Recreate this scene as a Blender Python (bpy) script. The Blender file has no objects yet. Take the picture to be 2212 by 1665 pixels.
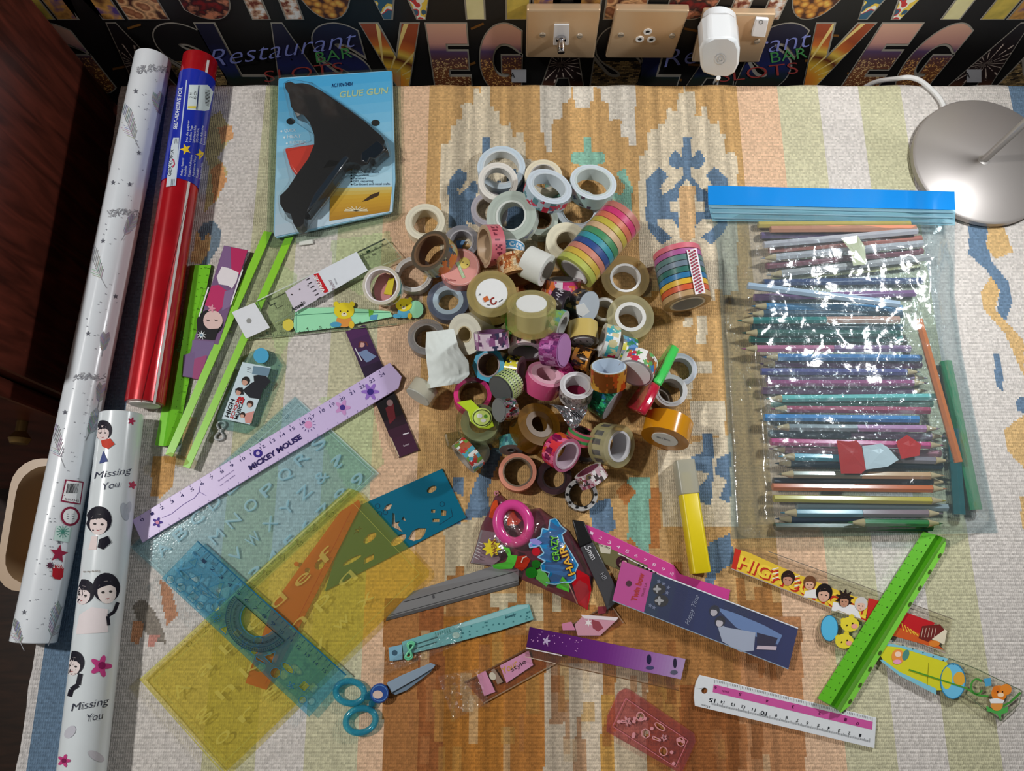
import bpy, bmesh, math, random
import numpy as np
from math import sin, cos, pi, radians, sqrt, atan2, acos
from mathutils import Vector, Matrix, noise
from mathutils.geometry import tessellate_polygon

random.seed(7)
rng = np.random.RandomState(11)
scene = bpy.context.scene
COL = scene.collection

# ------------------------------------------------------------------ camera, light, exposure
IMW, IMH = 2212.0, 1665.0
CX, CY, FPX = IMW / 2, IMH / 2, 1660.0
TH = radians(15.0)
CS, SN = cos(TH), sin(TH)
CAMH = 0.76
WALLY = 0.605

cam_d = bpy.data.cameras.new('camera')
cam_d.sensor_width = 36.0
cam_d.lens = 36.0 * FPX / IMW
cam_d.clip_start = 0.01
cam = bpy.data.objects.new('camera', cam_d)
cam.location = (0, 0, CAMH)
cam.rotation_euler = (TH, 0, 0)
COL.objects.link(cam)
scene.camera = cam

world = bpy.data.worlds.new('room_light')
scene.world = world
world.use_nodes = True
world.node_tree.nodes['Background'].inputs[0].default_value = (1.0, 0.93, 0.86, 1)
world.node_tree.nodes['Background'].inputs[1].default_value = 0.10


def area_light(name, loc, target, size, power, color):
    d = bpy.data.lights.new(name, 'AREA')
    d.shape = 'DISK'
    d.size = size
    d.energy = power
    d.color = color
    o = bpy.data.objects.new(name, d)
    o.location = loc
    o.rotation_euler = (Vector(target) - Vector(loc)).to_track_quat('-Z', 'Y').to_euler()
    COL.objects.link(o)
    return o


area_light('ceiling_lamp_light', (-1.25, 0.35, 1.60), (0.0, 0.05, 0), 0.10, 15.5, (1.0, 0.98, 0.95))
LAMP = Vector((0.56, 0.46, 0.47))
area_light('table_lamp_light', LAMP, (-0.20, 0.02, 0), 0.06, 3.3, (0.97, 0.985, 1.0))

vs = scene.view_settings
scene.display_settings.display_device = 'sRGB'
vs.view_transform = 'Standard'
vs.look = 'None'
vs.gamma = 1.0
vs.exposure = 0.44
vs.use_curve_mapping = False
scene.cycles.use_denoising = True
scene.cycles.max_bounces = 8
scene.cycles.diffuse_bounces = 3
scene.cycles.glossy_bounces = 3
scene.cycles.transmission_bounces = 4
scene.cycles.transparent_max_bounces = 24
scene.cycles.caustics_reflective = False
scene.cycles.caustics_refractive = False
scene.cycles.sample_clamp_indirect = 6.0


# ------------------------------------------------------------------ picture ray -> real surface
def ray(px, py):
    u = (px - CX) / FPX
    v = (py - CY) / FPX
    return Vector((u, SN - v * CS, -CS - v * SN))


CAM = Vector((0, 0, CAMH))


class Plane:
    def __init__(s, o, n):
        s.o = Vector(o)
        s.n = Vector(n).normalized()

    def at(s, px, py, h=0.0):
        d = ray(px, py)
        t = (s.o + s.n * h - CAM).dot(s.n) / d.dot(s.n)
        return CAM + d * t


def Z(z=0.0):
    return Plane((0, 0, z), (0, 0, 1))


def plane3(a, b, c):
    """plane through three points (px, py, z)"""
    A, B, C = [Z(q[2]).at(q[0], q[1]) for q in (a, b, c)]
    n = (B - A).cross(C - A)
    if n.z < 0:
        n = -n
    return Plane(A, n)


class Cyl:
    def __init__(s, p0, p1, r):
        s.p0, s.p1, s.r = Vector(p0), Vector(p1), r
        s.ax = (s.p1 - s.p0).normalized()

    def at(s, px, py, h=0.0):
        d = ray(px, py).normalized()
        r = s.r + h
        o = CAM - s.p0
        dd = d - s.ax * d.dot(s.ax)
        oo = o - s.ax * o.dot(s.ax)
        a, b, c = dd.dot(dd), 2 * dd.dot(oo), oo.dot(oo) - r * r
        q = max(b * b - 4 * a * c, 0.0)
        s.miss = q < 0.012 * 4 * a * r * r
        t = (-b - sqrt(q)) / (2 * a)
        return CAM + d * t


    def clip(s, poly):
        """keep only the part of a printed patch that this side of the cylinder carries"""
        out, cx, cy = [], sum(p[0] for p in poly) / len(poly), sum(p[1] for p in poly) / len(poly)
        s.at(cx, cy)
        if s.miss:
            return []
        for x, y in poly:
            for k in (1.0, 0.85, 0.7, 0.55, 0.4, 0.2, 0.05):
                p = (cx + (x - cx) * k, cy + (y - cy) * k)
                s.at(*p)
                if not s.miss:
                    break
            out.append(p)
        return out


WALL = Plane((0, WALLY, 0), (0, -1, 0))


def depth_of(p):
    return p.y * SN + (CAMH - p.z) * CS


def lin(c):
    return tuple((x / 255 / 12.92) if x / 255 <= 0.04045 else ((x / 255 + 0.055) / 1.055) ** 2.4 for x in c[:3])


# ------------------------------------------------------------------ materials (colour of each piece comes from its 'Col' attribute)
def attr_mat(name, rough=0.5, metal=0.0, coat=0.0, bump=0.0, bscale=900.0, mottle=0.0, spec=0.5, emit=0.0):
    m = bpy.data.materials.new(name)
    m.use_nodes = True
    nt = m.node_tree
    b = nt.nodes['Principled BSDF']
    a = nt.nodes.new('ShaderNodeAttribute')
    a.attribute_name = 'Col'
    src = a.outputs['Color']
    b.inputs['Roughness'].default_value = rough
    b.inputs['Metallic'].default_value = metal
    b.inputs['Coat Weight'].default_value = coat
    b.inputs['Specular IOR Level'].default_value = spec
    tc = nt.nodes.new('ShaderNodeTexCoord')
    if mottle:
        n = nt.nodes.new('ShaderNodeTexNoise')
        n.inputs['Scale'].default_value = bscale * 0.35
        n.inputs['Detail'].default_value = 3
        nt.links.new(tc.outputs['Object'], n.inputs['Vector'])
        mr = nt.nodes.new('ShaderNodeMapRange')
        mr.inputs['To Min'].default_value = 1 - mottle
        mr.inputs['To Max'].default_value = 1 + mottle
        nt.links.new(n.outputs['Fac'], mr.inputs['Value'])
        mx = nt.nodes.new('ShaderNodeVectorMath')
        mx.operation = 'MULTIPLY'
        nt.links.new(src, mx.inputs[0])
        nt.links.new(mr.outputs[0], mx.inputs[1])
        src = mx.outputs[0]
    nt.links.new(src, b.inputs['Base Color'])
    if bump:
        n = nt.nodes.new('ShaderNodeTexNoise')
        n.inputs['Scale'].default_value = bscale
        n.inputs['Detail'].default_value = 2
        nt.links.new(tc.outputs['Object'], n.inputs['Vector'])
        bp = nt.nodes.new('ShaderNodeBump')
        bp.inputs['Strength'].default_value = bump
        bp.inputs['Distance'].default_value = 0.0006
        nt.links.new(n.outputs['Fac'], bp.inputs['Height'])
        nt.links.new(bp.outputs[0], b.inputs['Normal'])
    if emit:
        nt.links.new(src, b.inputs['Emission Color'])
        b.inputs['Emission Strength'].default_value = emit
    return m


def clear_mat(name, haze=0.1, rough=0.08, bump=0.0, bscale=300.0, gloss=1.0):
    """thin see-through plastic: tinted transparency, a little haze, glossy reflection"""
    m = bpy.data.materials.new(name)
    m.use_nodes = True
    nt = m.node_tree
    nt.nodes.remove(nt.nodes['Principled BSDF'])
    out = nt.nodes['Material Output']
    a = nt.nodes.new('ShaderNodeAttribute')
    a.attribute_name = 'Col'
    tr = nt.nodes.new('ShaderNodeBsdfTransparent')
    df = nt.nodes.new('ShaderNodeBsdfDiffuse')
    gl = nt.nodes.new('ShaderNodeBsdfGlossy')
    gl.inputs['Roughness'].default_value = rough
    gm = nt.nodes.new('ShaderNodeGamma')
    gm.inputs['Gamma'].default_value = 0.36
    nt.links.new(a.outputs['Color'], gm.inputs['Color'])
    nt.links.new(gm.outputs[0], tr.inputs['Color'])
    nt.links.new(a.outputs['Color'], df.inputs['Color'])
    m1 = nt.nodes.new('ShaderNodeMixShader')
    m1.inputs[0].default_value = haze
    nt.links.new(tr.outputs[0], m1.inputs[1])
    nt.links.new(df.outputs[0], m1.inputs[2])
    fr = nt.nodes.new('ShaderNodeFresnel')
    ge = nt.nodes.new('ShaderNodeNewGeometry')
    io = nt.nodes.new('ShaderNodeMath')
    io.operation = 'MULTIPLY_ADD'
    io.inputs[1].default_value = 1 / 1.45 - 1.45
    io.inputs[2].default_value = 1.45
    nt.links.new(ge.outputs['Backfacing'], io.inputs[0])
    nt.links.new(io.outputs[0], fr.inputs['IOR'])
    mu = nt.nodes.new('ShaderNodeMath')
    mu.operation = 'MULTIPLY'
    mu.inputs[1].default_value = gloss
    mu.use_clamp = True
    nt.links.new(fr.outputs[0], mu.inputs[0])
    m2 = nt.nodes.new('ShaderNodeMixShader')
    nt.links.new(mu.outputs[0], m2.inputs[0])
    nt.links.new(m1.outputs[0], m2.inputs[1])
    nt.links.new(gl.outputs[0], m2.inputs[2])
    nt.links.new(m2.outputs[0], out.inputs['Surface'])
    if bump:
        tc = nt.nodes.new('ShaderNodeTexCoord')
        n = nt.nodes.new('ShaderNodeTexNoise')
        n.inputs['Scale'].default_value = bscale
        n.inputs['Detail'].default_value = 4
        n.inputs['Distortion'].default_value = 0.6
        nt.links.new(tc.outputs['Object'], n.inputs['Vector'])
        bp = nt.nodes.new('ShaderNodeBump')
        bp.inputs['Strength'].default_value = bump
        bp.inputs['Distance'].default_value = 0.002
        nt.links.new(n.outputs['Fac'], bp.inputs['Height'])
        nt.links.new(bp.outputs[0], gl.inputs['Normal'])
        nt.links.new(bp.outputs[0], fr.inputs['Normal'])
    return m


M = {
    'matte': attr_mat('matte_paper', 0.75, mottle=0.05),
    'print': attr_mat('printed_ink', 0.55, mottle=0.03, bscale=400, spec=0.15),
    'satin': attr_mat('satin_plastic', 0.38, mottle=0.03),
    'gloss': attr_mat('glossy_plastic', 0.16, coat=0.4),
    'wrap': attr_mat('glossy_wrapping_paper', 0.22, coat=0.5, mottle=0.05, bscale=120),
    'foilpaper': attr_mat('red_foil_paper', 0.22, metal=0.25, coat=0.6, bump=0.25, bscale=60, mottle=0.45),
    'metal': attr_mat('brushed_metal', 0.42, metal=0.55),
    'chrome': attr_mat('polished_metal', 0.07, metal=1.0),
    'foil': attr_mat('crinkled_foil', 0.14, metal=0.9, bump=0.9, bscale=260),
    'glitter': attr_mat('glitter_tape', 0.25, metal=0.6, bump=0.8, bscale=1800, mottle=0.5),
    'washi': attr_mat('washi_paper_tape', 0.42, coat=0.15, mottle=0.08),
    'clear': clear_mat('clear_plastic', 0.02, 0.06, gloss=0.8),
    'tint': clear_mat('tinted_plastic', 0.07, 0.1, bump=0.08, bscale=500, gloss=0.9),
    'tape': clear_mat('clear_adhesive_tape', 0.36, 0.16, gloss=0.9),
    'thintape': clear_mat('very_clear_tape', 0.08, 0.12, gloss=0.9),
    'film': clear_mat('thin_clear_film', 0.05, 0.09, bump=0.5, bscale=90, gloss=1.6),
    'crinkle': clear_mat('crinkled_cellophane', 0.02, 0.10, bump=0.9, bscale=160, gloss=1.4),
}

WLOC = {}


def thing(name, label, cat, loc, group=None):
    o = bpy.data.objects.new(name, None)
    o.empty_display_size = 0.01
    o.location = loc
    o['label'] = label
    o['category'] = cat
    if group:
        o['group'] = group
    COL.objects.link(o)
    WLOC[o.name] = Vector(loc)
    return o


def struct(o):
    o['kind'] = 'structure'
    return o


# ------------------------------------------------------------------ mesh builder
_text = {}


def text2d(s, bold=0.0, shear=0.0, res=3):
    k = (s, bold, shear, res)
    if k not in _text:
        c = bpy.data.curves.new('lettering', 'FONT')
        c.body = s
        c.size = 1.0
        c.offset = bold
        c.shear = shear
        c.resolution_u = res
        o = bpy.data.objects.new('lettering', c)
        me = bpy.data.meshes.new_from_object(o)
        v = np.array([x.co[:2] for x in me.vertices]) if len(me.vertices) else np.zeros((1, 2))
        f = [tuple(p.vertices) for p in me.polygons]
        bpy.data.objects.remove(o)
        bpy.data.curves.remove(c)
        bpy.data.meshes.remove(me)
        x0, x1 = v[:, 0].min(), v[:, 0].max()
        v[:, 0] = (v[:, 0] - x0) / max(x1 - x0, 1e-6)
        _text[k] = (v, f, (x1 - x0))
    return _text[k]


def inside_out(poly):
    a = 0
    for i in range(len(poly)):
        x0, y0 = poly[i][:2]
        x1, y1 = poly[(i + 1) % len(poly)][:2]
        a += x0 * y1 - x1 * y0
    return a


def ell(cx, cy, rx, ry=None, rot=0.0, n=20, a0=0.0, a1=2 * pi):
    ry = rx if ry is None else ry
    c, s = cos(radians(rot)), sin(radians(rot))
    full = abs(a1 - a0 - 2 * pi) < 1e-6
    out = []
    for i in range(n):
        t = a0 + (a1 - a0) * i / (n if full else n - 1)
        x, y = rx * cos(t), ry * sin(t)
        out.append((cx + x * c - y * s, cy + x * s + y * c))
    return out


def star(cx, cy, r, r2, n=5, rot=-90.0, ky=1.0):
    out = []
    for i in range(2 * n):
        a = radians(rot) + pi * i / n
        q = r if i % 2 == 0 else r2
        out.append((cx + q * cos(a), cy + ky * q * sin(a)))
    return out


def flower(cx, cy, r, petals=5, n=30, rot=0.0):
    return [(cx + r * (0.72 + 0.28 * cos(petals * 2 * pi * i / n)) * cos(2 * pi * i / n + rot),
             cy + r * (0.72 + 0.28 * cos(petals * 2 * pi * i / n)) * sin(2 * pi * i / n + rot)) for i in range(n)]


class MB:
    def __init__(s):
        s.v, s.f, s.c = [], [], []
        s.k = 0.0        # each later print lies a hair above the earlier ones

    def add(s, vs_, fs, col):
        b = len(s.v)
        s.v.extend([tuple(p) for p in vs_])
        for i, f in enumerate(fs):
            s.f.append(tuple(b + k for k in f))
            s.c.append(lin(col[i]) if isinstance(col, list) else lin(col))
        return s

    # ---- things drawn on / raised from a surface, coordinates in the photograph
    def flat(s, surf, poly, col, h=0.0003):
        poly = list(poly)
        s.k = min(s.k + 3e-6, 0.0008)
        h += s.k
        if isinstance(surf, Cyl):
            poly = surf.clip(poly)
            if len(poly) < 3:
                return s
        if inside_out(poly) > 0:
            poly.reverse()
        pts = [surf.at(x, y, h) for x, y in poly]
        if isinstance(surf, Cyl):
            tri = tessellate_polygon([[Vector((x, -y, 0)) for x, y in poly]])
            P, fs = list(poly), []
            todo = [tuple(t) for t in tri]
            cache = {}
            while todo:
                t = todo.pop()
                e = [(abs(P[t[i]][0] - P[t[(i + 1) % 3]][0]) + abs(P[t[i]][1] - P[t[(i + 1) % 3]][1]) * 0.4, i) for i in range(3)]
                L, i = max(e)
                if L < 9:
                    fs.append(t)
                    continue
                k = (min(t[i], t[(i + 1) % 3]), max(t[i], t[(i + 1) % 3]))
                if k not in cache:
                    P.append(((P[k[0]][0] + P[k[1]][0]) / 2, (P[k[0]][1] + P[k[1]][1]) / 2))
                    cache[k] = len(P) - 1
                m = cache[k]
                todo += [(t[i], m, t[(i + 2) % 3]), (m, t[(i + 1) % 3], t[(i + 2) % 3])]
            return s.add([surf.at(x, y, h) for x, y in P], fs, col)
        if len(pts) <= 4:
            return s.add(pts, [tuple(range(len(pts)))], col)
        tri = tessellate_polygon([[Vector((x, -y, 0)) for x, y in poly]])
        return s.add(pts, tri, col)

    def line(s, surf, p, q, w, col, h=0.0003, seg=1):
        h += s.k + 2e-6
        dx, dy = q[0] - p[0], q[1] - p[1]
        L = max(sqrt(dx * dx + dy * dy), 1e-6)
        nx, ny = -dy / L * w / 2, dx / L * w / 2
        for i in range(seg):
            a = (p[0] + dx * i / seg, p[1] + dy * i / seg)
            b = (p[0] + dx * (i + 1) / seg, p[1] + dy * (i + 1) / seg)
            if isinstance(surf, Cyl):
                surf.at(*a)
                m_ = surf.miss
                surf.at(*b)
                if m_ or surf.miss:
                    continue
            pts = [(a[0] + nx, a[1] + ny), (b[0] + nx, b[1] + ny), (b[0] - nx, b[1] - ny), (a[0] - nx, a[1] - ny)]
            if inside_out(pts) > 0:
                pts.reverse()
            s.add([surf.at(x, y, h) for x, y in pts], [(0, 1, 2, 3)], col)
        return s

    def path(s, surf, pts, w, col, h=0.0003):
        for a, b in zip(pts, pts[1:]):
            s.line(surf, a, b, w, col, h)
        return s

    def loop(s, surf, pts, w, col, h=0.0003):
        return s.path(surf, list(pts) + [pts[0]], w, col, h)

    def text(s, surf, string, p, q, hpx, col, h=0.0003, bold=0.0, shear=0.0, flip=False):
        v, f, w = text2d(string, bold, shear)
        s.k = min(s.k + 3e-6, 0.0008)
        h += s.k
        dx, dy = q[0] - p[0], q[1] - p[1]
        L = max(sqrt(dx * dx + dy * dy), 1e-6)
        ux, uy = dy / L, -dx / L
        P = []
        for x, y in v:
            yy = y / 0.73
            P.append(surf.at(p[0] + dx * x + ux * yy * hpx, p[1] + dy * x + uy * yy * hpx, h))
        return s.add(P, f, col)

    def prism(s, surf, poly, h0, h1, col, holes=(), side=None):
        poly = list(poly)
        if inside_out(poly) > 0:
            poly.reverse()
        hs = []
        for q in holes:
            q = list(q)
            if inside_out(q) < 0:
                q.reverse()
            hs.append(q)
        loops = [poly] + hs
        flatl = [p for l in loops for p in l]
        top = [surf.at(x, y, h1) for x, y in flatl]
        n = surf.n
        bot = [p - n * (h1 - h0) for p in top]
        N = len(top)
        if not hs and len(poly) <= 4:
            tri = [tuple(range(N))]
        else:
            tri = tessellate_polygon([[Vector((x, -y, 0)) for x, y in l] for l in loops])
        fs = [tuple(t) for t in tri]
        out = []
        for t in fs:
            a, b, c = top[t[0]], top[t[1]], top[t[2]]
            if (b - a).cross(c - a).dot(n) < 0:
                t = tuple(reversed(t))
            out.append(t)
        s.add(top + bot, out + [tuple(N + k for k in reversed(t)) for t in out], col)
        b0 = len(s.v) - 2 * N
        k = 0
        for l in loops:
            m = len(l)
            for i in range(m):
                j = (i + 1) % m
                s.f.append((b0 + k + i, b0 + N + k + i, b0 + N + k + j, b0 + k + j))
                s.c.append(lin(side or col))
            k += m
        return s

    # ---- solids in world space
    def box(s, lo, hi, col):
        x0, y0, z0 = lo
        x1, y1, z1 = hi
        P = [(x0, y0, z0), (x1, y0, z0), (x1, y1, z0), (x0, y1, z0), (x0, y0, z1), (x1, y0, z1), (x1, y1, z1), (x0, y1, z1)]
        return s.add(P, [(0, 3, 2, 1), (4, 5, 6, 7), (0, 1, 5, 4), (1, 2, 6, 5), (2, 3, 7, 6), (3, 0, 4, 7)], col)

    def lathe(s, o, ax, prof, col, n=40, closed=True, cap=False):
        """prof: list of (distance along ax, radius)"""
        o, ax = Vector(o), Vector(ax).normalized()
        e1 = ax.orthogonal().normalized()
        e2 = ax.cross(e1)
        P = []
        for t, r in prof:
            for i in range(n):
                a = 2 * pi * i / n
                P.append(o + ax * t + (e1 * cos(a) + e2 * sin(a)) * r)
        fs, cs = [], []
        m = len(prof)
        for k in range(m if closed else m - 1):
            k2 = (k + 1) % m
            for i in range(n):
                j = (i + 1) % n
                fs.append((k * n + i, k * n + j, k2 * n + j, k2 * n + i))
                cs.append(col[k] if isinstance(col, list) else col)
        if cap:
            fs.append(tuple(reversed(range(n))))
            cs.append(col[0] if isinstance(col, list) else col)
            fs.append(tuple((m - 1) * n + i for i in range(n)))
            cs.append(col[-1] if isinstance(col, list) else col)
        return s.add(P, fs, cs)

    def tube(s, pts, r, col, n=10, cyclic=False):
        pts = [Vector(p) for p in pts]
        m = len(pts)
        P = []
        up = Vector((0, 0, 1))
        for i, p in enumerate(pts):
            a = pts[(i - 1) % m] if (cyclic or i > 0) else p
            b = pts[(i + 1) % m] if (cyclic or i < m - 1) else p
            t = (b - a).normalized()
            e1 = t.cross(up)
            if e1.length < 1e-3:
                e1 = t.cross(Vector((1, 0, 0)))
            e1.normalize()
            e2 = e1.cross(t)
            rr = r[i] if isinstance(r, (list, tuple)) else r
            for k in range(n):
                q = 2 * pi * k / n
                P.append(p + (e1 * cos(q) + e2 * sin(q)) * rr)
        fs = []
        for i in range(m if cyclic else m - 1):
            i2 = (i + 1) % m
            for k in range(n):
                k2 = (k + 1) % n
                fs.append((i * n + k, i * n + k2, i2 * n + k2, i2 * n + k))
        if not cyclic:
            fs.append(tuple(reversed(range(n))))
            fs.append(tuple((m - 1) * n + k for k in range(n)))
        return s.add(P, fs, col)

    def ball(s, c, r, col, n=8, sq=1.0):
        P, fs = [], []
        c = Vector(c)
        for i in range(n + 1):
            a = pi * i / n
            for k in range(2 * n):
                b = pi * k / n
                P.append(c + Vector((r * sin(a) * cos(b), r * sin(a) * sin(b), r * sq * cos(a))))
        for i in range(n):
            for k in range(2 * n):
                k2 = (k + 1) % (2 * n)
                fs.append((i * 2 * n + k, (i + 1) * 2 * n + k, (i + 1) * 2 * n + k2, i * 2 * n + k2))
        return s.add(P, fs, col)

    def build(s, name, mat, parent=None, smooth=False, bevel=0.0, angle=35, label=None, kind=None):
        off = Vector((0, 0, 0))
        p = parent
        while p is not None:
            off += WLOC.get(p.name, Vector((0, 0, 0)))
            p = p.parent
        me = bpy.data.meshes.new(name)
        V = np.array(s.v, dtype=np.float64) - np.array(off[:])
        me.from_pydata([tuple(x) for x in V], [], s.f)
        a = me.attributes.new('Col', 'FLOAT_COLOR', 'FACE')
        c = np.ones((len(s.f), 4), dtype=np.float32)
        c[:, :3] = np.array(s.c, dtype=np.float32).reshape(-1, 3)
        a.data.foreach_set('color', c.ravel())
        me.materials.append(M[mat] if isinstance(mat, str) else mat)
        if bevel:
            bm = bmesh.new()
            bm.from_mesh(me)
            bmesh.ops.recalc_face_normals(bm, faces=bm.faces)
            bm.to_mesh(me)
            bm.free()
        if smooth:
            me.shade_smooth()
            me.set_sharp_from_angle(angle=radians(angle))
        o = bpy.data.objects.new(name, me)
        COL.objects.link(o)
        if parent is not None:
            o.parent = parent
        if bevel:
            b = o.modifiers.new('edge', 'BEVEL')
            b.width = bevel
            b.segments = 2
            b.limit_method = 'ANGLE'
            b.angle_limit = radians(40)
        if label:
            o['label'] = label
        if kind:
            o['kind'] = kind
        return o


class Quad:
    """bilinear patch in the photograph: u along, v across"""

    def __init__(s, a, b, c, d):
        s.q = (a, b, c, d)

    def __call__(s, u, v):
        a, b, c, d = s.q
        return ((a[0] * (1 - u) + b[0] * u) * (1 - v) + (d[0] * (1 - u) + c[0] * u) * v,
                (a[1] * (1 - u) + b[1] * u) * (1 - v) + (d[1] * (1 - u) + c[1] * u) * v)

    def rect(s, u0, v0, u1, v1):
        return [s(u0, v0), s(u1, v0), s(u1, v1), s(u0, v1)]

    def poly(s, uv):
        return [s(u, v) for u, v in uv]

    def ell(s, u, v, ru, rv, n=18):
        return [s(u + ru * cos(2 * pi * i / n), v + rv * sin(2 * pi * i / n)) for i in range(n)]


def gradient(mb, surf, q, cols, h, n=12, axis='u'):
    for i in range(n):
        t = (i + 0.5) / n * (len(cols) - 1)
        k = min(int(t), len(cols) - 2)
        f = t - k
        c = tuple(cols[k][j] * (1 - f) + cols[k + 1][j] * f for j in range(3))
        if axis == 'u':
            mb.flat(surf, q.rect(i / n, 0, (i + 1) / n, 1), c, h)
        else:
            mb.flat(surf, q.rect(0, i / n, 1, (i + 1) / n), c, h)


def head(mb, surf, x, y, r, hair, skin, rot=0.0, h=0.0004, long=0.0, eyes=True):
    """a small printed head: hair, face, eyes, mouth"""
    c, s = cos(radians(rot)), sin(radians(rot))

    def P(a, b):
        return (x + r * (a * c - b * s), y + r * (a * s + b * c))
    if long:
        mb.flat(surf, [P(-0.95, -0.3), P(0.95, -0.3), P(1.05, 0.9 + long), P(0.5, 1.1 + long), P(-0.6, 1.0 + long), P(-1.05, 0.8 + long)], hair, h)
    mb.flat(surf, [P(cos(t) * 1.0, sin(t) * 1.08 - 0.15) for t in np.linspace(0, 2 * pi, 20, endpoint=False)], hair, h + 0.00004)
    mb.flat(surf, [P(cos(t) * 0.68, sin(t) * 0.82 + 0.18) for t in np.linspace(0, 2 * pi, 18, endpoint=False)], skin, h + 0.00008)
    mb.flat(surf, [P(-0.68, -0.1), P(-0.3, -0.62), P(0.5, -0.6), P(0.7, -0.05), P(0.3, -0.32), P(-0.2, -0.25)], hair, h + 0.00012)
    if eyes:
        dk = tuple(k * 0.25 for k in skin)
        for sx in (-0.28, 0.28):
            mb.flat(surf, [P(sx + 0.13 * cos(t), 0.16 + 0.09 * sin(t)) for t in np.linspace(0, 2 * pi, 8, endpoint=False)], dk, h + 0.00016)
        mb.flat(surf, [P(-0.16, 0.62), P(0.16, 0.6), P(0.0, 0.7)], (170, 80, 80), h + 0.00016)


def ticks(mb, surf, q, u0, u1, n, v0, v1, w, col, h, long=5, vl=None):
    for i in range(n + 1):
        u = u0 + (u1 - u0) * i / n
        vv = vl if (vl is not None and i % long == 0) else v1
        mb.line(surf, q(u, v0), q(u, vv), w, col, h)

# ================================================================== SETTING
def simple_mat(name, col, rough=0.6, metal=0.0):
    m = bpy.data.materials.new(name)
    m.use_nodes = True
    b = m.node_tree.nodes['Principled BSDF']
    b.inputs['Base Color'].default_value = (*lin(col), 1)
    b.inputs['Roughness'].default_value = rough
    b.inputs['Metallic'].default_value = metal
    return m


def wood_mat(name, c1, c2, rough=0.35, scale=(9, 60, 9)):
    m = simple_mat(name, c1, rough)
    nt = m.node_tree
    tc = nt.nodes.new('ShaderNodeTexCoord')
    mp = nt.nodes.new('ShaderNodeMapping')
    mp.inputs['Scale'].default_value = scale
    n = nt.nodes.new('ShaderNodeTexNoise')
    n.inputs['Scale'].default_value = 1.0
    n.inputs['Detail'].default_value = 6
    n.inputs['Distortion'].default_value = 1.2
    r = nt.nodes.new('ShaderNodeValToRGB')
    r.color_ramp.elements[0].position = 0.35
    r.color_ramp.elements[0].color = (*lin(c1), 1)
    r.color_ramp.elements[1].position = 0.7
    r.color_ramp.elements[1].color = (*lin(c2), 1)
    nt.links.new(tc.outputs['Object'], mp.inputs[0])
    nt.links.new(mp.outputs[0], n.inputs['Vector'])
    nt.links.new(n.outputs['Fac'], r.inputs[0])
    nt.links.new(r.outputs[0], nt.nodes['Principled BSDF'].inputs['Base Color'])
    return m


M['wall'] = attr_mat('black_wallpaper', 0.55, mottle=0.15, bscale=40)
M['wood'] = wood_mat('dark_red_wood', (70, 34, 26), (122, 58, 44))
M['floorwood'] = wood_mat('dark_floor_boards', (40, 26, 18), (62, 40, 28))
M['tablewood'] = wood_mat('brown_table_wood', (70, 44, 28), (96, 62, 40))

floor = MB().box((-2.2, -2.2, -0.80), (2.2, WALLY + 0.02, -0.76), (60, 40, 28)).build('floor', 'floorwood')
struct(floor)
wall = MB().box((-2.2, WALLY, -0.76), (2.2, WALLY + 0.03, 1.75), (16, 15, 16)).build('wall_back', 'wall')
struct(wall)
ceil = MB().box((-2.2, -2.2, 1.75), (2.2, WALLY + 0.03, 1.80), (225, 222, 215)).build('ceiling', 'matte')
struct(ceil)
bb = MB().box((-2.2, WALLY - 0.012, -0.76), (2.2, WALLY, -0.68), (60, 40, 30)).build('baseboard_back', 'wood')
struct(bb)


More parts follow.
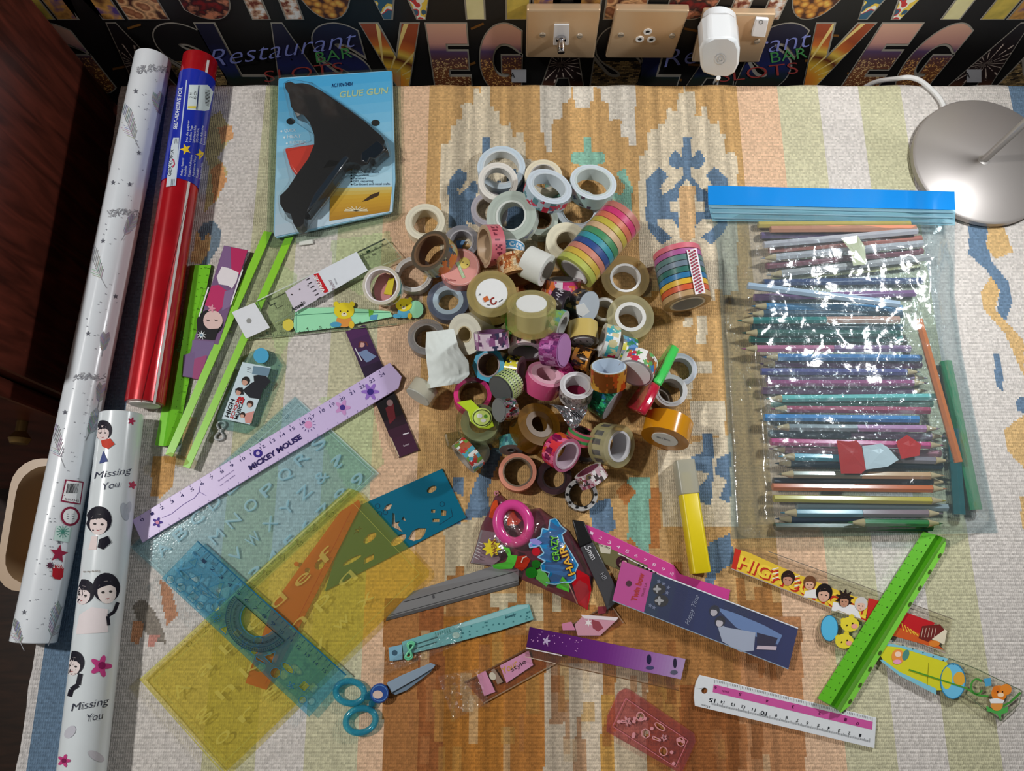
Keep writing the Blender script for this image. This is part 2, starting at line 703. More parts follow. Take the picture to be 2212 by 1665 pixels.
# ---- the lettering of the wallpaper: flat print on the wall
def letter_mat(name, kind):
    m = bpy.data.materials.new(name)
    m.use_nodes = True
    nt = m.node_tree
    b = nt.nodes['Principled BSDF']
    b.inputs['Roughness'].default_value = 0.5
    tc = nt.nodes.new('ShaderNodeTexCoord')
    O = tc.outputs['Object']
    N = nt.nodes.new

    def ramp(src, stops, interp='LINEAR'):
        r = N('ShaderNodeValToRGB')
        r.color_ramp.interpolation = interp
        while len(r.color_ramp.elements) < len(stops):
            r.color_ramp.elements.new(0.5)
        for e, (p, c) in zip(r.color_ramp.elements, stops):
            e.position = p
            e.color = (*(min(1.0, 1.35 * k) for k in lin(c)), 1)
        nt.links.new(src, r.inputs[0])
        return r.outputs[0]

    def noise_(scale, detail=3):
        n = N('ShaderNodeTexNoise')
        n.inputs['Scale'].default_value = scale
        n.inputs['Detail'].default_value = detail
        nt.links.new(O, n.inputs['Vector'])
        return n.outputs['Fac']

    def voro(scale):
        n = N('ShaderNodeTexVoronoi')
        n.inputs['Scale'].default_value = scale
        nt.links.new(O, n.inputs['Vector'])
        return n

    def mix(f, a, c):
        x = N('ShaderNodeMix')
        x.data_type = 'RGBA'
        if isinstance(f, float):
            x.inputs[0].default_value = f
        else:
            nt.links.new(f, x.inputs[0])
        for sck, val in ((x.inputs[6], a), (x.inputs[7], c)):
            if isinstance(val, tuple):
                sck.default_value = (*lin(val), 1)
            else:
                nt.links.new(val, sck)
        return x.outputs[2]

    def math_(op, a, c=None):
        x = N('ShaderNodeMath')
        x.operation = op
        for i, val in enumerate((a, c)):
            if val is None:
                continue
            if isinstance(val, (int, float)):
                x.inputs[i].default_value = val
            else:
                nt.links.new(val, x.inputs[i])
        return x.outputs[0]
    sx = N('ShaderNodeSeparateXYZ')
    nt.links.new(O, sx.inputs[0])
    X, Zc = sx.outputs[0], sx.outputs[2]
    if kind in ('sunset', 'city'):
        base = ramp(math_('MULTIPLY', Zc, 8.0), [(0.0, (90, 45, 25)), (0.30, (120, 70, 40)), (0.50, (95, 60, 60)), (0.62, (85, 65, 100)), (0.72, (190, 140, 130)), (1.0, (205, 160, 135))])
        sp = ramp(noise_(420), [(0.60, (0, 0, 0)), (0.64, (255, 215, 160))], 'CONSTANT')
        lowmask = math_('LESS_THAN', Zc, 0.066)
        f = math_('MULTIPLY', lowmask, math_('GREATER_THAN', noise_(400), 0.58))
        out = mix(f, base, (240, 200, 140) if kind == 'sunset' else (250, 190, 110))
    elif kind == 'roulette':
        cx, cz = 0.012, 0.018
        dx, dz = math_('SUBTRACT', X, cx), math_('SUBTRACT', Zc, cz)
        d = math_('SQRT', math_('ADD', math_('MULTIPLY', dx, dx), math_('MULTIPLY', dz, dz)))
        an = math_('ARCTAN2', dz, dx)
        base = ramp(math_('MULTIPLY', d, 10.0), [(0.0, (210, 90, 30)), (0.22, (225, 140, 45)), (0.36, (240, 180, 60)), (0.50, (90, 30, 25)), (0.60, (240, 190, 80)), (0.70, (200, 110, 50)), (0.85, (150, 70, 40))])
        spoke = math_('GREATER_THAN', math_('SINE', math_('MULTIPLY', an, 22.0)), 0.88)
        out = mix(math_('MULTIPLY', spoke, math_('GREATER_THAN', d, 0.028)), base, (255, 225, 140))
    elif kind == 'fireworks':
        dx, dz = math_('SUBTRACT', X, 0.024), math_('SUBTRACT', Zc, 0.055)
        an = math_('ARCTAN2', dz, dx)
        d = math_('SQRT', math_('ADD', math_('MULTIPLY', dx, dx), math_('MULTIPLY', dz, dz)))
        st = math_('GREATER_THAN', math_('SINE', math_('MULTIPLY', an, 17.0)), 0.86)
        st = math_('MULTIPLY', st, math_('LESS_THAN', d, 0.035))
        st = math_('MULTIPLY', st, math_('GREATER_THAN', noise_(160), 0.45))
        out = mix(st, ramp(math_('MULTIPLY', Zc, 9.0), [(0.0, (120, 70, 40)), (0.25, (40, 25, 25)), (1.0, (28, 24, 28))]), (225, 205, 190))
    elif kind == 'neon':
        out = ramp(math_('ADD', math_('MULTIPLY', Zc, 8.0), math_('MULTIPLY', noise_(60), 0.25)), [(0.0, (60, 22, 22)), (0.35, (25, 40, 34)), (0.55, (34, 40, 92)), (0.85, (30, 30, 52))])
    elif kind == 'buildings':
        br = N('ShaderNodeTexBrick')
        br.inputs['Scale'].default_value = 90
        br.inputs['Color1'].default_value = (*lin((30, 28, 30)), 1)
        br.inputs['Color2'].default_value = (*lin((215, 180, 120)), 1)
        br.inputs['Mortar'].default_value = (*lin((18, 16, 18)), 1)
        mp = N('ShaderNodeMapping')
        mp.inputs['Rotation'].default_value = (pi / 2, 0, 0)
        nt.links.new(O, mp.inputs[0])
        nt.links.new(mp.outputs[0], br.inputs['Vector'])
        out = mix(math_('GREATER_THAN', Zc, 0.06), br.outputs['Color'], (26, 24, 26))
    elif kind == 'coins':
        out = ramp(voro(130).outputs['Distance'], [(0.0, (240, 190, 90)), (0.45, (190, 125, 50)), (0.75, (70, 35, 20))])
    elif kind == 'cards':
        out = ramp(noise_(55, 1), [(0.0, (45, 85, 110)), (0.44, (225, 190, 70)), (0.50, (235, 225, 210)), (0.56, (190, 50, 50)), (0.62, (50, 90, 115))], 'CONSTANT')
    elif kind == 'pale':
        out = ramp(noise_(30), [(0.2, (200, 190, 130)), (0.7, (225, 215, 165))])
    elif kind == 'olive':
        out = ramp(noise_(40), [(0.3, (150, 135, 60)), (0.6, (205, 180, 80)), (0.75, (90, 55, 110))])
    elif kind == 'white':
        out = ramp(noise_(110), [(0.40, (230, 220, 215)), (0.52, (190, 150, 120)), (0.6, (110, 45, 30))])
    elif kind == 'chips':
        out = ramp(voro(85).outputs['Distance'], [(0.0, (190, 130, 90)), (0.4, (130, 75, 45)), (0.55, (220, 170, 120)), (0.8, (70, 35, 25))])
    elif kind == 'purple':
        out = ramp(noise_(45), [(0.35, (95, 60, 35)), (0.5, (190, 140, 70)), (0.62, (80, 60, 120))])
    else:
        out = ramp(noise_(70), [(0.35, (120, 25, 25)), (0.5, (30, 22, 24)), (0.62, (190, 120, 90))])
    nt.links.new(out, b.inputs['Base Color'])
    return m


LMAT = {}
outline_mat = simple_mat('letter_outline', (176, 170, 158), 0.5)


def wall_letter(ch, kind, px0, px1, pytop, z0, z1):
    if kind not in LMAT:
        LMAT[kind] = letter_mat('letter_' + kind, kind)
    x0 = WALL.at(px0, pytop).x
    x1 = WALL.at(px1, pytop).x
    y = WALLY
    for nm, bold, dy, mat, g in (('letter_outline', 0.085, 0.0004, outline_mat, 0.0016), ('letter', 0.06, 0.0008, LMAT[kind], 0.0)):
        v, f, w = text2d(ch, bold, 0.0, 8)
        zmin, zmax = v[:, 1].min(), v[:, 1].max()
        vv = [(-g + (x1 - x0 + 2 * g) * a, -dy, -g + (z1 - z0 + 2 * g) * (c - zmin) / (zmax - zmin)) for a, c in v]
        me = bpy.data.meshes.new(nm)
        me.from_pydata(vv, [], f)
        me.materials.append(mat)
        o = bpy.data.objects.new(nm, me)
        o.location = (x0, y, z0)
        o.parent = wall
        COL.objects.link(o)


R2T = WALL.at(CX, 50).z
R2B = 2 * WALL.at(CX, 130).z - R2T
R1B = WALL.at(CX, 40).z
R1T = R1B + (R2T - R2B)
row2 = [('A', 'fireworks', 190, 300), ('S', 'buildings', 312, 428), ('L', 'neon', 424, 520), ('A', 'neon', 540, 662), ('S', 'neon', 662, 775),
        ('V', 'roulette', 779, 905), ('E', 'sunset', 921, 1008), ('G', 'city', 1033, 1128)]
for k in range(-1, 3):
    for ch, kd, a, b in row2:
        off = 983 * k
        if a + off > 2400 or b + off < -60:
            continue
        wall_letter(ch, kd, a + off, b + off, 55, R2B, R2T)
row1 = [('S', 'red', 408, 512), ('H', 'white', 545, 652), ('O', 'coins', 658, 772), ('W', 'cards', 778, 968), ('T', 'pale', 970, 1085),
        ('I', 'olive', 1095, 1142), ('M', 'purple', 1152, 1292), ('E', 'chips', 1306, 1390)]
for k in range(-1, 2):
    for ch, kd, a, b in row1:
        off = 1030 * k
        if a + off > 2500 or b + off < -100:
            continue
        wall_letter(ch, kd, a + off, b + off, 35, R1B, R1T)
neon = MB()
for off in (0, 983, -983, 1966):
    neon.text(WALL, 'Restaurant', (452 + off, 146), (772 + off, 100), 40, (150, 160, 235), 0.0012, -0.012, 0.3)
    neon.text(WALL, 'BAR', (684 + off, 136), (762 + off, 124), 24, (90, 175, 100), 0.0012, -0.006)
    neon.text(WALL, 'SLOTS', (572 + off, 178), (742 + off, 158), 26, (190, 80, 75), 0.0012, -0.01)
for off in (0, 983):
    neon.flat(WALL, [(1105 + off, 150), (1137 + off, 150), (1137 + off, 178), (1105 + off, 178)], (205, 205, 210), 0.0012)
    neon.text(WALL, 'A', (1100 + off + 3, 168), (1112 + off, 168), 12, (25, 25, 30), 0.0014)
for i in range(26):
    x = random.uniform(150, 2150)
    y = random.uniform(55, 165)
    a = random.uniform(-0.5, 0.5)
    neon.line(WALL, (x, y), (x + 30 * cos(a), y + 30 * sin(a)), 5, (125, 85, 40), 0.0002)
neon.build('neon_print', 'print', wall)

# ---- left: dark red wardrobe beside the table
wd = thing('wardrobe', 'dark red-brown wooden wardrobe standing against the wall beside the table', 'wardrobe', (-0.75, 0.30, -0.76))
MB().box((-1.05, 0.21, -0.76), (-0.495, WALLY - 0.014, 0.165), (80, 36, 26)).build('body', 'wood', wd, bevel=0.004)
dr = MB().box((-1.03, 0.188, -0.70), (-0.51, 0.208, 0.05), (80, 36, 26)).build('door', 'wood', wd, bevel=0.003)
MB().box((-1.03, 0.188, 0.07), (-0.51, 0.208, 0.15), (80, 36, 26)).build('drawer_front', 'wood', wd, bevel=0.003)
MB().lathe((-0.56, 0.188, -0.1), (0, -1, 0), [(0, 0.006), (0.012, 0.006), (0.02, 0.012), (0.026, 0.009)], (150, 120, 70), 16, closed=False, cap=True).build('knob', 'metal', dr, smooth=True)

# beige plastic bin on the floor, left of the table
bn = thing('storage_bin', 'tall slim beige plastic bin with a rounded rim, left of the table', 'bin', (-0.513, 0.07, -0.76))


def rrect(x0, y0, x1, y1, r, n=6):
    out = []
    for cx, cy, a in ((x1 - r, y1 - r, 0), (x0 + r, y1 - r, 90), (x0 + r, y0 + r, 180), (x1 - r, y0 + r, 270)):
        for i in range(n):
            t = radians(a + 90 * i / (n - 1))
            out.append((cx + r * cos(t), cy + r * sin(t)))
    return out


def bin_shell(levels, col):
    mb = MB()
    P = []
    for z, g in levels:
        P += [(x, y, z) for x, y in rrect(-0.562 - g, 0.0 - g, -0.464 + g, 0.145 + g, 0.03)]
    n = len(P) // len(levels)
    fs = []
    for k in range(len(levels) - 1):
        for i in range(n):
            j = (i + 1) % n
            fs.append((k * n + i, k * n + j, (k + 1) * n + j, (k + 1) * n + i))
    fs.append(tuple(range(n)))
    return mb.add(P, fs, col)


bin_shell([(-0.758, -0.03), (-0.115, -0.008), (-0.11, 0.0), (-0.10, 0.0), (-0.10, -0.008), (-0.115, -0.014), (-0.74, -0.036)], (176, 146, 112)).build('shell', 'satin', bn, smooth=True)
b2 = MB()
for k, zz in enumerate((-0.2, -0.3, -0.4)):
    pts = [(x, y, zz) for x, y in rrect(-0.562 + 0.006 + 0.004 * k, 0.0 + 0.006 + 0.004 * k, -0.464 - 0.006 - 0.004 * k, 0.145 - 0.006 - 0.004 * k, 0.03)]
    b2.tube(pts, 0.004, (135, 108, 80), 6, cyclic=True)
b2.build('rib', 'satin', bn, smooth=True, kind='stuff')

# ---- table and rug
tb = thing('table', 'brown wooden table hidden under the woven rug', 'table', (0.08, 0.17, -0.76))
TX0, TX1, TY0, TY1 = -0.449, 0.66, -0.30, 0.5625
MB().box((TX0 + 0.004, TY0, -0.034), (TX1, TY1 - 0.006, -0.0045), (86, 54, 34)).build('tabletop', 'tablewood', tb, bevel=0.003)
for x in (TX0 + 0.06, TX1 - 0.1):
    for y in (TY0 + 0.04, TY1 - 0.09):
        MB().box((x, y, -0.76), (x + 0.045, y + 0.045, -0.034), (80, 50, 32)).build('leg', 'tablewood', tb, bevel=0.003)

# rug: every stitch a cell with its own yarn colour
CELL = 0.0021
nx = int((TX1 - TX0) / CELL)
ny = int((TY1 - TY0) / CELL)
gx = TX0 + (np.arange(nx) + 0.5) * CELL
gy = TY0 + (np.arange(ny) + 0.5) * CELL
GX, GY = np.meshgrid(gx, gy)
dep = GY * SN + CAMH * CS
PXX = CX + FPX * GX / dep
PYY0 = CY + FPX * (-GY * CS + CAMH * SN) / dep
rugc = np.zeros((ny, nx, 3))
WHITE, OLIVE, PEACH, CAMEL = (214, 208, 202), (202, 198, 166), (224, 188, 156), (204, 164, 110)
BLUE, MINT, OCHRE, RUST = (104, 128, 152), (138, 186, 166), (208, 174, 122), (190, 126, 72)
hx = np.abs(GX - 0.081)


def zone(lo, hi, c):
    rugc[(hx >= lo) & (hx < hi)] = c


zone(0, 0.176, CAMEL)
zone(0.176, 0.221, PEACH)
zone(0.221, 0.269, OLIVE)
zone(0.269, 0.314, WHITE)
zone(0.314, 0.363, (196, 193, 160))
zone(0.363, 0.486, (208, 202, 196))
zone(0.486, 0.524, BLUE)
zone(0.524, 9, (204, 200, 198))
rugc[GX < -0.392] = BLUE
rugc[GX < -0.438] = (204, 200, 198)


JIT = np.repeat(rng.uniform(-16, 16, nx // 4 + 1), 4)[:nx][None, :]


def pip(poly, fringe=False):
    poly = np.array(poly, float)
    PYY = PYY0 + (JIT if fringe else 0)
    x0, y0 = poly.min(0)
    x1, y1 = poly.max(0)
    m = (PXX >= x0) & (PXX <= x1) & (PYY >= y0) & (PYY <= y1)
    res = np.zeros_like(m)
    if not m.any():
        return res
    X, Y = PXX[m], PYY[m]
    ins = np.zeros(X.shape, bool)
    n = len(poly)
    for i in range(n):
        xa, ya = poly[i]
        xb, yb = poly[(i + 1) % n]
        c = ((ya > Y) != (yb > Y)) & (X < (xb - xa) * (Y - ya) / (yb - ya + 1e-12) + xa)
        ins ^= c
    res[m] = ins
    return res


def paint(poly, c, fringe=False):
    rugc[pip(poly, fringe)] = c


def T1(*p):
    return [(860 + p[i] / 2.633, 160 + p[i + 1] / 2.633) for i in range(0, len(p), 2)]


def T2(*p):
    return [(1380 + p[i] / 2.52, 620 + p[i + 1] / 2.52) for i in range(0, len(p), 2)]


def mir(poly, cx, base):
    return [(2 * cx - x, y) for x, y in poly]


CREAM = (218, 204, 178)
# vertical streaks (ikat) inside the centre panel
streak = np.interp(gx, np.linspace(TX0, TX1, 220), rng.uniform(0.82, 1.10, 220))
cen = hx < 0.176
# white arches at the far side
paint(T1(470, 60, 520, 60, 520, 190, 580, 200, 580, 270, 640, 270, 650, 350, 720, 350, 720, 450, 790, 450, 800, 1000, 240, 1000, 240, 360, 300, 360, 300, 280, 360, 280, 360, 200, 430, 200, 430, 110, 470, 110), CREAM, True)
paint(T1(805, 40, 1350, 40, 1350, 440, 1310, 440, 1310, 370, 1270, 370, 1270, 280, 1200, 280, 1200, 180, 1150, 180, 1150, 100, 1110, 100, 1110, 180, 1000, 180, 990, 100, 980, 180, 930, 180, 930, 270, 870, 270, 870, 430, 830, 430, 830, 350, 805, 350), (222, 214, 200), True)
RA = T1(1620, 60, 1690, 60, 1690, 200, 1750, 200, 1760, 280, 1830, 280, 1830, 350, 1860, 350, 1860, 460, 1930, 460, 1930, 1250, 1370, 1250, 1370, 450, 1420, 450, 1420, 350, 1480, 350, 1480, 270, 1530, 270, 1530, 200, 1590, 200, 1590, 110, 1620, 110)
paint(RA, CREAM, True)
# blue hooked motifs
bl = [T1(1618, 355, 1668, 355, 1668, 600, 1618, 600), T1(1540, 480, 1575, 430, 1620, 480, 1620, 530, 1580, 540, 1550, 520),
      T1(1410, 600, 1470, 540, 1490, 530, 1535, 580, 1520, 600, 1490, 650, 1500, 690, 1560, 650, 1620, 580, 1640, 600, 1600, 650, 1590, 720, 1545, 720, 1545, 780, 1595, 790, 1595, 880, 1570, 830, 1480, 820, 1470, 850, 1560, 930, 1500, 970, 1420, 880, 1410, 800)]
mx = 860 + 1643 / 2.633
for p in bl:
    paint(p, BLUE)
    paint(mir(p, mx, 0), BLUE)
paint(T1(1600, 640, 1690, 640, 1690, 930, 1640, 960, 1600, 930), (214, 176, 130))
lx = 860 + 503 / 2.633
for p in [T1(480, 355, 525, 355, 525, 470, 480, 470), T1(285, 640, 300, 590, 345, 535, 395, 570, 385, 610, 350, 660, 330, 640, 350, 690, 400, 640, 430, 600, 460, 640, 440, 700, 420, 760, 440, 860, 380, 830, 400, 880, 310, 880, 285, 870)]:
    paint(p, BLUE)
    paint(mir(p, lx, 0), BLUE)
# mint motif in the middle
cxm = 860 + 1080 / 2.633
for p in [T1(1060, 355, 1100, 355, 1100, 520, 1060, 520), T1(980, 450, 1060, 440, 1060, 520, 990, 510), T1(1240, 560, 1290, 540, 1330, 640, 1330, 820, 1270, 760, 1210, 700, 1210, 660, 1270, 690, 1290, 640)]:
    paint(p, MINT)
    paint(mir(p, cxm, 0), MINT)
# middle: camel with pale steps, then the mirrored motif nearer the viewer
for p in [T2(245, 170, 290, 170, 290, 220, 245, 220), T2(315, 150, 370, 150, 370, 310, 315, 310), T2(300, 410, 400, 410, 400, 470, 300, 470), T2(230, 500, 290, 500, 290, 610, 230, 610), T2(280, 615, 470, 615, 470, 810, 280, 810),
          T2(100, 890, 500, 800, 540, 1300, 130, 1300)]:
    paint(p, CREAM)
for p in [T2(350, 800, 405, 800, 405, 1000, 395, 1190, 330, 1170, 320, 1100, 390, 1010, 300, 1000, 285, 920, 350, 900), T2(420, 940, 500, 900, 500, 1180, 440, 1150, 480, 1050, 420, 1020), T2(380, 1390, 500, 1340, 520, 1500, 420, 1560, 400, 1700, 470, 1740, 420, 1780, 360, 1650)]:
    paint(p, BLUE)
paint(T2(60, 1090, 115, 1090, 115, 1420, 60, 1420), RUST)
paint(T2(-60, 1040, 60, 1040, 60, 1460, -60, 1440), MINT)
paint([(1330, 1062), (1352, 1040), (1374, 1062), (1352, 1092)], RUST)
paint([(1345, 1185), (1362, 1160), (1384, 1190), (1362, 1215)], RUST)
paint([(1270, 1090), (1318, 1075), (1330, 1140), (1300, 1160), (1280, 1140)], BLUE)
for p in [[(1062, 965), (1087, 970), (1052, 1060), (1062, 1112), (1000, 1125), (1022, 1052)], [(980, 1030), (1000, 1030), (1000, 1070), (975, 1060)], [(965, 1080), (990, 1085), (1000, 1150), (985, 1250), (965, 1180)], [(1030, 1290), (1062, 1290), (1062, 1330), (1030, 1330)]]:
    paint(p, BLUE)
for p in [[(960, 1140), (1060, 1110), (1040, 1300), (960, 1260)], [(1010, 1280), (1230, 1280), (1230, 1340), (1010, 1340)]]:
    paint(p, (205, 190, 158))
paint([(1035, 1292), (1060, 1292), (1060, 1330), (1035, 1330)], BLUE)
# near side: browns, rust and a pale column, with shade painted in as darker tones
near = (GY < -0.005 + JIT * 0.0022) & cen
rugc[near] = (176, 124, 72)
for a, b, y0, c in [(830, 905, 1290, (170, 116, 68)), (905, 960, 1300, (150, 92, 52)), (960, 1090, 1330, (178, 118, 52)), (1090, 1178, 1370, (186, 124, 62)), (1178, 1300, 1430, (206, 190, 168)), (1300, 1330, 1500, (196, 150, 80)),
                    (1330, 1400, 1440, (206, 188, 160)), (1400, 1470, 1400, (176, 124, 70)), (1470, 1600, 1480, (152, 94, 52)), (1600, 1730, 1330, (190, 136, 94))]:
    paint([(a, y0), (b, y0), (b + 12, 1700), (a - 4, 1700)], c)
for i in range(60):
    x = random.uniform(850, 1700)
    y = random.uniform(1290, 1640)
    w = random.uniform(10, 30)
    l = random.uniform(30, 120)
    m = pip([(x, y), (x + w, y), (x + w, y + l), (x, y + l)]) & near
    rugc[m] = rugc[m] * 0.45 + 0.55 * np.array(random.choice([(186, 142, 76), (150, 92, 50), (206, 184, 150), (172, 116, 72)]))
# vines in the side borders
def VL(*p):
    return [(320 + p[i] / 3.142, 480 + p[i + 1] / 3.142) for i in range(0, len(p), 2)]
def VR(*p):
    return [(1900 + p[i] / 2.08, 400 + p[i + 1] / 2.08) for i in range(0, len(p), 2)]
paint(VL(290, 260, 330, 60, 400, 60, 440, 140, 400, 250, 340, 290), OCHRE)
paint(VL(340, 60, 380, 0, 450, -10, 495, 60, 490, 150, 440, 230, 400, 300, 350, 300, 420, 180, 425, 90, 400, 70, 372, 140), (110, 128, 142))
paint([(452, 255), (475, 240), (505, 290), (470, 340), (492, 370), (470, 430), (440, 460), (452, 360), (440, 330)], (196, 182, 130))
paint([(470, 275), (500, 270), (505, 300), (480, 310)], (214, 160, 110))
paint([(455, 365), (480, 350), (490, 390), (462, 440)], (206, 150, 100))
paint(VL(210, 1400, 260, 1420, 250, 1560, 180, 1560), (140, 150, 156))
paint(VL(250, 1300, 330, 1330, 280, 1600, 210, 1600), (206, 170, 124))
paint([(330, 985), (380, 985), (372, 1050), (345, 1075), (325, 1070)], (206, 160, 104))
paint([(285, 1310), (300, 1295), (320, 1300), (345, 1340), (360, 1390), (335, 1385), (300, 1350)], (140, 132, 122))
paint([(345, 1250), (370, 1270), (385, 1330), (360, 1350), (350, 1300)], (190, 140, 110))
paint([(288, 1340), (312, 1345), (300, 1395), (284, 1385)], (206, 150, 112))
paint([(322, 1370), (345, 1372), (330, 1400), (320, 1395)], (196, 140, 128))
for p in [VR(400, 170, 490, 160, 480, 250, 500, 340, 575, 430, 600, 520, 570, 600, 540, 620, 530, 560, 540, 480, 480, 380, 400, 310), VR(515, 760, 540, 760, 560, 930, 520, 900), VR(615, 960, 700, 930, 700, 1050, 620, 1010)]:
    paint(p, BLUE)
for p in [VR(500, 410, 540, 470, 520, 560, 650, 700, 650, 860, 560, 660, 470, 560, 455, 480), VR(490, 170, 560, 190, 600, 300, 520, 330, 480, 280), VR(560, 1100, 660, 1020, 660, 1280, 580, 1200), VR(630, 1400, 700, 1390, 700, 1560, 640, 1540)]:
    paint(p, OCHRE)
# green smudges on the left
for p in [[(585, 560), (640, 590), (650, 700), (600, 780), (580, 690)], [(715, 520), (840, 500), (860, 560), (780, 640), (720, 600)], [(690, 860), (800, 850), (830, 1000), (760, 1080), (700, 960)]]:
    m = pip(p)
    rugc[m] = rugc[m] * 0.6 + np.array((176, 204, 140)) * 0.4
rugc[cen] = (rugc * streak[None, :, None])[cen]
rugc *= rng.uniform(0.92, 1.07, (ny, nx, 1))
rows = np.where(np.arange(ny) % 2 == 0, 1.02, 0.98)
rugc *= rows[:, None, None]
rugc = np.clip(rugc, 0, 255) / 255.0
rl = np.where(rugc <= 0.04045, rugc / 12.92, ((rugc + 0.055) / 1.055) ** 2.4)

vx = TX0 + np.arange(nx + 1) * CELL
vy = TY0 + np.arange(ny + 1) * CELL
VX, VY = np.meshgrid(vx, vy)
VZ = 0.0003 * (rng.rand(ny + 1, nx + 1) - 0.5)
VZ[-1, :] = -0.004
VZ[-2, :] = -0.0014
VZ[:, 0] = -0.004
VX[:, 0] += 0.0015 * np.sin(vy * 90)
VY[-1, :] += 0.0012 * np.sin(vx * 60)
idx = np.arange((nx + 1) * (ny + 1)).reshape(ny + 1, nx + 1)
F = np.stack([idx[:-1, :-1], idx[:-1, 1:], idx[1:, 1:], idx[1:, :-1]], -1).reshape(-1, 4)
me = bpy.data.meshes.new('rug')
nv, nf = (nx + 1) * (ny + 1), nx * ny
me.vertices.add(nv)
me.vertices.foreach_set('co', np.stack([VX, VY, VZ], -1).astype(np.float32).ravel())
me.loops.add(nf * 4)
me.loops.foreach_set('vertex_index', F.astype(np.int32).ravel())
me.polygons.add(nf)
me.polygons.foreach_set('loop_start', np.arange(nf, dtype=np.int32) * 4)
me.update(calc_edges=True)
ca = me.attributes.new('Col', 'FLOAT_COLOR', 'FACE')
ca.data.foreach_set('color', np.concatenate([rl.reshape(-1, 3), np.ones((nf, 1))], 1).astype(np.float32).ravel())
wm = attr_mat('woven_wool', 0.92, spec=0.15)
nt = wm.node_tree
tc = nt.nodes.new('ShaderNodeTexCoord')
sx = nt.nodes.new('ShaderNodeSeparateXYZ')
nt.links.new(tc.outputs['Object'], sx.inputs[0])


def wsin(sock, k, add=None):
    a = nt.nodes.new('ShaderNodeMath'); a.operation = 'MULTIPLY'
    a.inputs[1].default_value = k
    nt.links.new(sock, a.inputs[0])
    s = a.outputs[0]
    if add is not None:
        b = nt.nodes.new('ShaderNodeMath'); b.operation = 'ADD'
        nt.links.new(s, b.inputs[0]); nt.links.new(add, b.inputs[1])
        s = b.outputs[0]
    c = nt.nodes.new('ShaderNodeMath'); c.operation = 'SINE'
    nt.links.new(s, c.inputs[0])
    d = nt.nodes.new('ShaderNodeMath'); d.operation = 'ABSOLUTE'
    nt.links.new(c.outputs[0], d.inputs[0])
    return d.outputs[0]


nz = nt.nodes.new('ShaderNodeTexNoise')
nz.inputs['Scale'].default_value = 260
nt.links.new(tc.outputs['Object'], nz.inputs['Vector'])
nm_ = nt.nodes.new('ShaderNodeMath'); nm_.operation = 'MULTIPLY'; nm_.inputs[1].default_value = 2.2
nt.links.new(nz.outputs['Fac'], nm_.inputs[0])
ry = wsin(sx.outputs[1], pi / 0.0032, nm_.outputs[0])
rx = wsin(sx.outputs[0], pi / 0.0021, nm_.outputs[0])
mu = nt.nodes.new('ShaderNodeMath'); mu.operation = 'MULTIPLY'
nt.links.new(ry, mu.inputs[0]); nt.links.new(rx, mu.inputs[1])
bp = nt.nodes.new('ShaderNodeBump')
bp.inputs['Strength'].default_value = 0.5
bp.inputs['Distance'].default_value = 0.0009
nt.links.new(mu.outputs[0], bp.inputs['Height'])
nt.links.new(bp.outputs[0], nt.nodes['Principled BSDF'].inputs['Normal'])
me.materials.append(wm)
rug = bpy.data.objects.new('rug', me)
rug['label'] = 'flat-woven kilim rug in cream, camel, blue and olive spread over the table'
rug['category'] = 'rug'
COL.objects.link(rug)

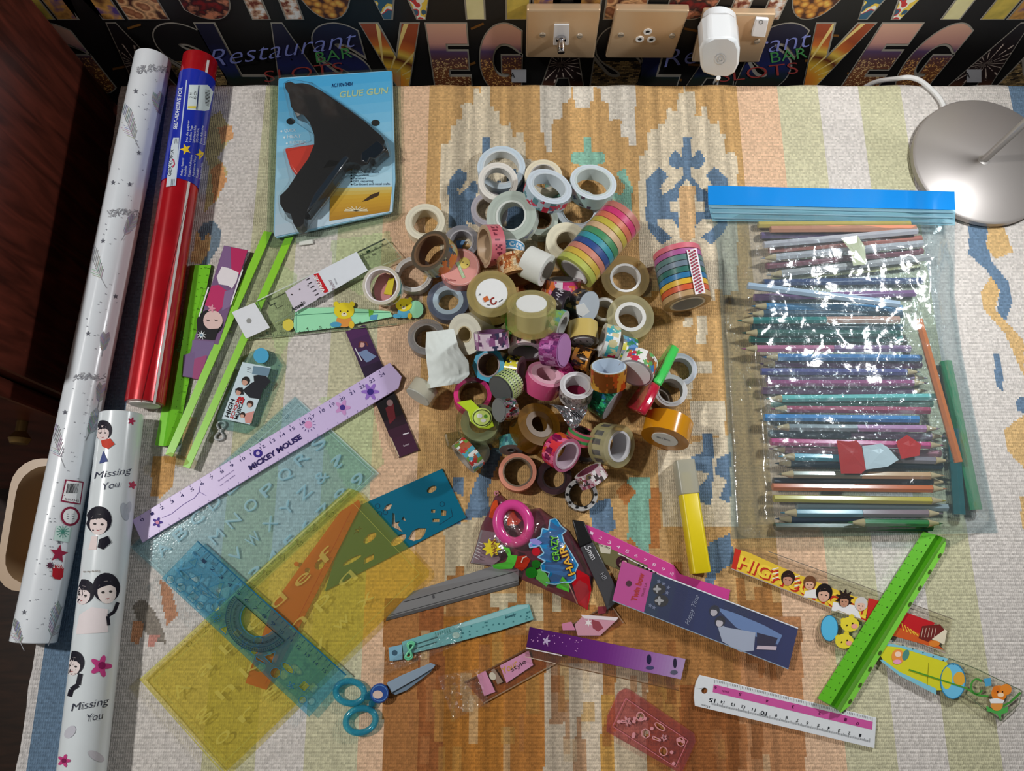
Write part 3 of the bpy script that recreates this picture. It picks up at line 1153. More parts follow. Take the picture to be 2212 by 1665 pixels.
# ---- wall sockets
for lab, nm, cor, extra in [
        ('brass-tinted metal plate with a white insert and silver toggle, leftmost on the wall', 'light_switch', [(1138, 22), (1298, 22), (1283, 127), (1136, 125)], 'switch'),
        ('metal wall plate with three white round holes, between switch and charger', 'wall_socket', [(1331, 22), (1490, 24), (1453, 127), (1308, 126)], 'round'),
        ('metal wall plate with white rocker switch, the charger plugged into it', 'wall_socket', [(1520, 30), (1677, 32), (1640, 136), (1494, 135)], 'plug')]:
    FR = 0.011
    q = [WALL.at(x, y, FR) for x, y in cor]
    c = sum(q, Vector()) / 4
    t = thing(nm, lab, 'switch' if extra == 'switch' else 'socket', (c.x, WALLY, c.z))
    MB().prism(WALL, cor, 0.0015, FR, (214, 184, 148)).build('plate', M.setdefault('brass', attr_mat('brushed_brass_plate', 0.34, metal=0.45, mottle=0.12, bscale=50)), t, bevel=0.002)
    if extra == 'switch':
        scr = [(1172, 75), (1252, 77)]
        MB().prism(WALL, [(1197, 53), (1230, 53), (1228, 98), (1195, 98)], FR, FR + 0.0015, (235, 235, 238)).build('insert', 'gloss', t, bevel=0.0006)
        p = WALL.at(1212, 80, FR)
        MB().lathe(p, (0, -1, -0.15), [(0, 0.0055), (0.004, 0.0055), (0.0045, 0.004), (0.014, 0.0048), (0.018, 0.004)], (200, 200, 205), 20, closed=False, cap=True).build('toggle', 'chrome', t, smooth=True)
    elif extra == 'round':
        scr = [(1341, 75), (1452, 77)]
        for x, y in ((1399, 68), (1382, 84), (1407, 85)):
            p = WALL.at(x, y, FR)
            bu = MB().lathe(p, (0, -1, 0), [(0, 0.0046), (0.0008, 0.0046), (0.0008, 0.0024), (-0.001, 0.0024)], [(240, 240, 240)] * 3 + [(20, 20, 20)], 20).build('bushing', 'gloss', t, smooth=True)
            MB().lathe(p + Vector((0, -0.0002, 0)), (0, -1, 0), [(0, 0.0023), (0.0002, 0.0023)], (14, 14, 14), 16, closed=False, cap=True).build('hole', 'matte', bu)
    else:
        scr = [(1635, 89)]
        MB().prism(WALL, [(1633, 41), (1661, 43), (1653, 82), (1622, 79)], FR, FR + 0.004, (238, 238, 240)).build('rocker', 'gloss', t, bevel=0.0012)
        MB().loop(WALL, ell(1644, 48, 4, 4), 1.4, (120, 120, 120), FR + 0.0043).build('switch_mark', 'print', t)
    for x, y in scr:
        p = WALL.at(x, y, FR)
        MB().lathe(p, (0, -1, 0), [(0, 0.0036), (0.0010, 0.0034), (0.0013, 0.002)], (190, 180, 165), 18, closed=False, cap=True).add(
            [p + Vector((a, -0.0014, b)) for a, b in ((-0.003, -0.0004), (0.003, -0.0004), (0.003, 0.0004), (-0.003, 0.0004))], [(0, 1, 2, 3)], (60, 55, 50)).build('screw', 'metal', t)

# charger plug and its cable
pc = WALL.at(1555, 110, 0.03)
pl = thing('plug_charger', 'white rounded plug-in charger pushed into the socket under the rocker switch', 'charger', pc)
MB().prism(WALL, ell(1556, 62, 37, 24, 0, 28), 0.0115, 0.026, (236, 240, 242)).build('collar', 'gloss', pl, bevel=0.003, smooth=True)
MB().prism(WALL, [(1511, 108), (1520, 92), (1535, 84), (1580, 83), (1592, 90), (1599, 108), (1597, 140), (1588, 158), (1578, 165), (1534, 164), (1518, 158), (1513, 145)], 0.026, 0.058, (240, 243, 244)).build('body', 'gloss', pl, bevel=0.005, smooth=True)
mb = MB()
mb.loop(WALL, ell(1557, 127, 5, 5), 1.6, (205, 208, 210), 0.0583).loop(WALL, ell(1557, 127, 11, 11), 1.6, (215, 218, 220), 0.0583)
mb.build('emblem', 'print', pl)
def spline(ctrl, k=8):
    pts = []
    for i in range(len(ctrl) - 1):
        p0 = ctrl[max(i - 1, 0)]
        p1, p2 = ctrl[i], ctrl[i + 1]
        p3 = ctrl[min(i + 2, len(ctrl) - 1)]
        for j in range(k):
            t_ = j / k
            pts.append(0.5 * ((2 * p1) + (p2 - p0) * t_ + (2 * p0 - 5 * p1 + 4 * p2 - p3) * t_ * t_ + (3 * p1 - p0 - 3 * p2 + p3) * t_ ** 3))
    return pts + [ctrl[-1]]


a = WALL.at(1552, 168, 0.04)
MB().tube(spline([a, a + Vector((0.002, 0.008, -0.02)), Vector((a.x + 0.012, 0.590, -0.06)), Vector((a.x + 0.03, 0.592, -0.30)), Vector((a.x + 0.05, 0.592, -0.60))]), 0.0026, (222, 222, 220), 10).build('cable', 'satin', pl, smooth=True, label='white cable dropping behind the table edge')

# ---- table lamp
lb = Z(0.0).at(2114, 356)
lamp = thing('table_lamp', 'brushed steel table lamp with a round flat base at the back right corner', 'lamp', lb)
R = 0.0765
c = Z(0.003).at(1978, 172)
MB().tube(spline([Vector((c.x - 0.045, 0.594, -0.16)), Vector((c.x - 0.035, 0.590, -0.05)), c + Vector((-0.016, 0.006, -0.006)), c + Vector((0, 0, 0.0012)), Z(0.0035).at(2008, 190), Z(0.0035).at(2030, 214), Z(0.004).at(2040, 236)]), 0.0028, (222, 222, 220), 10).build('cable', 'satin', lamp, smooth=True, label='white cable leaving the lamp base over the far table edge')
MB().lathe(lb + Vector((0, 0, 0.0006)), (0, 0, 1), [(0, R - 0.002), (0.002, R), (0.008, R), (0.0095, R - 0.0025), (0.0098, 0.006), (0.0098, 0.0001)], (176, 170, 166), 72, closed=False, cap=True).build('base', 'metal', lamp, smooth=True)
top = lb + Vector((0, 0, 0.40))
MB().lathe(lb + Vector((0, 0, 0.009)), (0, 0, 1), [(0, 0.0065), (0.002, 0.0065), (0.003, 0.004), (0.36, 0.004)], (190, 186, 182), 20, closed=False, cap=True).build('pole', 'metal', lamp, smooth=True)
hp = LAMP + Vector((0.004, 0.002, 0.03))
arc = []
for i in range(13):
    t = i / 12
    p = (lb + Vector((0, 0, 0.369))) * (1 - t) ** 2 + (lb + Vector((0.0, 0.0, 0.60))) * 2 * t * (1 - t) + (hp + Vector((0, 0, 0.03))) * t * t
    arc.append(p)
MB().tube(arc, 0.0038, (190, 186, 182), 12).build('gooseneck', 'metal', lamp, smooth=True)
ax = (Vector((-0.20, 0.02, 0)) - LAMP).normalized()
MB().lathe(hp - ax * 0.012, ax, [(0, 0.012), (0.012, 0.02), (0.045, 0.040), (0.045, 0.038), (0.014, 0.018)], (188, 184, 180), 36).build('lamp_shade', 'metal', lamp, smooth=True)
MB().ball(hp - ax * -0.004, 0.013, (255, 250, 240), 8).build('bulb', attr_mat('lit_bulb', 0.3, emit=2.0), lamp, smooth=True)

# ================================================================== ROLLS OF PAPER
def cyl_between(pa, pb, r, za=None, zb=None):
    za = r if za is None else za
    zb = r if zb is None else zb
    return Z(za).at(*pa), Z(zb).at(*pb)


def roll_mesh(a, b, r, col, mb=None, wobble=0.0):
    mb = mb or MB()
    L = (b - a).length
    return mb.lathe(a, b - a, [(0, r - 0.0006), (0.0006, r), (L - 0.0006, r), (L, r - 0.0006), (L - 0.0, r - 0.003), (L - 0.02, r - 0.003), (0.02, r - 0.003), (0, r - 0.003)], col, 64)


# white roll with grey feathers and stars
r = 0.0192
a, b = cyl_between((331, 128), (72, 1386), r + 0.0004)
w1 = thing('wrapping_paper_roll', 'long white gift wrap roll printed with grey feathers and small stars, far left', 'wrapping paper', (a + b) / 2 - Vector((0, 0, r)), None)
roll_mesh(a, b, r, (226, 232, 238)).build('paper_roll', 'wrap', w1, smooth=True)
S = Cyl(a, b, r)
mb = MB()
GREY = (120, 122, 128)


def feather(mb, S, x, y, L, ang, col=(160, 162, 168)):
    ca, sa = cos(radians(ang)), sin(radians(ang))
    mb.line(S, (x, y), (x + ca * L, y + sa * L), 1.6, col, 0.0004, 4)
    for i in range(14):
        t = 0.25 + 0.75 * i / 14
        l = L * 0.34 * (1 - abs(t - 0.6) * 1.2)
        for s in (-1, 1):
            q = radians(ang + s * 42)
            px_, py_ = x + ca * L * t, y + sa * L * t
            mb.line(S, (px_, py_), (px_ + cos(q) * l, py_ + sin(q) * l), 1.5, tuple(k + random.randint(-14, 26) for k in col), 0.0004, 2)


for x, y, L, an in [(300, 320, 95, -115), (350, 262, 60, -100), (230, 622, 100, -118), (262, 520, 60, -60), (220, 770, 50, -80), (140, 1010, 100, -112), (186, 952, 70, -65), (52, 1405, 70, -115), (104, 1395, 90, -70), (212, 880, 50, -80)]:
    feather(mb, S, x, y, L, an)
for y in (148, 458, 812):
    xc = 331 - (y - 128) * 259 / 1258
    for i in range(40):
        t = random.uniform(-34, 34)
        mb.line(S, (xc + t, y + random.uniform(-9, 8) + abs(t) * 0.12), (xc + t + 6, y + random.uniform(-10, 8) + abs(t) * 0.12), 2.2, random.choice([(160, 162, 168), (182, 185, 190), (136, 138, 146)]), 0.00045)
for x, y in [(293, 197), (300, 330), (244, 394), (280, 398), (222, 520), (162, 700), (140, 890), (80, 1150), (52, 1322), (250, 640), (128, 1170), (190, 720)]:
    if abs(x - (331 - (y - 128) * 259 / 1258)) < 36:
        mb.flat(S, star(x, y, 6, 2.6), (98, 100, 110), 0.0004)
for i in range(120):
    y = random.uniform(130, 1380)
    x = 331 - (y - 128) * 259 / 1258 + random.uniform(-30, 32)
    mb.flat(S, ell(x, y, 1.4, 1.4, 0, 6), (160, 164, 172), 0.0004)
mb.flat(S, [(141, 1035), (181, 1040), (174, 1090), (131, 1083)], (140, 40, 70), 0.0006)
mb.flat(S, [(144, 1038), (178, 1043), (172, 1087), (134, 1080)], (236, 238, 240), 0.0008)
for i in range(11):
    x = 147 + i * 2.3
    mb.line(S, (x, 1044), (x - 4, 1065), random.choice([0.9, 1.5]), (50, 50, 56), 0.001)
mb.line(S, (138, 1070), (174, 1075), 1.5, (120, 40, 60), 0.001)
mb.text(S, '5 012345', (140, 1080), (170, 1084), 5, (90, 60, 70), 0.001)
mb.flat(S, ell(152, 1115, 21, 21), (140, 36, 66), 0.0006)
mb.flat(S, ell(152, 1115, 16, 16), (238, 240, 242), 0.0009)
for k in (-5, 0, 5):
    mb.line(S, (144, 1115 + k), (161, 1115 + k), 1.4, (120, 120, 128), 0.0011)
mb.flat(S, [(122, 1135), (156, 1140), (150, 1172), (116, 1166)], (196, 222, 216), 0.0006)
for i in range(12):
    an = 2 * pi * i / 12
    mb.line(S, (136, 1148), (136 + 14 * cos(an), 1148 + 14 * sin(an)), 1.6, (70, 140, 125), 0.0008)
mb.flat(S, star(127, 1196, 21, 9, 5, -80), (150, 36, 66), 0.0007)
mb.flat(S, star(108, 1221, 9, 5, 8), (90, 50, 70), 0.0007)
mb.flat(S, [(114, 1226), (120, 1220), (134, 1221), (138, 1228), (136, 1246), (130, 1252), (118, 1250), (113, 1244)], (176, 26, 40), 0.0007)
mb.text(S, '3 for 2', (136, 1228), (115, 1226), -11, (245, 235, 235), 0.001, 0.01)
mb.build('print', 'print', w1)

# red self-adhesive foil roll with a blue label
r = 0.0185
a, b = cyl_between((433, 130), (313, 872), r + 0.0004)
w2 = thing('adhesive_foil_roll', 'red self-adhesive foil roll with a white painted highlight and blue label', 'foil roll', (a + b) / 2 - Vector((0, 0, r)))
mb = MB()
L = (b - a).length
mb.lathe(a, b - a, [(0, r - 0.0006), (0.0006, r), (L - 0.0006, r), (L, r - 0.0006), (L, r - 0.004), (0, r - 0.004)], (188, 22, 34), 64)
mb.build('foil', 'foilpaper', w2, smooth=True)
S = Cyl(a, b, r)
mb = MB()
mb.line(S, (450, 130), (333, 872), 5.5, (235, 228, 226), 0.0004, 14)  # shine along the foil, painted on as a white line
mb.line(S, (410, 410), (305, 868), 1.2, (110, 10, 20), 0.0004, 10)
mb.build('painted_highlight', 'print', w2)
mb = MB()
ax = (b - a).normalized()
L0 = (Z(r).at(428, 172) - a).dot(ax)
L1 = (Z(r).at(390, 404) - a).dot(ax)
mb.lathe(a, ax, [(L0, r + 0.0003), (L0, r + 0.0006), (L1, r + 0.0006), (L1, r + 0.0003)], (34, 52, 176), 64)
mb.build('label_sleeve', 'gloss', w2, smooth=True, label='blue printed label sleeve')


def RL(x, y):
    return (340 + x / 6.406, 160 + y / 6.404)


mb = MB()
hh = 0.0008
mb.line(S, RL(405, 80), RL(245, 1540), 2.6, (190, 205, 235), hh, 10)
mb.flat(S, [RL(440, 148), RL(700, 150), RL(800, 225), RL(755, 560), RL(660, 510), RL(410, 488)], (214, 228, 232), hh)
mb.line(S, RL(575, 155), RL(545, 492), 2.2, (30, 44, 90), hh + 0.0003, 4)
mb.flat(S, [RL(425, 440), RL(535, 440), RL(530, 475), RL(420, 472)], (222, 206, 90), hh + 0.0002)
mb.text(S, '2 M', RL(480, 330), RL(485, 260), 6, (60, 66, 70), hh + 0.0003)
mb.text(S, '45 CM', RL(535, 350), RL(545, 235), 6, (60, 66, 70), hh + 0.0003)
for i in range(12):
    y = 215 + i * 19
    mb.line(S, RL(665 + 0 * i, y), RL(795 - i * 2.6, y + 34), random.choice([0.8, 1.3, 1.8]), (40, 40, 44), hh + 0.0003, 2)
mb.text(S, 'SELF-ADHESIVE FOIL', RL(268, 765), RL(345, 180), 8, (225, 232, 245), hh, 0.02)
mb.flat(S, [RL(220, 880), RL(300, 880), RL(245, 1540), RL(120, 1560), RL(150, 1300), RL(190, 1000)], (206, 218, 228), hh)
mb.text(S, 'GEKKOFIX', RL(185, 1410), RL(225, 1040), 8, (60, 66, 76), hh + 0.0003)
mb.path(S, [RL(200, 1170), RL(225, 1190), RL(235, 1250), RL(205, 1290)], 2.5, (200, 50, 90), hh + 0.0003)
for x in (245, 265, 285):
    mb.line(S, RL(x, 890), RL(x - 8, 960), 0.8, (130, 140, 150), hh + 0.0003)
    mb.line(S, RL(x - 50, 1450), RL(x - 58, 1545), 0.8, (130, 140, 150), hh + 0.0003)
mb.flat(S, star(*RL(390, 1040), 13, 5.4, 5, 180), (240, 205, 50), hh)
mb.flat(S, star(*RL(605, 1110), 12.5, 5.2, 5, 180), (240, 205, 50), hh)
for x, y0, y1, s in [(415, 945, 640, 'Jeu de papier'), (465, 945, 715, 'Tapefine Pega'), (515, 950, 715, 'Samolepici folie'), (560, 945, 750, 'DC-FIX F/A'), (615, 960, 715, 'Folie Adhesive'), (660, 980, 790, 'Lamina auto'),
                     (345, 1410, 1165, 'Ambar Material'), (395, 1415, 1270, 'Klebefolie'), (455, 1420, 1120, 'Plastico Adhesivo'), (510, 1420, 1130, 'Adhesive Vinyl'), (560, 1440, 1300, 'Kontakt'), (610, 1455, 1225, 'Samolepiaca folia')]:
    mb.text(S, s, RL(x, y0), RL(x + (y0 - y1) * 0.1, y1), 5, (222, 230, 245), hh)
mb.build('label_print', 'print', w2)
MB().lathe(b - ax * 0.002, ax, [(0, r - 0.004), (0.0035, r - 0.004), (0.004, r - 0.0048), (0.004, 0.0002), (0, 0.0002)], (226, 220, 214), 48).build('end_cap', 'satin', w2, smooth=True)
MB().lathe(a + ax * 0.002, -ax, [(0, r - 0.004), (0.003, r - 0.004), (0.003, 0.0002), (0, 0.0002)], (226, 220, 214), 48).build('end_cap', 'satin', w2, smooth=True)

# white roll printed with girls' faces and flowers
r = 0.0200
a, b = cyl_between((263, 895), (166, 1760), r + 0.0004)
w3 = thing('wrapping_paper_roll', 'white gift wrap roll printed with faces, pink flowers and script lettering, near left edge', 'wrapping paper', (a + b) / 2 - Vector((0, 0, r)))
roll_mesh(a, b, r, (224, 232, 236)).build('paper_roll', 'wrap', w3, smooth=True)
S = Cyl(a, b, r)


def WL(x, y):
    return (x / 2.019, 840 + y / 2.018)


mb = MB()
for x, y, rr in [(575, 140, 9), (580, 420, 8)]:
    mb.flat(S, flower(*WL(x, y), rr), (190, 50, 90), 0.0004)
head(mb, S, *WL(448, 185), 20, (34, 30, 42), (232, 214, 212), 0, 0.0004)
mb.flat(S, [WL(440, 225), WL(480, 215), WL(500, 240), WL(470, 262), WL(445, 250)], (206, 66, 46), 0.0007)
mb.flat(S, [WL(432, 325), WL(450, 270), WL(470, 315)], (70, 84, 140), 0.0006)
mb.text(S, 'Missing', WL(410, 392), WL(578, 365), 15, (58, 62, 84), 0.0006, -0.01, 0.35)
mb.text(S, 'You', WL(452, 440), WL(527, 425), 16, (58, 62, 84), 0.0006, -0.01, 0.35)
head(mb, S, *WL(430, 580), 28, (30, 28, 40), (236, 220, 218), 4, 0.0004)
mb.flat(S, [WL(425, 690), WL(432, 655), WL(470, 640), WL(485, 668), WL(450, 700)], (30, 28, 40), 0.0006)
mb.flat(S, [WL(400, 640), WL(425, 640), WL(420, 700), WL(385, 700)], (236, 220, 218), 0.0004)
mb.flat(S, ell(*WL(545, 535), 9, 20, -12), (180, 188, 198), 0.0004)
mb.flat(S, ell(*WL(560, 520), 6, 15, 14), (188, 194, 202), 0.0004)
mb.flat(S, flower(*WL(578, 418), 9), (190, 70, 100), 0.0005)
mb.text(S, 'to my darling', WL(362, 800), WL(435, 797), 5, (120, 100, 80), 0.0006)
head(mb, S, *WL(360, 890), 25, (32, 30, 42), (236, 222, 222), 10, 0.0004)
head(mb, S, *WL(465, 875), 30, (32, 30, 42), (238, 226, 222), -6, 0.0008)
mb.path(S, [WL(515, 930), WL(500, 970), WL(470, 990), WL(475, 1030)], 7, (32, 30, 42), 0.0008)
mb.flat(S, [WL(345, 985), WL(400, 950), WL(470, 960), WL(470, 1060), WL(330, 1070)], (236, 226, 228), 0.0003)
head(mb, S, *WL(318, 1200), 24, (30, 28, 40), (236, 222, 220), 10, 0.0004)
mb.path(S, [WL(350, 1240), WL(340, 1290), WL(310, 1310), WL(302, 1340)], 10, (30, 28, 40), 0.0006)
mb.flat(S, flower(*WL(440, 1208), 25, 5, 40), (206, 70, 140), 0.0005)
mb.flat(S, ell(*WL(445, 1205), 8, 8), (140, 30, 90), 0.0008)
mb.text(S, 'Missing', WL(310, 1405), WL(480, 1372), 17, (48, 52, 70), 0.0006, -0.01, 0.35)
mb.text(S, 'You', WL(385, 1450), WL(455, 1435), 17, (48, 52, 70), 0.0006, -0.01, 0.35)
mb.flat(S, ell(*WL(305, 1495), 16, 10, -50), (196, 196, 206), 0.0004)
mb.flat(S, ell(*WL(420, 1600), 20, 9, 30), (200, 198, 206), 0.0004)
mb.flat(S, flower(*WL(278, 1620), 15, 5, 30), (196, 64, 128), 0.0005)
mb.flat(S, ell(*WL(278, 1620), 5, 5), (130, 30, 80), 0.0008)
mb.build('print', 'print', w3)

# ================================================================== GLUE GUN CARD
def GC(x, y):
    return (560 + x / 3.966, 120 + y / 3.964)


def GP(*p):
    return [GC(p[i], p[i + 1]) for i in range(0, len(p), 2)]


P0 = Z(0.0078)
gl = thing('glue_gun_pack', 'black glue gun with red trigger on a blue card in clear blister packaging', 'glue gun', Z(0).at(720, 330))
MB().prism(P0, GP(95, 190, 165, 165, 1135, 105, 1210, 120, 1225, 1335, 1170, 1400, 130, 1640, 60, 1620), -0.0055, -0.0035, (196, 212, 200)).build('blister_back', 'clear', gl, bevel=0.0005)
card = MB()
card.prism(P0, GP(165, 210, 185, 190, 1115, 130, 1140, 145, 1165, 1060, 1140, 1330, 1105, 1350, 150, 1560, 128, 1540, 122, 1500), -0.003, -0.0004, (150, 200, 226))
card.build('card', 'print', gl)
cp = MB()
q = Quad(GC(167, 198), GC(1135, 132), GC(1140, 1335), GC(132, 1550))
gradient(cp, P0, q, [(72, 168, 220), (110, 186, 226), (150, 204, 230), (176, 216, 234), (198, 218, 232)], 0.0001, 14, 'v')
cp.text(P0, 'AC110V-240V', GC(620, 272), GC(805, 255), 8, (24, 60, 110), 0.0004, 0.02)
cp.text(P0, 'GLUE GUN', GC(690, 360), GC(1110, 322), 14, (176, 200, 160), 0.0004, 0.02, 0.2)
for i, (s, x) in enumerate([('QUICK', 215), ('HEAT', 240), ('ELECTRIC', 262)]):
    cp.text(P0, s, GC(x, 655 + i * 52), GC(x + 100 + i * 20, 650 + i * 52), 7, (214, 234, 244), 0.0004)
    cp.flat(P0, ell(*GC(x - 25, 648 + i * 52), 2.2), (214, 234, 244), 0.0004)
cp.text(P0, 'A professional idea', GC(770, 965), GC(955, 960), 5, (50, 70, 90), 0.0004)
for i, s in enumerate(['Toys and models', 'Artificial flowers', 'Decorations', 'Furniture', 'DIY, repairing', 'Cardboard and metal crafts']):
    y = 985 + i * 25
    cp.text(P0, s, GC(808, y), GC(808 + 12 * len(s), y - 4), 5, (60, 80, 100), 0.0004)
    cp.flat(P0, ell(*GC(790, y - 8), 1.8), (20, 30, 40), 0.0004)
q2 = Quad(GC(612, 1132), GC(1138, 1122), GC(1115, 1332), GC(600, 1416))
gradient(cp, P0, q2, [(206, 196, 130), (206, 164, 60), (196, 150, 56), (176, 130, 50)], 0.0004, 8, 'v')
for i in range(9):
    an = pi + pi * i / 8
    x, y = GC(830, 1330)
    cp.line(P0, (x, y), (x + 26 * cos(an), y + 10 * sin(an)), 1.6, (226, 220, 190), 0.0007)
cp.flat(P0, GP(880, 1250, 960, 1190, 1030, 1165, 1020, 1200, 930, 1240), (70, 54, 40), 0.0007)
cp.build('card_print', 'print', gl)
for x, y in ((268, 563), (996, 576)):
    MB().flat(P0, ell(*GC(x, y), 9, 7), (40, 48, 50), 0.0005).build('hang_hole', 'gloss', gl)
gun = GP(222, 235, 265, 222, 300, 240, 370, 235, 440, 250, 530, 300, 640, 375, 770, 465, 900, 560, 985, 635, 1050, 690, 1075, 730, 1065, 770, 1100, 802, 990, 890, 960, 880, 930, 930, 880, 945, 830, 915, 770, 910, 725, 935, 700, 985, 420, 1345, 390, 1335, 380, 1440, 345, 1470, 310, 1465, 290, 1430, 270, 1355, 215, 1335, 178, 1270, 178, 1200, 240, 1140, 320, 1020, 420, 880, 470, 760, 470, 680, 430, 570, 380, 510, 300, 480, 270, 430, 255, 330, 222, 275)
PG = Z(0.0145)
MB().prism(PG, gun, -0.006, 0.009, (14, 15, 17)).build('gun_body', 'gloss', gl, bevel=0.006, smooth=True, label='black glue gun body')
MB().prism(Z(0.0232), GP(470, 1180, 600, 1010, 700, 880, 740, 850, 770, 870, 660, 1020, 480, 1260, 400, 1340), 0, 0.003, (40, 50, 60)).build('grip', 'gloss', gl, bevel=0.0014, smooth=True)
MB().prism(Z(0.0232), GP(870, 830, 1010, 720, 1060, 760, 1080, 800, 990, 880, 950, 870, 920, 920, 870, 900), 0, 0.003, (30, 38, 46)).build('rear_cap', 'gloss', gl, bevel=0.0014, smooth=True)
MB().prism(Z(0.0138), GP(215, 792, 480, 755, 474, 860, 320, 1028, 262, 945), -0.0056, 0.004, (206, 50, 28)).build('trigger', 'satin', gl, bevel=0.002, smooth=True, label='red trigger')
MB().prism(P0, GP(222, 235, 265, 220, 305, 238, 310, 300, 290, 300, 235, 290), 0.0004, 0.012, (60, 74, 80)).build('nozzle', 'gloss', gl, bevel=0.003, smooth=True)
cx = sum(p[0] for p in gun) / len(gun)
cy = sum(p[1] for p in gun) / len(gun)
shell = MB()
shell.prism(PG, GP(190, 225, 265, 190, 470, 225, 800, 450, 1085, 690, 1120, 800, 1000, 910, 900, 965, 760, 950, 440, 1380, 395, 1480, 300, 1500, 250, 1385, 160, 1340, 150, 1190, 250, 1060, 190, 790, 440, 720, 400, 590, 250, 490), -0.0056, 0.0115, (248, 250, 250)).build('blister_dome', M['clear'], gl, bevel=0.004, smooth=True)
MB().prism(Z(0.0), GP(345, 1590, 455, 1570, 458, 1608, 340, 1625), 0.001, 0.003, (225, 228, 220)).build('hang_tab', 'print', gl)

# ================================================================== ROLLS OF TAPE
PLACED = []      # (centre of visible face, normal, R, Rh, width)


def tape_frame(px, py, a, ratio, bdir, w, z0):
    z = z0 + w
    for _ in range(7):
        c = Z(z).at(px, py)
        d = (c - CAM).normalized()
        if ratio is None:
            n = Vector((0, 0, 1))
        else:
            tau = acos(max(min(ratio, 1), 0.02))
            bx, by = cos(radians(bdir)), sin(radians(bdir))
            u = Vector((-bx, by * CS, by * SN))
            u = (u - d * u.dot(d)).normalized()
            n = (-d * cos(tau) + u * sin(tau)).normalized()
        R = a * depth_of(c) / FPX
        k = R * sqrt(max(1 - n.z * n.z, 0))
        mz = min(c.z, c.z - n.z * w) - k
        z += z0 - mz
    return c, n, R


def ring_pts(c, n, R, Rh, w):
    e1 = n.orthogonal().normalized()
    e2 = n.cross(e1)
    out = []
    for rr in (R * 0.985, (R + Rh) / 2, Rh * 1.03):
        for t in (0.04, 0.5, 0.96):
            for i in range(26):
                q = 2 * pi * i / 26
                out.append(c - n * (w * t) + (e1 * cos(q) + e2 * sin(q)) * rr)
    return np.array([p[:] for p in out])


def hits(pts, o):
    c, n, R, Rh, w = o
    d = pts - np.array(c[:])
    t = -(d @ np.array(n[:]))
    rad = np.sqrt(np.maximum((d * d).sum(1) - t * t, 0))
    return int(((t > 0.0006) & (t < w - 0.0006) & (rad < R - 0.0005) & (rad > Rh + 0.0005)).sum())


def solid(kind, ti, v):
    return None


def band_colors(n, m, fn):
    return [fn(i / n, (k + 0.5) / m, i, k) for k in range(m) for i in range(n)]


def pat_blobs(base, cols, seed, dens=0.16, bw=(2, 5)):
    rr = random.Random(seed)
    N, Mr = 96, 10
    grid = [[base] * N for _ in range(Mr)]
    for _ in range(int(N * Mr * dens / 6)):
        c = rr.choice(cols)
        x, y = rr.randrange(N), rr.randrange(Mr)
        w = rr.randint(*bw)
        for dy in range(-w // 2, w // 2 + 1):
            for dx in range(-w // 2, w // 2 + 1):
                if dx * dx + dy * dy <= w * w / 4 + 0.3 and 0 <= y + dy < Mr:
                    grid[y + dy][(x + dx) % N] = c
    return lambda u, v, i, k: grid[min(int(v * Mr), Mr - 1)][int(u * N) % N]


def pat_plain(base):
    return lambda u, v, i, k: base


def pat_lines(c1, c2, nv=5):
    return lambda u, v, i, k: c1 if int(v * 2 * nv) % 2 else c2


def pat_check(c1, c2, c3, nu=40, nv=5):
    def f(u, v, i, k):
        a, b = int(u * nu * 2) % 2, int(v * nv * 2) % 2
        return c3 if a and b else (c1 if b else c2)
    return f


def pat_text(base, ink, seed, v0=0.25, v1=0.75, edge=None):
    rr = random.Random(seed)
    on = [rr.random() < 0.62 for _ in range(120)]
    on2 = [rr.random() < 0.6 for _ in range(480)]

    def f(u, v, i, k):
        if edge and (v < 0.13 or v > 0.87):
            return edge
        if v0 < v < v1 and on[int(u * 120) % 120] and on2[(int(u * 120) * 4 + int(v * 8)) % 480]:
            return ink
        return base
    return f


def pat_dash(base, ink, nu=22):
    return lambda u, v, i, k: ink if (int(u * nu * 2) % 2 and 0.25 < v < 0.75) else base


TAPES = []


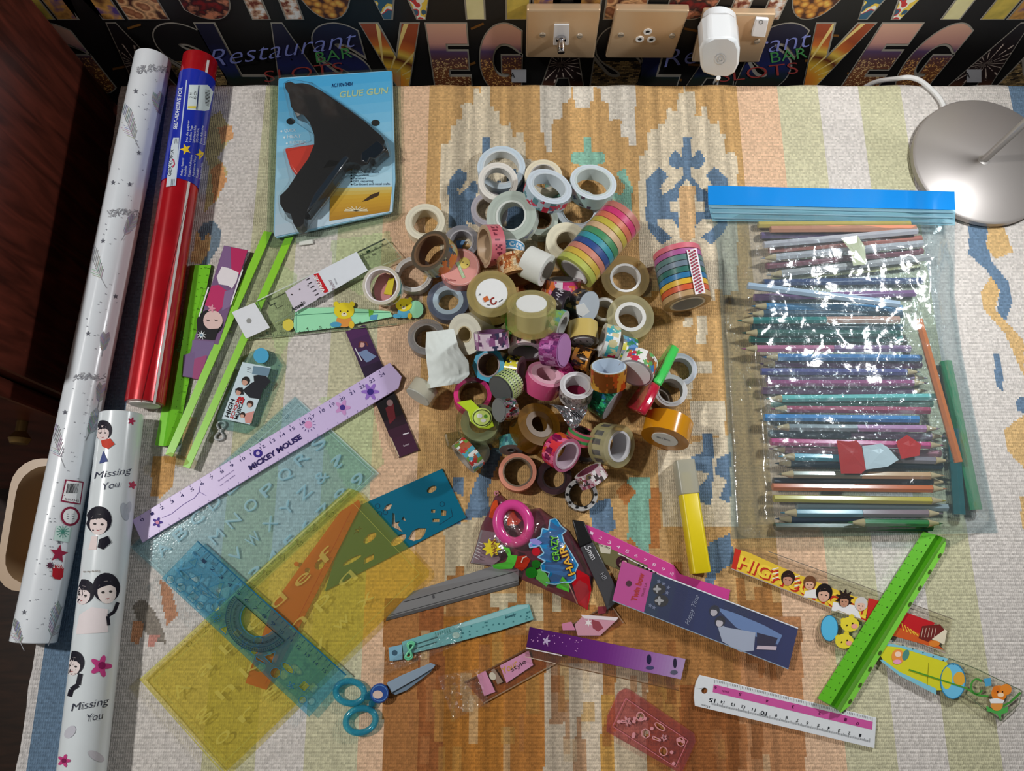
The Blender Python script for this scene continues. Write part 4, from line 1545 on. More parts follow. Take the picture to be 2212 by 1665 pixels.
def tape(label, px, py, a, ratio, bdir, w, z0, hole, band, face=None, core=None, corer=None, bandmat='washi', facemat=None,
         coremat='satin', disc=None, name='tape_roll', lift=0.024, extra=None, n=72, m=8, sides=None, group=None):
    w = w / 1000.0
    zz = z0
    for _ in range(40):
        c, nn, R = tape_frame(px, py, a, ratio, bdir, w, zz)
        Rh = R * hole
        pts = ring_pts(c, nn, R, Rh, w)
        tot = sum(hits(pts, o) for o in PLACED if (o[0] - c).length < o[2] + R + o[4] + w)
        if tot <= 3 or zz > z0 + lift:
            break
        zz += 0.0015
    PLACED.append((c, nn, R, Rh, w))
    base = c - nn * w * 0.5
    t = thing(name, label, 'tape', (base.x, base.y, max(min(c.z, (c - nn * w).z) - 0.0, 0.0)))
    if group:
        t['group'] = group
    n = sides or n
    corer = corer if corer is not None else hole + 0.07
    Rc = R * corer
    e1 = nn.orthogonal().normalized()
    # keep the seam away from the viewer
    e2 = nn.cross(e1)
    face = face or (225, 225, 222)
    facemat = facemat or bandmat
    if callable(band):
        fn = band
    else:
        fn = pat_plain(band)

    def circ(r, t_):
        return [c - nn * t_ + (e1 * cos(2 * pi * i / n) + e2 * sin(2 * pi * i / n)) * r for i in range(n)]
    # outer band with its printed pattern
    mb = MB()
    P = []
    for k in range(m + 1):
        P += circ(R, w * k / m)
    fs = [(k * n + i, (k + 1) * n + i, (k + 1) * n + (i + 1) % n, k * n + (i + 1) % n) for k in range(m) for i in range(n)]
    mb.add(P, fs, band_colors(n, m, fn))
    mb.build('tape_band', bandmat, t, smooth=sides is None)
    # wound edges of the tape
    for t_, s in ((0.0, 1), (w, -1)):
        mb = MB()
        rr = [R, R * 0.62 + Rc * 0.38, R * 0.3 + Rc * 0.7, Rc]
        P = []
        for r_ in rr:
            P += circ(r_, t_)
        fs, cs = [], []
        for k in range(3):
            for i in range(n):
                j = (i + 1) % n
                f = (k * n + i, k * n + j, (k + 1) * n + j, (k + 1) * n + i)
                fs.append(f if s > 0 else tuple(reversed(f)))
                sh = (1.0, 0.965, 1.0)[k]
                cs.append(tuple(x * sh for x in face))
        mb.add(P, fs, cs)
        mb.build('wound_edge', facemat, t, smooth=True)
    if hole > 0:
        core = core or (214, 210, 204)
        mb = MB()
        mb.lathe(c + nn * 0.0004, -nn, [(0, Rc), (0, Rh), (w + 0.0008, Rh), (w + 0.0008, Rc)], core, n=n if not sides else 48)
        mb.build('core', coremat, t, smooth=True)
    if disc:
        mb = MB()
        rd = R * disc[1]
        N = 40
        P = [c + nn * 0.0008 + (e1 * cos(2 * pi * i / N) + e2 * sin(2 * pi * i / N)) * rd for i in range(N)]
        P2 = [p - nn * 0.0007 for p in P]
        mb.add(P + P2, [tuple(range(N))] + [(i, N + i, N + (i + 1) % N, (i + 1) % N) for i in range(N)], disc[0])
        mb.build('label_disc', 'print', t)
    if extra:
        extra(t, c, nn, R, w)
    TAPES.append(t)
    return t


def on_face(c, nn, lift=0.0012):
    return Plane(c + nn * lift, nn)


WC = (238, 240, 240)

# ---- bottom layer, then the rolls lying on them
tape('pale blue tape roll lying flat at the far end of the pile', 1083, 361, 52, None, 0, 12, 0.0006, 0.72, (196, 212, 224), (206, 222, 234), (214, 222, 226), 0.78)
tape('lavender-grey tape roll half under the pearly grey roll', 1057, 451, 40, None, 0, 10, 0.0006, 0.66, (190, 186, 200), (204, 200, 212), (170, 160, 150), 0.72)
tape('cream tape roll behind the blue and red flowered roll', 1174, 381, 41, None, 0, 14, 0.0006, 0.66, (232, 222, 196), (236, 226, 200), (196, 192, 188), 0.72)
tape('blue-white marbled tape roll lying flat under the mint flowered roll', 1250, 452, 48, None, 0, 11, 0.0006, 0.70, pat_blobs((206, 216, 226), [(150, 170, 196), (232, 236, 240)], 3), (210, 220, 228), (190, 200, 206), 0.75)
tape('grey-green speckled tape roll partly under the pearly grey roll', 1169, 474, 37, None, 0, 16, 0.0006, 0.55, pat_blobs((186, 198, 186), [(226, 230, 220), (140, 150, 142)], 5, 0.4), (192, 202, 190), (120, 90, 66), 0.62, bandmat='gloss')
tape('ivory tape roll standing apart at the left of the pile', 918, 479, 43, None, 0, 15, 0.0006, 0.64, (226, 218, 192), (232, 226, 204), (208, 200, 176), 0.70)
tape('clear tape roll with a blue printed scrap in its middle', 997, 521, 38, None, 0, 14, 0.0006, 0.62, (205, 205, 208), (196, 196, 204), (170, 168, 172), 0.70, bandmat='tape',
     extra=lambda t, c, nn, R, w: MB().flat(Z(0.003), [(985, 520), (1006, 518), (998, 532), (1001, 545), (990, 542)], (96, 134, 176), 0).build('printed_scrap', 'print', t))
tape('thin white tape roll with a wide bare hole, left edge of the pile', 893, 592, 41, None, 0, 11, 0.0006, 0.76, (196, 192, 186), (208, 204, 198), (214, 212, 210), 0.84)
tape('white washi roll with teal squares holding a pink and yellow scrap', 824, 616, 42, 0.95, 35, 15, 0.0008, 0.80, pat_blobs((224, 222, 214), [(80, 160, 160), (60, 60, 60), (200, 180, 160)], 8, 0.12, (4, 8)), (206, 200, 182), (236, 232, 236), 0.86, bandmat='gloss',
     extra=lambda t, c, nn, R, w: (MB().prism(Z(0.0), ell(828, 622, 20, 33, 8), 0.001, 0.004, (204, 140, 140)).build('pink_scrap', 'print', t),
                                   MB().prism(Z(0.0), [(840, 600), (852, 601), (846, 637), (829, 634)], 0.0042, 0.006, (222, 204, 60)).build('yellow_scrap', 'print', t)))
tape('blue-grey tape roll with a pale blue core near the big honey rolls', 968, 648, 46, None, 0, 13, 0.0006, 0.50, (150, 160, 180), (142, 154, 180), (176, 196, 210), 0.72, bandmat='tape', facemat='tape')
tape('small dark brown tape roll under the honey coloured rolls', 1073, 690, 34, None, 0, 20, 0.0006, 0.55, (60, 30, 26), (66, 34, 30), (225, 222, 218), 0.9)
tape('bright green tape roll peeping out under a honey coloured roll', 1146, 690, 55, None, 0, 14, 0.0006, 0.55, (66, 150, 54), (80, 170, 60), (190, 190, 180), 0.62)
tape('copper foil tape roll in the gap behind the pink character roll', 1152, 618, 32, None, 0, 14, 0.0006, 0.60, (176, 92, 54), (180, 90, 60), (150, 100, 70), 0.68, bandmat='metal')
tape('grey clear tape roll crossed by the torn white paper', 921, 727, 41, None, 0, 14, 0.0006, 0.62, (176, 176, 176), (186, 186, 188), (150, 146, 142), 0.68, bandmat='tape')
tape('cream coloured tape roll with a wide winding behind the rainbow pack', 1224, 521, 45, None, 0, 24, 0.0006, 0.48, (224, 216, 188), (228, 222, 196), (200, 190, 164), 0.54)
tape('clear honey tape roll with a double white core, beside the rainbow pack', 1351, 600, 52, None, 0, 16, 0.0006, 0.54, (214, 188, 128), (220, 196, 140), (240, 240, 238), 0.64, bandmat='tape', facemat='tape', coremat='gloss')
tape('small clear tape roll with a grey core beside the black sticker roll', 1306, 668, 28, None, 0, 18, 0.0006, 0.72, (206, 200, 184), (214, 208, 190), (214, 212, 208), 0.92, bandmat='tape')
tape('large clear tape roll with a white core at the right of the pile', 1362, 684, 51, None, 0, 24, 0.0006, 0.50, (204, 196, 150), (214, 206, 162), (224, 224, 220), 0.66, bandmat='tape', facemat='tape', coremat='gloss')
tape('silver-blue tape roll lying flat at the right end of the pile', 1470, 797, 36, None, 0, 12, 0.0006, 0.68, (186, 196, 208), (196, 202, 212), (204, 206, 212), 0.80, bandmat='gloss')
tape('brown-grey clear tape roll under the white-rimmed roll', 1419, 866, 34, None, 0, 14, 0.0006, 0.74, (120, 100, 84), (140, 122, 108), (130, 116, 104), 0.82, bandmat='tape', facemat='tape')
tape('salmon pink tape roll lying flat at the near end of the pile', 1118, 1019, 41, None, 0, 15, 0.0006, 0.70, (206, 128, 104), (222, 146, 122), (120, 106, 90), 0.78)
tape('dark clear tape roll with glossy rim beside the salmon roll', 1197, 1030, 38, None, 0, 12, 0.0006, 0.6, (52, 30, 36), (60, 38, 44), (40, 26, 30), 0.7, bandmat='gloss')
tape('dark film-strip patterned roll under the dashed clear tape', 1268, 968, 30, None, 0, 12, 0.0006, 0.7, pat_dash((40, 34, 34), (190, 186, 180), 20), (50, 44, 44), (70, 60, 54), 0.78)
tape('black roll with a white-spotted rim, nearest to the viewer', 1256, 1068, 35, None, 0, 13, 0.0006, 0.72, pat_dash((30, 30, 32), (210, 210, 206), 14), (182, 180, 178), (26, 26, 28), 0.76,
     extra=lambda t, c, nn, R, w: [MB().flat(on_face(c, nn, 0.0007), ell(1256 + 31 * cos(q), 1068 + 29 * sin(q), 3.6, 3.0, 0, 8), (24, 24, 26), 0).build('film_hole', 'print', t) for q in np.linspace(0, 2 * pi, 10, endpoint=False)] and None)
tape('teal printed tape roll leaning between the lime dispenser and amber roll', 1104, 972, 26, 0.45, 270, 12, 0.001, 0.3, pat_blobs((70, 140, 146), [(120, 190, 190), (40, 90, 110)], 9, 0.3), (130, 130, 130), (110, 110, 110), 0.4)
tape('hot pink ringed tape roll behind the lime green dispenser', 1021, 852, 41, 0.92, 90, 13, 0.001, 0.70, (206, 44, 110), (226, 56, 130), (110, 76, 44), 0.76)
tape('slim clear tape roll leaning on edge left of the pink ringed roll', 903, 857, 34, 0.30, 305, 14, 0.0008, 0.3, (226, 220, 200), (226, 222, 206), (214, 214, 206), 0.86, bandmat='thintape', facemat='thintape', disc=((206, 208, 200), 0.84))
tape('pink paper-labelled tape disc with a yellow smiling face', 993, 577, 44, None, 0, 14, 0.004, 0.3, (214, 140, 136), (226, 160, 154), None, 0.4, disc=((228, 160, 152), 0.97),
     extra=lambda t, c, nn, R, w: (lambda mb, S: (mb.flat(S, ell(1003, 568, 12, 12), (226, 204, 110), 0.0003), mb.flat(S, ell(1000, 566, 1.2, 1.2, 0, 6), (60, 50, 40), 0.0006), mb.flat(S, ell(1009, 571, 1.2, 1.2, 0, 6), (60, 50, 40), 0.0006),
                                                  mb.line(S, (988, 566), (1002, 600), 7, (176, 204, 160), 0.0003), mb.text(S, 'tape', (991, 574), (1000, 596), 4, (240, 240, 230), 0.0006),
                                                  [mb.line(S, (964 + 3 * k, 601 + k * 0.5), (962 + 3 * k, 607), 1.2, (160, 80, 80), 0.0003) for k in range(8)],
                                                  mb.loop(S, ell(993, 577, 40, 37, 0, 30), 1.4, (240, 196, 190), 0.0003), mb.build('label_print', 'print', t)) and None)(MB(), on_face(c, nn, 0.0009)))
tape('dark brown washi roll with a printed cat picture, tilted on the ivory roll', 929, 541, 48, 0.72, 42, 17, 0.006, 0.74, pat_blobs((74, 82, 86), [(200, 168, 80), (176, 180, 150), (60, 84, 110), (206, 120, 60), (110, 100, 90)], 12, 0.5, (4, 9)), (98, 88, 74), (120, 92, 66), 0.84, bandmat='gloss')
tape('pearly grey-green roll lying over the lavender roll', 1104, 466, 55, 0.94, 50, 16, 0.012, 0.54, pat_blobs((206, 218, 210), [(150, 160, 190), (230, 236, 232)], 13, 0.2), (182, 196, 186), (206, 214, 208), 0.62, bandmat='gloss')
tape('white tape roll resting on the pale blue roll', 1076, 392, 43, 0.93, 100, 13, 0.012, 0.70, (226, 222, 214), (236, 232, 224), (216, 214, 208), 0.76)
tape('white-rimmed roll with blue and red flowered side', 1187, 402, 51, 0.66, 112, 14, 0.010, 0.70, pat_blobs((178, 200, 214), [(196, 40, 70), (206, 60, 90), (70, 90, 130), (90, 140, 150)], 14, 0.34, (2, 5)), (214, 226, 236), (206, 216, 222), 0.76)
tape('white-rimmed roll with mint side and tiny blue flowers', 1282, 393, 51, 0.70, 106, 15, 0.008, 0.72, pat_blobs((172, 206, 204), [(70, 100, 130), (90, 70, 90)], 15, 0.12, (2, 4)), (218, 230, 238), (206, 218, 216), 0.80)
tape('pink lettered washi roll standing on edge', 1046, 532, 46, 0.36, 358, 15, 0.001, 0.80, pat_text((214, 112, 124), (120, 40, 60), 21, 0.2, 0.8), (196, 170, 140), (190, 160, 128), 0.86)
tape('sky blue printed roll leaning behind the copper glitter roll', 1104, 552, 28, 0.50, 275, 12, 0.004, 0.6, pat_text((80, 160, 210), (240, 244, 248), 22, 0.2, 0.8, (236, 240, 242)), (226, 230, 232), (190, 180, 170), 0.7)
tape('copper and cream glitter tape roll with crackled side', 1118, 602, 40, 0.45, 262, 22, 0.004, 0.7, pat_blobs((214, 172, 120), [(190, 112, 56), (236, 216, 180), (160, 84, 40)], 23, 0.9, (1, 3)), (190, 130, 80), (150, 100, 66), 0.8, bandmat='glitter')
tape('plain white paper tape roll turned on its side', 1181, 585, 36, 0.35, 205, 24, 0.003, 0.6, (226, 228, 222), (236, 238, 234), (206, 204, 198), 0.7, bandmat='matte')
tape('big honey clear tape roll with a white printed centre', 1062, 634, 54, None, 0, 24, 0.012, 0.30, (216, 196, 130), (222, 204, 140), (238, 240, 240), 0.64, bandmat='tape', facemat='tape', coremat='gloss', disc=((238, 240, 240), 0.62),
     extra=lambda t, c, nn, R, w: (lambda mb, S: (mb.flat(S, [(1043, 644), (1052, 638), (1057, 648), (1047, 653)], (206, 110, 60), 0.0002), mb.path(S, ell(1066, 650, 6, 7, 0, 10, 0, 5.0), 3, (150, 50, 40), 0.0002),
                                                  mb.line(S, (1037, 634), (1036, 638), 1.6, (60, 60, 60), 0.0002), mb.line(S, (1078, 652), (1086, 646), 1.6, (60, 60, 60), 0.0002), mb.line(S, (1052, 658), (1058, 659), 1.6, (60, 60, 60), 0.0002),
                                                  mb.build('label_print', 'print', t)) and None)(MB(), on_face(c, nn, 0.0012)))
tape('big honey clear tape roll tilted to show its side, in mid pile', 1148, 656, 54, 0.56, 90, 25, 0.012, 0.28, (214, 200, 130), (220, 206, 142), (236, 238, 236), 0.62, bandmat='tape', facemat='tape', coremat='gloss', disc=((232, 234, 232), 0.60))
tape('pink washi roll printed with small cartoon animals and a white border', 1217, 603, 38, 0.18, 92, 15, 0.010, 0.7, pat_blobs((206, 60, 120), [(240, 150, 180), (236, 120, 60), (240, 230, 236), (226, 90, 150)], 24, 0.5, (3, 7)), (150, 80, 110), (180, 176, 176), 0.8, bandmat='gloss')
tape('black roll with white lettering lying behind the white sticker', 1222, 662, 34, 0.25, 195, 14, 0.004, 0.6, pat_text((40, 30, 42), (200, 196, 206), 25), (60, 50, 60), (90, 80, 84), 0.7)
tape('black patterned roll with silver face and white square sticker', 1271, 664, 36, 0.62, 195, 15, 0.008, 0.3, pat_blobs((44, 44, 46), [(160, 130, 80), (90, 90, 90)], 26, 0.3), (150, 156, 166), None, 0.4, disc=((196, 206, 216), 0.95),
     extra=lambda t, c, nn, R, w: MB().prism(on_face(c, nn, 0.0012), [(1245, 660), (1262, 655), (1274, 673), (1258, 684), (1247, 678)], 0, 0.0006, (236, 238, 236)).build('white_sticker', 'print', t) and None)
tape('teal watercolour washi roll squeezed between honey and gold rolls', 1216, 702, 32, 0.30, 200, 14, 0.006, 0.6, pat_blobs((214, 224, 218), [(60, 160, 130), (110, 180, 190), (150, 200, 120)], 27, 0.5, (3, 8)), (200, 206, 202), (190, 190, 186), 0.7)
tape('cream roll with a wide winding behind the torn white paper', 1004, 722, 45, 0.80, 350, 24, 0.004, 0.34, (206, 204, 192), (228, 226, 208), (206, 190, 150), 0.40, bandmat='matte')
tape('gold foil tape roll with white printed face', 1259, 738, 34, 0.42, 268, 19, 0.014, 0.3, (206, 182, 106), (150, 140, 120), None, 0.4, bandmat='gloss', disc=((216, 220, 222), 0.72),
     extra=lambda t, c, nn, R, w: (lambda mb, S: ([mb.line(S, (1238 + k * 7, 736 + (k % 2) * 6), (1242 + k * 7, 738 + (k % 2) * 6), 1.3, (50, 56, 64), 0.0002) for k in range(7)], mb.build('label_print', 'print', t)) and None)(MB(), on_face(c, nn, 0.0012)))
tape('lavender labelled washi roll lying above the blue dispenser', 1061, 716, 38, 0.14, 86, 16, 0.014, 0.7, pat_blobs((226, 206, 222), [(96, 60, 96), (150, 90, 140), (190, 150, 190), (60, 60, 90)], 28, 0.35, (2, 5)), (90, 50, 90), (120, 80, 120), 0.8, bandmat='gloss')
tape('white washi roll with pink hearts and black lettering, open face towards the viewer', 1136, 760, 39, 0.52, 272, 14, 0.012, 0.72, pat_blobs((232, 222, 226), [(206, 110, 140), (60, 50, 60), (226, 160, 180)], 29, 0.3, (2, 5)), (196, 180, 190), (176, 170, 174), 0.86, bandmat='gloss')
tape('purple glitter roll showing its lavender face to the right', 1218, 757, 37, 0.42, 186, 19, 0.008, 0.3, pat_blobs((150, 60, 130), [(190, 120, 180), (110, 40, 110), (206, 160, 206)], 30, 0.5, (2, 5)), (176, 120, 176), None, 0.4, bandmat='glitter', facemat='washi', disc=((188, 136, 190), 0.9))
tape('blue faceted tape roll with dark decorated centre', 1055, 788, 38, 0.93, 10, 20, 0.004, 0.62, (38, 150, 190), (60, 170, 206), (110, 90, 96), 0.70, bandmat='gloss', sides=8)
tape('yellow and black cartoon washi roll standing on edge', 1126, 800, 31, 0.36, 188, 13, 0.006, 0.6, pat_blobs((226, 214, 60), [(40, 40, 30), (60, 50, 20), (236, 236, 220)], 31, 0.5, (2, 4)), (226, 226, 222), (200, 196, 194), 0.75, bandmat='gloss')
tape('magenta glitter roll wedged under the leopard roll', 1238, 788, 28, 0.25, 150, 15, 0.006, 0.6, pat_blobs((196, 60, 130), [(226, 110, 170), (150, 30, 100)], 32, 0.6, (1, 3)), (150, 40, 100), (120, 40, 90), 0.7, bandmat='glitter')
tape('leopard print tape roll behind the gold holographic roll', 1278, 782, 30, 0.28, 196, 17, 0.010, 0.6, pat_blobs((206, 140, 56), [(60, 34, 16), (40, 24, 12), (150, 90, 36)], 33, 0.75, (2, 4)), (110, 70, 30), (90, 60, 30), 0.7, bandmat='gloss')
tape('white washi roll with crimson and blue flowers, upright', 1300, 735, 38, 0.20, 14, 14, 0.012, 0.7, pat_blobs((232, 236, 234), [(196, 30, 80), (60, 160, 190), (206, 196, 150), (90, 180, 170)], 34, 0.42, (3, 7)), (206, 206, 200), (190, 186, 180), 0.8)
tape('white washi roll with coloured dots, upright beside the flowered one', 1336, 756, 34, 0.22, 14, 15, 0.010, 0.7, pat_blobs((230, 234, 232), [(30, 120, 80), (70, 130, 190), (206, 196, 60), (120, 190, 210), (130, 140, 150)], 35, 0.5, (4, 7)), (206, 206, 200), (190, 186, 180), 0.8)
tape('white roll with colourful letters around a blank white face', 1372, 806, 40, 0.66, 292, 17, 0.008, 0.3, pat_blobs((234, 234, 230), [(206, 50, 80), (60, 120, 180), (214, 120, 40), (90, 160, 80), (120, 80, 50)], 36, 0.38, (3, 6)), (170, 168, 172), None, 0.4, disc=((238, 242, 242), 0.86))
tape('pink tape roll with pale pink core', 1180, 808, 42, 0.60, 110, 18, 0.012, 0.52, (214, 84, 134), (226, 150, 176), (222, 172, 186), 0.80, bandmat='gloss')
tape('dark green plaid washi roll tilted by the pink roll', 1082, 842, 34, 0.62, 325, 17, 0.008, 0.3, pat_check((44, 70, 40), (176, 196, 120), (206, 214, 176), 34, 4), (84, 86, 84), None, 0.4, disc=((96, 98, 98), 0.9))
tape('silver holographic tape roll in front of the plaid roll', 1078, 886, 26, 0.60, 352, 15, 0.006, 0.3, pat_blobs((196, 200, 204), [(240, 244, 244), (90, 96, 100), (206, 150, 120), (150, 30, 40), (110, 190, 170)], 37, 0.8, (2, 4)), (116, 118, 118), None, 0.4, bandmat='foil', facemat='satin', disc=((120, 122, 122), 0.9))
tape('bronze holographic tape roll with a pale blue face', 1315, 791, 39, 0.46, 91, 20, 0.016, 0.86, pat_blobs((190, 122, 40), [(226, 170, 60), (140, 76, 20), (206, 90, 30), (110, 60, 20)], 38, 0.6, (4, 10)), (206, 190, 150), (196, 214, 232), 0.94, bandmat='metal')
tape('white roll with grey patterned side and deep magenta inside', 1246, 832, 37, 0.80, 98, 16, 0.014, 0.68, pat_blobs((150, 144, 142), [(90, 86, 86), (200, 196, 192)], 39, 0.7, (2, 4)), (206, 204, 206), (216, 216, 218), 0.80, bandmat='gloss',
     extra=lambda t, c, nn, R, w: MB().lathe(c - nn * (w - 0.001), nn, [(0, R * 0.66), (0.0006, R * 0.66)], (130, 30, 62), 32, closed=False, cap=True).build('inner_disc', 'print', t) and None)
tape('emerald glitter tape roll leaning by the red craft knife', 1322, 874, 38, 0.20, 214, 20, 0.006, 0.3, pat_blobs((10, 100, 66), [(40, 170, 110), (120, 220, 170), (20, 90, 120), (4, 60, 44)], 40, 0.9, (1, 3)), (150, 152, 156), None, 0.4, bandmat='glitter', facemat='satin', disc=((156, 158, 164), 0.95))
tape('white-rimmed roll resting on the brown clear roll, right of the craft knife', 1449, 843, 36, None, 0, 12, 0.015, 0.72, (196, 196, 196), (206, 206, 208), (196, 198, 200), 0.84, bandmat='gloss')
tape('amber tape roll turned on its side with a glossy brown core', 1165, 916, 50, 0.82, 135, 22, 0.004, 0.36, (150, 104, 30), (172, 124, 44), (96, 66, 24), 0.62, bandmat='tape', facemat='tape')
tape('pink and green striped roll under the silver foil scrap', 1258, 930, 30, 0.32, 112, 12, 0.004, 0.6, pat_lines((196, 80, 100), (60, 150, 80), 2), (196, 90, 110), (50, 36, 36), 0.7)
tape('magenta character washi roll with a lavender-white inside', 1225, 984, 39, 0.66, 212, 17, 0.008, 0.72, pat_blobs((190, 34, 90), [(226, 60, 70), (206, 90, 40), (120, 20, 70), (230, 110, 150)], 41, 0.5, (3, 8)), (206, 110, 150), (222, 200, 214), 0.82, bandmat='gloss')
tape('pink floral washi roll lying edge-up behind the black spotted roll', 1270, 1016, 33, 0.22, 60, 13, 0.006, 0.7, pat_blobs((196, 160, 170), [(110, 90, 60), (230, 224, 224), (150, 70, 90), (70, 60, 60)], 42, 0.6, (2, 5)), (220, 216, 214), (120, 60, 80), 0.8)
tape('clear tape roll with grey dashes printed on its side', 1338, 964, 47, 0.70, 190, 22, 0.004, 0.62, pat_dash((214, 206, 150), (110, 112, 110), 13), (214, 204, 156), (204, 204, 208), 0.72, bandmat='tape', facemat='tape')
tape('orange amber tape roll with a white printed label, right edge of the pile', 1436, 948, 52, 0.42, 285, 21, 0.004, 0.3, (206, 140, 24), (176, 112, 20), None, 0.4, bandmat='gloss', disc=((226, 228, 224), 0.55),
     extra=lambda t, c, nn, R, w: (lambda mb, S: (mb.text(S, 'tape 18mm', (1416, 944), (1446, 953), 4, (60, 76, 100), 0.0002), mb.build('label_print', 'print', t)) and None)(MB(), on_face(c, nn, 0.0012)))
tape('white satin tape roll tucked under the lime dispenser', 1030, 976, 28, None, 0, 8, 0.0006, 0.3, (196, 204, 196), (214, 222, 214), None, 0.4, disc=((214, 224, 216), 0.9))
tape('white washi roll with cartoon fruit on edge, below the lime dispenser', 1000, 992, 38, 0.16, 320, 13, 0.001, 0.7, pat_blobs((226, 228, 224), [(190, 50, 50), (80, 160, 180), (110, 150, 60), (170, 90, 60)], 43, 0.45, (3, 6)), (170, 160, 150), (150, 140, 130), 0.8)

# ---- packs of rainbow tapes in clear wrap
def multipack(label, pa, pb, rpx, cols, labelstrip=None):
    z = 0.03
    for _ in range(5):
        A, B = Z(z).at(*pa), Z(z).at(*pb)
        r = rpx * depth_of((A + B) / 2) / FPX
        z = r + 0.001 + (0.016 if labelstrip is None else 0)
    t = thing('rainbow_tape_pack', label, 'tape', (A + B) / 2 - Vector((0, 0, r)))
    ax = (B - A).normalized()
    L = (B - A).length
    n = len(cols)
    for k, cc in enumerate(cols):
        MB().lathe(A + ax * (L * k / n + 0.0004), ax, [(0, r * 0.97), (L / n - 0.0008, r * 0.97), (L / n - 0.0008, r * 0.72), (0, r * 0.72)], cc, 48).build('tape_roll', 'washi', t, smooth=True)
    MB().lathe(A - ax * 0.0004, ax, [(0, r * 0.71), (L + 0.0008, r * 0.71), (L + 0.0008, r * 0.62), (0, r * 0.62)], (226, 224, 222), 48).build('core_tube', 'satin', t, smooth=True)
    MB().lathe(A - ax * 0.002, ax, [(0, r * 0.75), (0, r), (L + 0.004, r), (L + 0.004, r * 0.75)], (246, 244, 240), 48, closed=False).build('clear_wrap', 'clear', t, smooth=True)
    S = Cyl(A, B, r)
    if labelstrip:
        mb = MB()
        mb.line(S, labelstrip[0], labelstrip[1], 22, (240, 232, 236), 0.0006, 10)
        dx, dy = labelstrip[1][0] - labelstrip[0][0], labelstrip[1][1] - labelstrip[0][1]
        for i in range(14):
            for j in (-6, 0, 6):
                f = (i + 0.5 + (0.5 if j == 0 else 0)) / 14.6
                mb.flat(S, ell(labelstrip[0][0] + dx * f + j, labelstrip[0][1] + dy * f, 2.3, 2.3, 0, 8), (150, 30, 60), 0.0009)
        mb.build('dotted_label', 'print', t)
    return t


multipack('clear-wrapped pack of rainbow tapes lying diagonally across the far side of the pile', (1240, 588), (1345, 468), 49,
          [(196, 206, 90), (222, 190, 70), (220, 140, 120), (36, 76, 150), (50, 160, 180), (70, 150, 100), (226, 190, 150), (206, 190, 70), (226, 120, 90), (216, 50, 120), (200, 120, 110)])
multipack('clear-wrapped pack of rainbow tapes with a red-dotted label, beside the zip bag', (1485, 656), (1461, 545), 53,
          [(196, 160, 110), (222, 90, 40), (236, 190, 40), (10, 120, 176), (30, 110, 100), (110, 130, 150), (90, 130, 130), (180, 90, 160), (226, 110, 130)], ((1494, 538), (1513, 634)))

# ---- tape dispenser with lime label
dsp = thing('tape_dispenser', 'clear round tape dispenser with a lime green strap and round badge', 'dispenser', Z(0).at(1030, 915))
zt = 0.034
PT = Z(zt)
P0_ = Z(0.0)
c0 = Z(zt).at(1036, 910)
rr_ = 52 * depth_of(c0) / FPX
MB().lathe(c0 - Vector((0, 0, 0.030)), (0, 0, 1), [(0, rr_ * 0.96), (0.002, rr_), (0.026, rr_), (0.029, rr_ * 0.9), (0.029, 0.0001)], (196, 206, 178), 48, closed=False).build('case', 'clear', dsp, smooth=True)
MB().lathe(c0 - Vector((0, 0, 0.027)), (0, 0, 1), [(0, rr_ * 0.8), (0.022, rr_ * 0.8), (0.022, rr_ * 0.45), (0, rr_ * 0.45)], (196, 202, 168), 48).build('clear_tape', 'tape', dsp, smooth=True)
MB().prism(PT, [(986, 868), (1018, 863), (1048, 893), (1062, 905), (1068, 920), (1056, 926), (1034, 924), (1016, 910), (1010, 888)], 0, 0.0016, (186, 214, 36)).build('strap', 'satin', dsp, bevel=0.0005)
MB().lathe(PT.at(1041, 902, 0.0016), (0, 0, 1), [(0, 0.0095), (0.0012, 0.0095), (0.0012, 0.0001)], (206, 226, 120), 32, closed=False).build('badge', 'print', dsp)
mb = MB()
mb.loop(PT, ell(1041, 902, 19, 17), 2.2, (70, 80, 40), 0.0031)
mb.flat(PT, ell(1036, 898, 6, 5), (234, 234, 230), 0.0031)
mb.flat(PT, ell(1044, 908, 6, 4), (234, 234, 230), 0.0031)
mb.flat(PT, ell(1049, 899, 4, 4), (90, 150, 50), 0.0031)
mb.build('badge_print', 'print', dsp)
MB().prism(Z(0.012), [(958, 935), (990, 930), (1040, 960), (1010, 985), (965, 965)], 0, 0.008, (176, 182, 150)).build('cutter_nose', 'clear', dsp, bevel=0.002)


# ---- crumpled sheets
def crumple(surfz, poly_q, nu, nv, amp, seed, fn_h=None, freq=9.0):
    """grid over a quad in the photograph, raised by noise"""
    P = []
    for j in range(nv + 1):
        for i in range(nu + 1):
            u, v = i / nu, j / nv
            x, y = poly_q(u, v)
            h = surfz + amp * noise.noise(Vector((u * freq, v * freq, seed))) + amp * 0.6 * noise.noise(Vector((u * freq * 2.3, v * freq * 2.3, seed + 5)))
            if fn_h:
                h += fn_h(u, v)
            P.append(Z(h).at(x, y))
    fs = [(j * (nu + 1) + i, j * (nu + 1) + i + 1, (j + 1) * (nu + 1) + i + 1, (j + 1) * (nu + 1) + i) for j in range(nv) for i in range(nu)]
    return P, fs


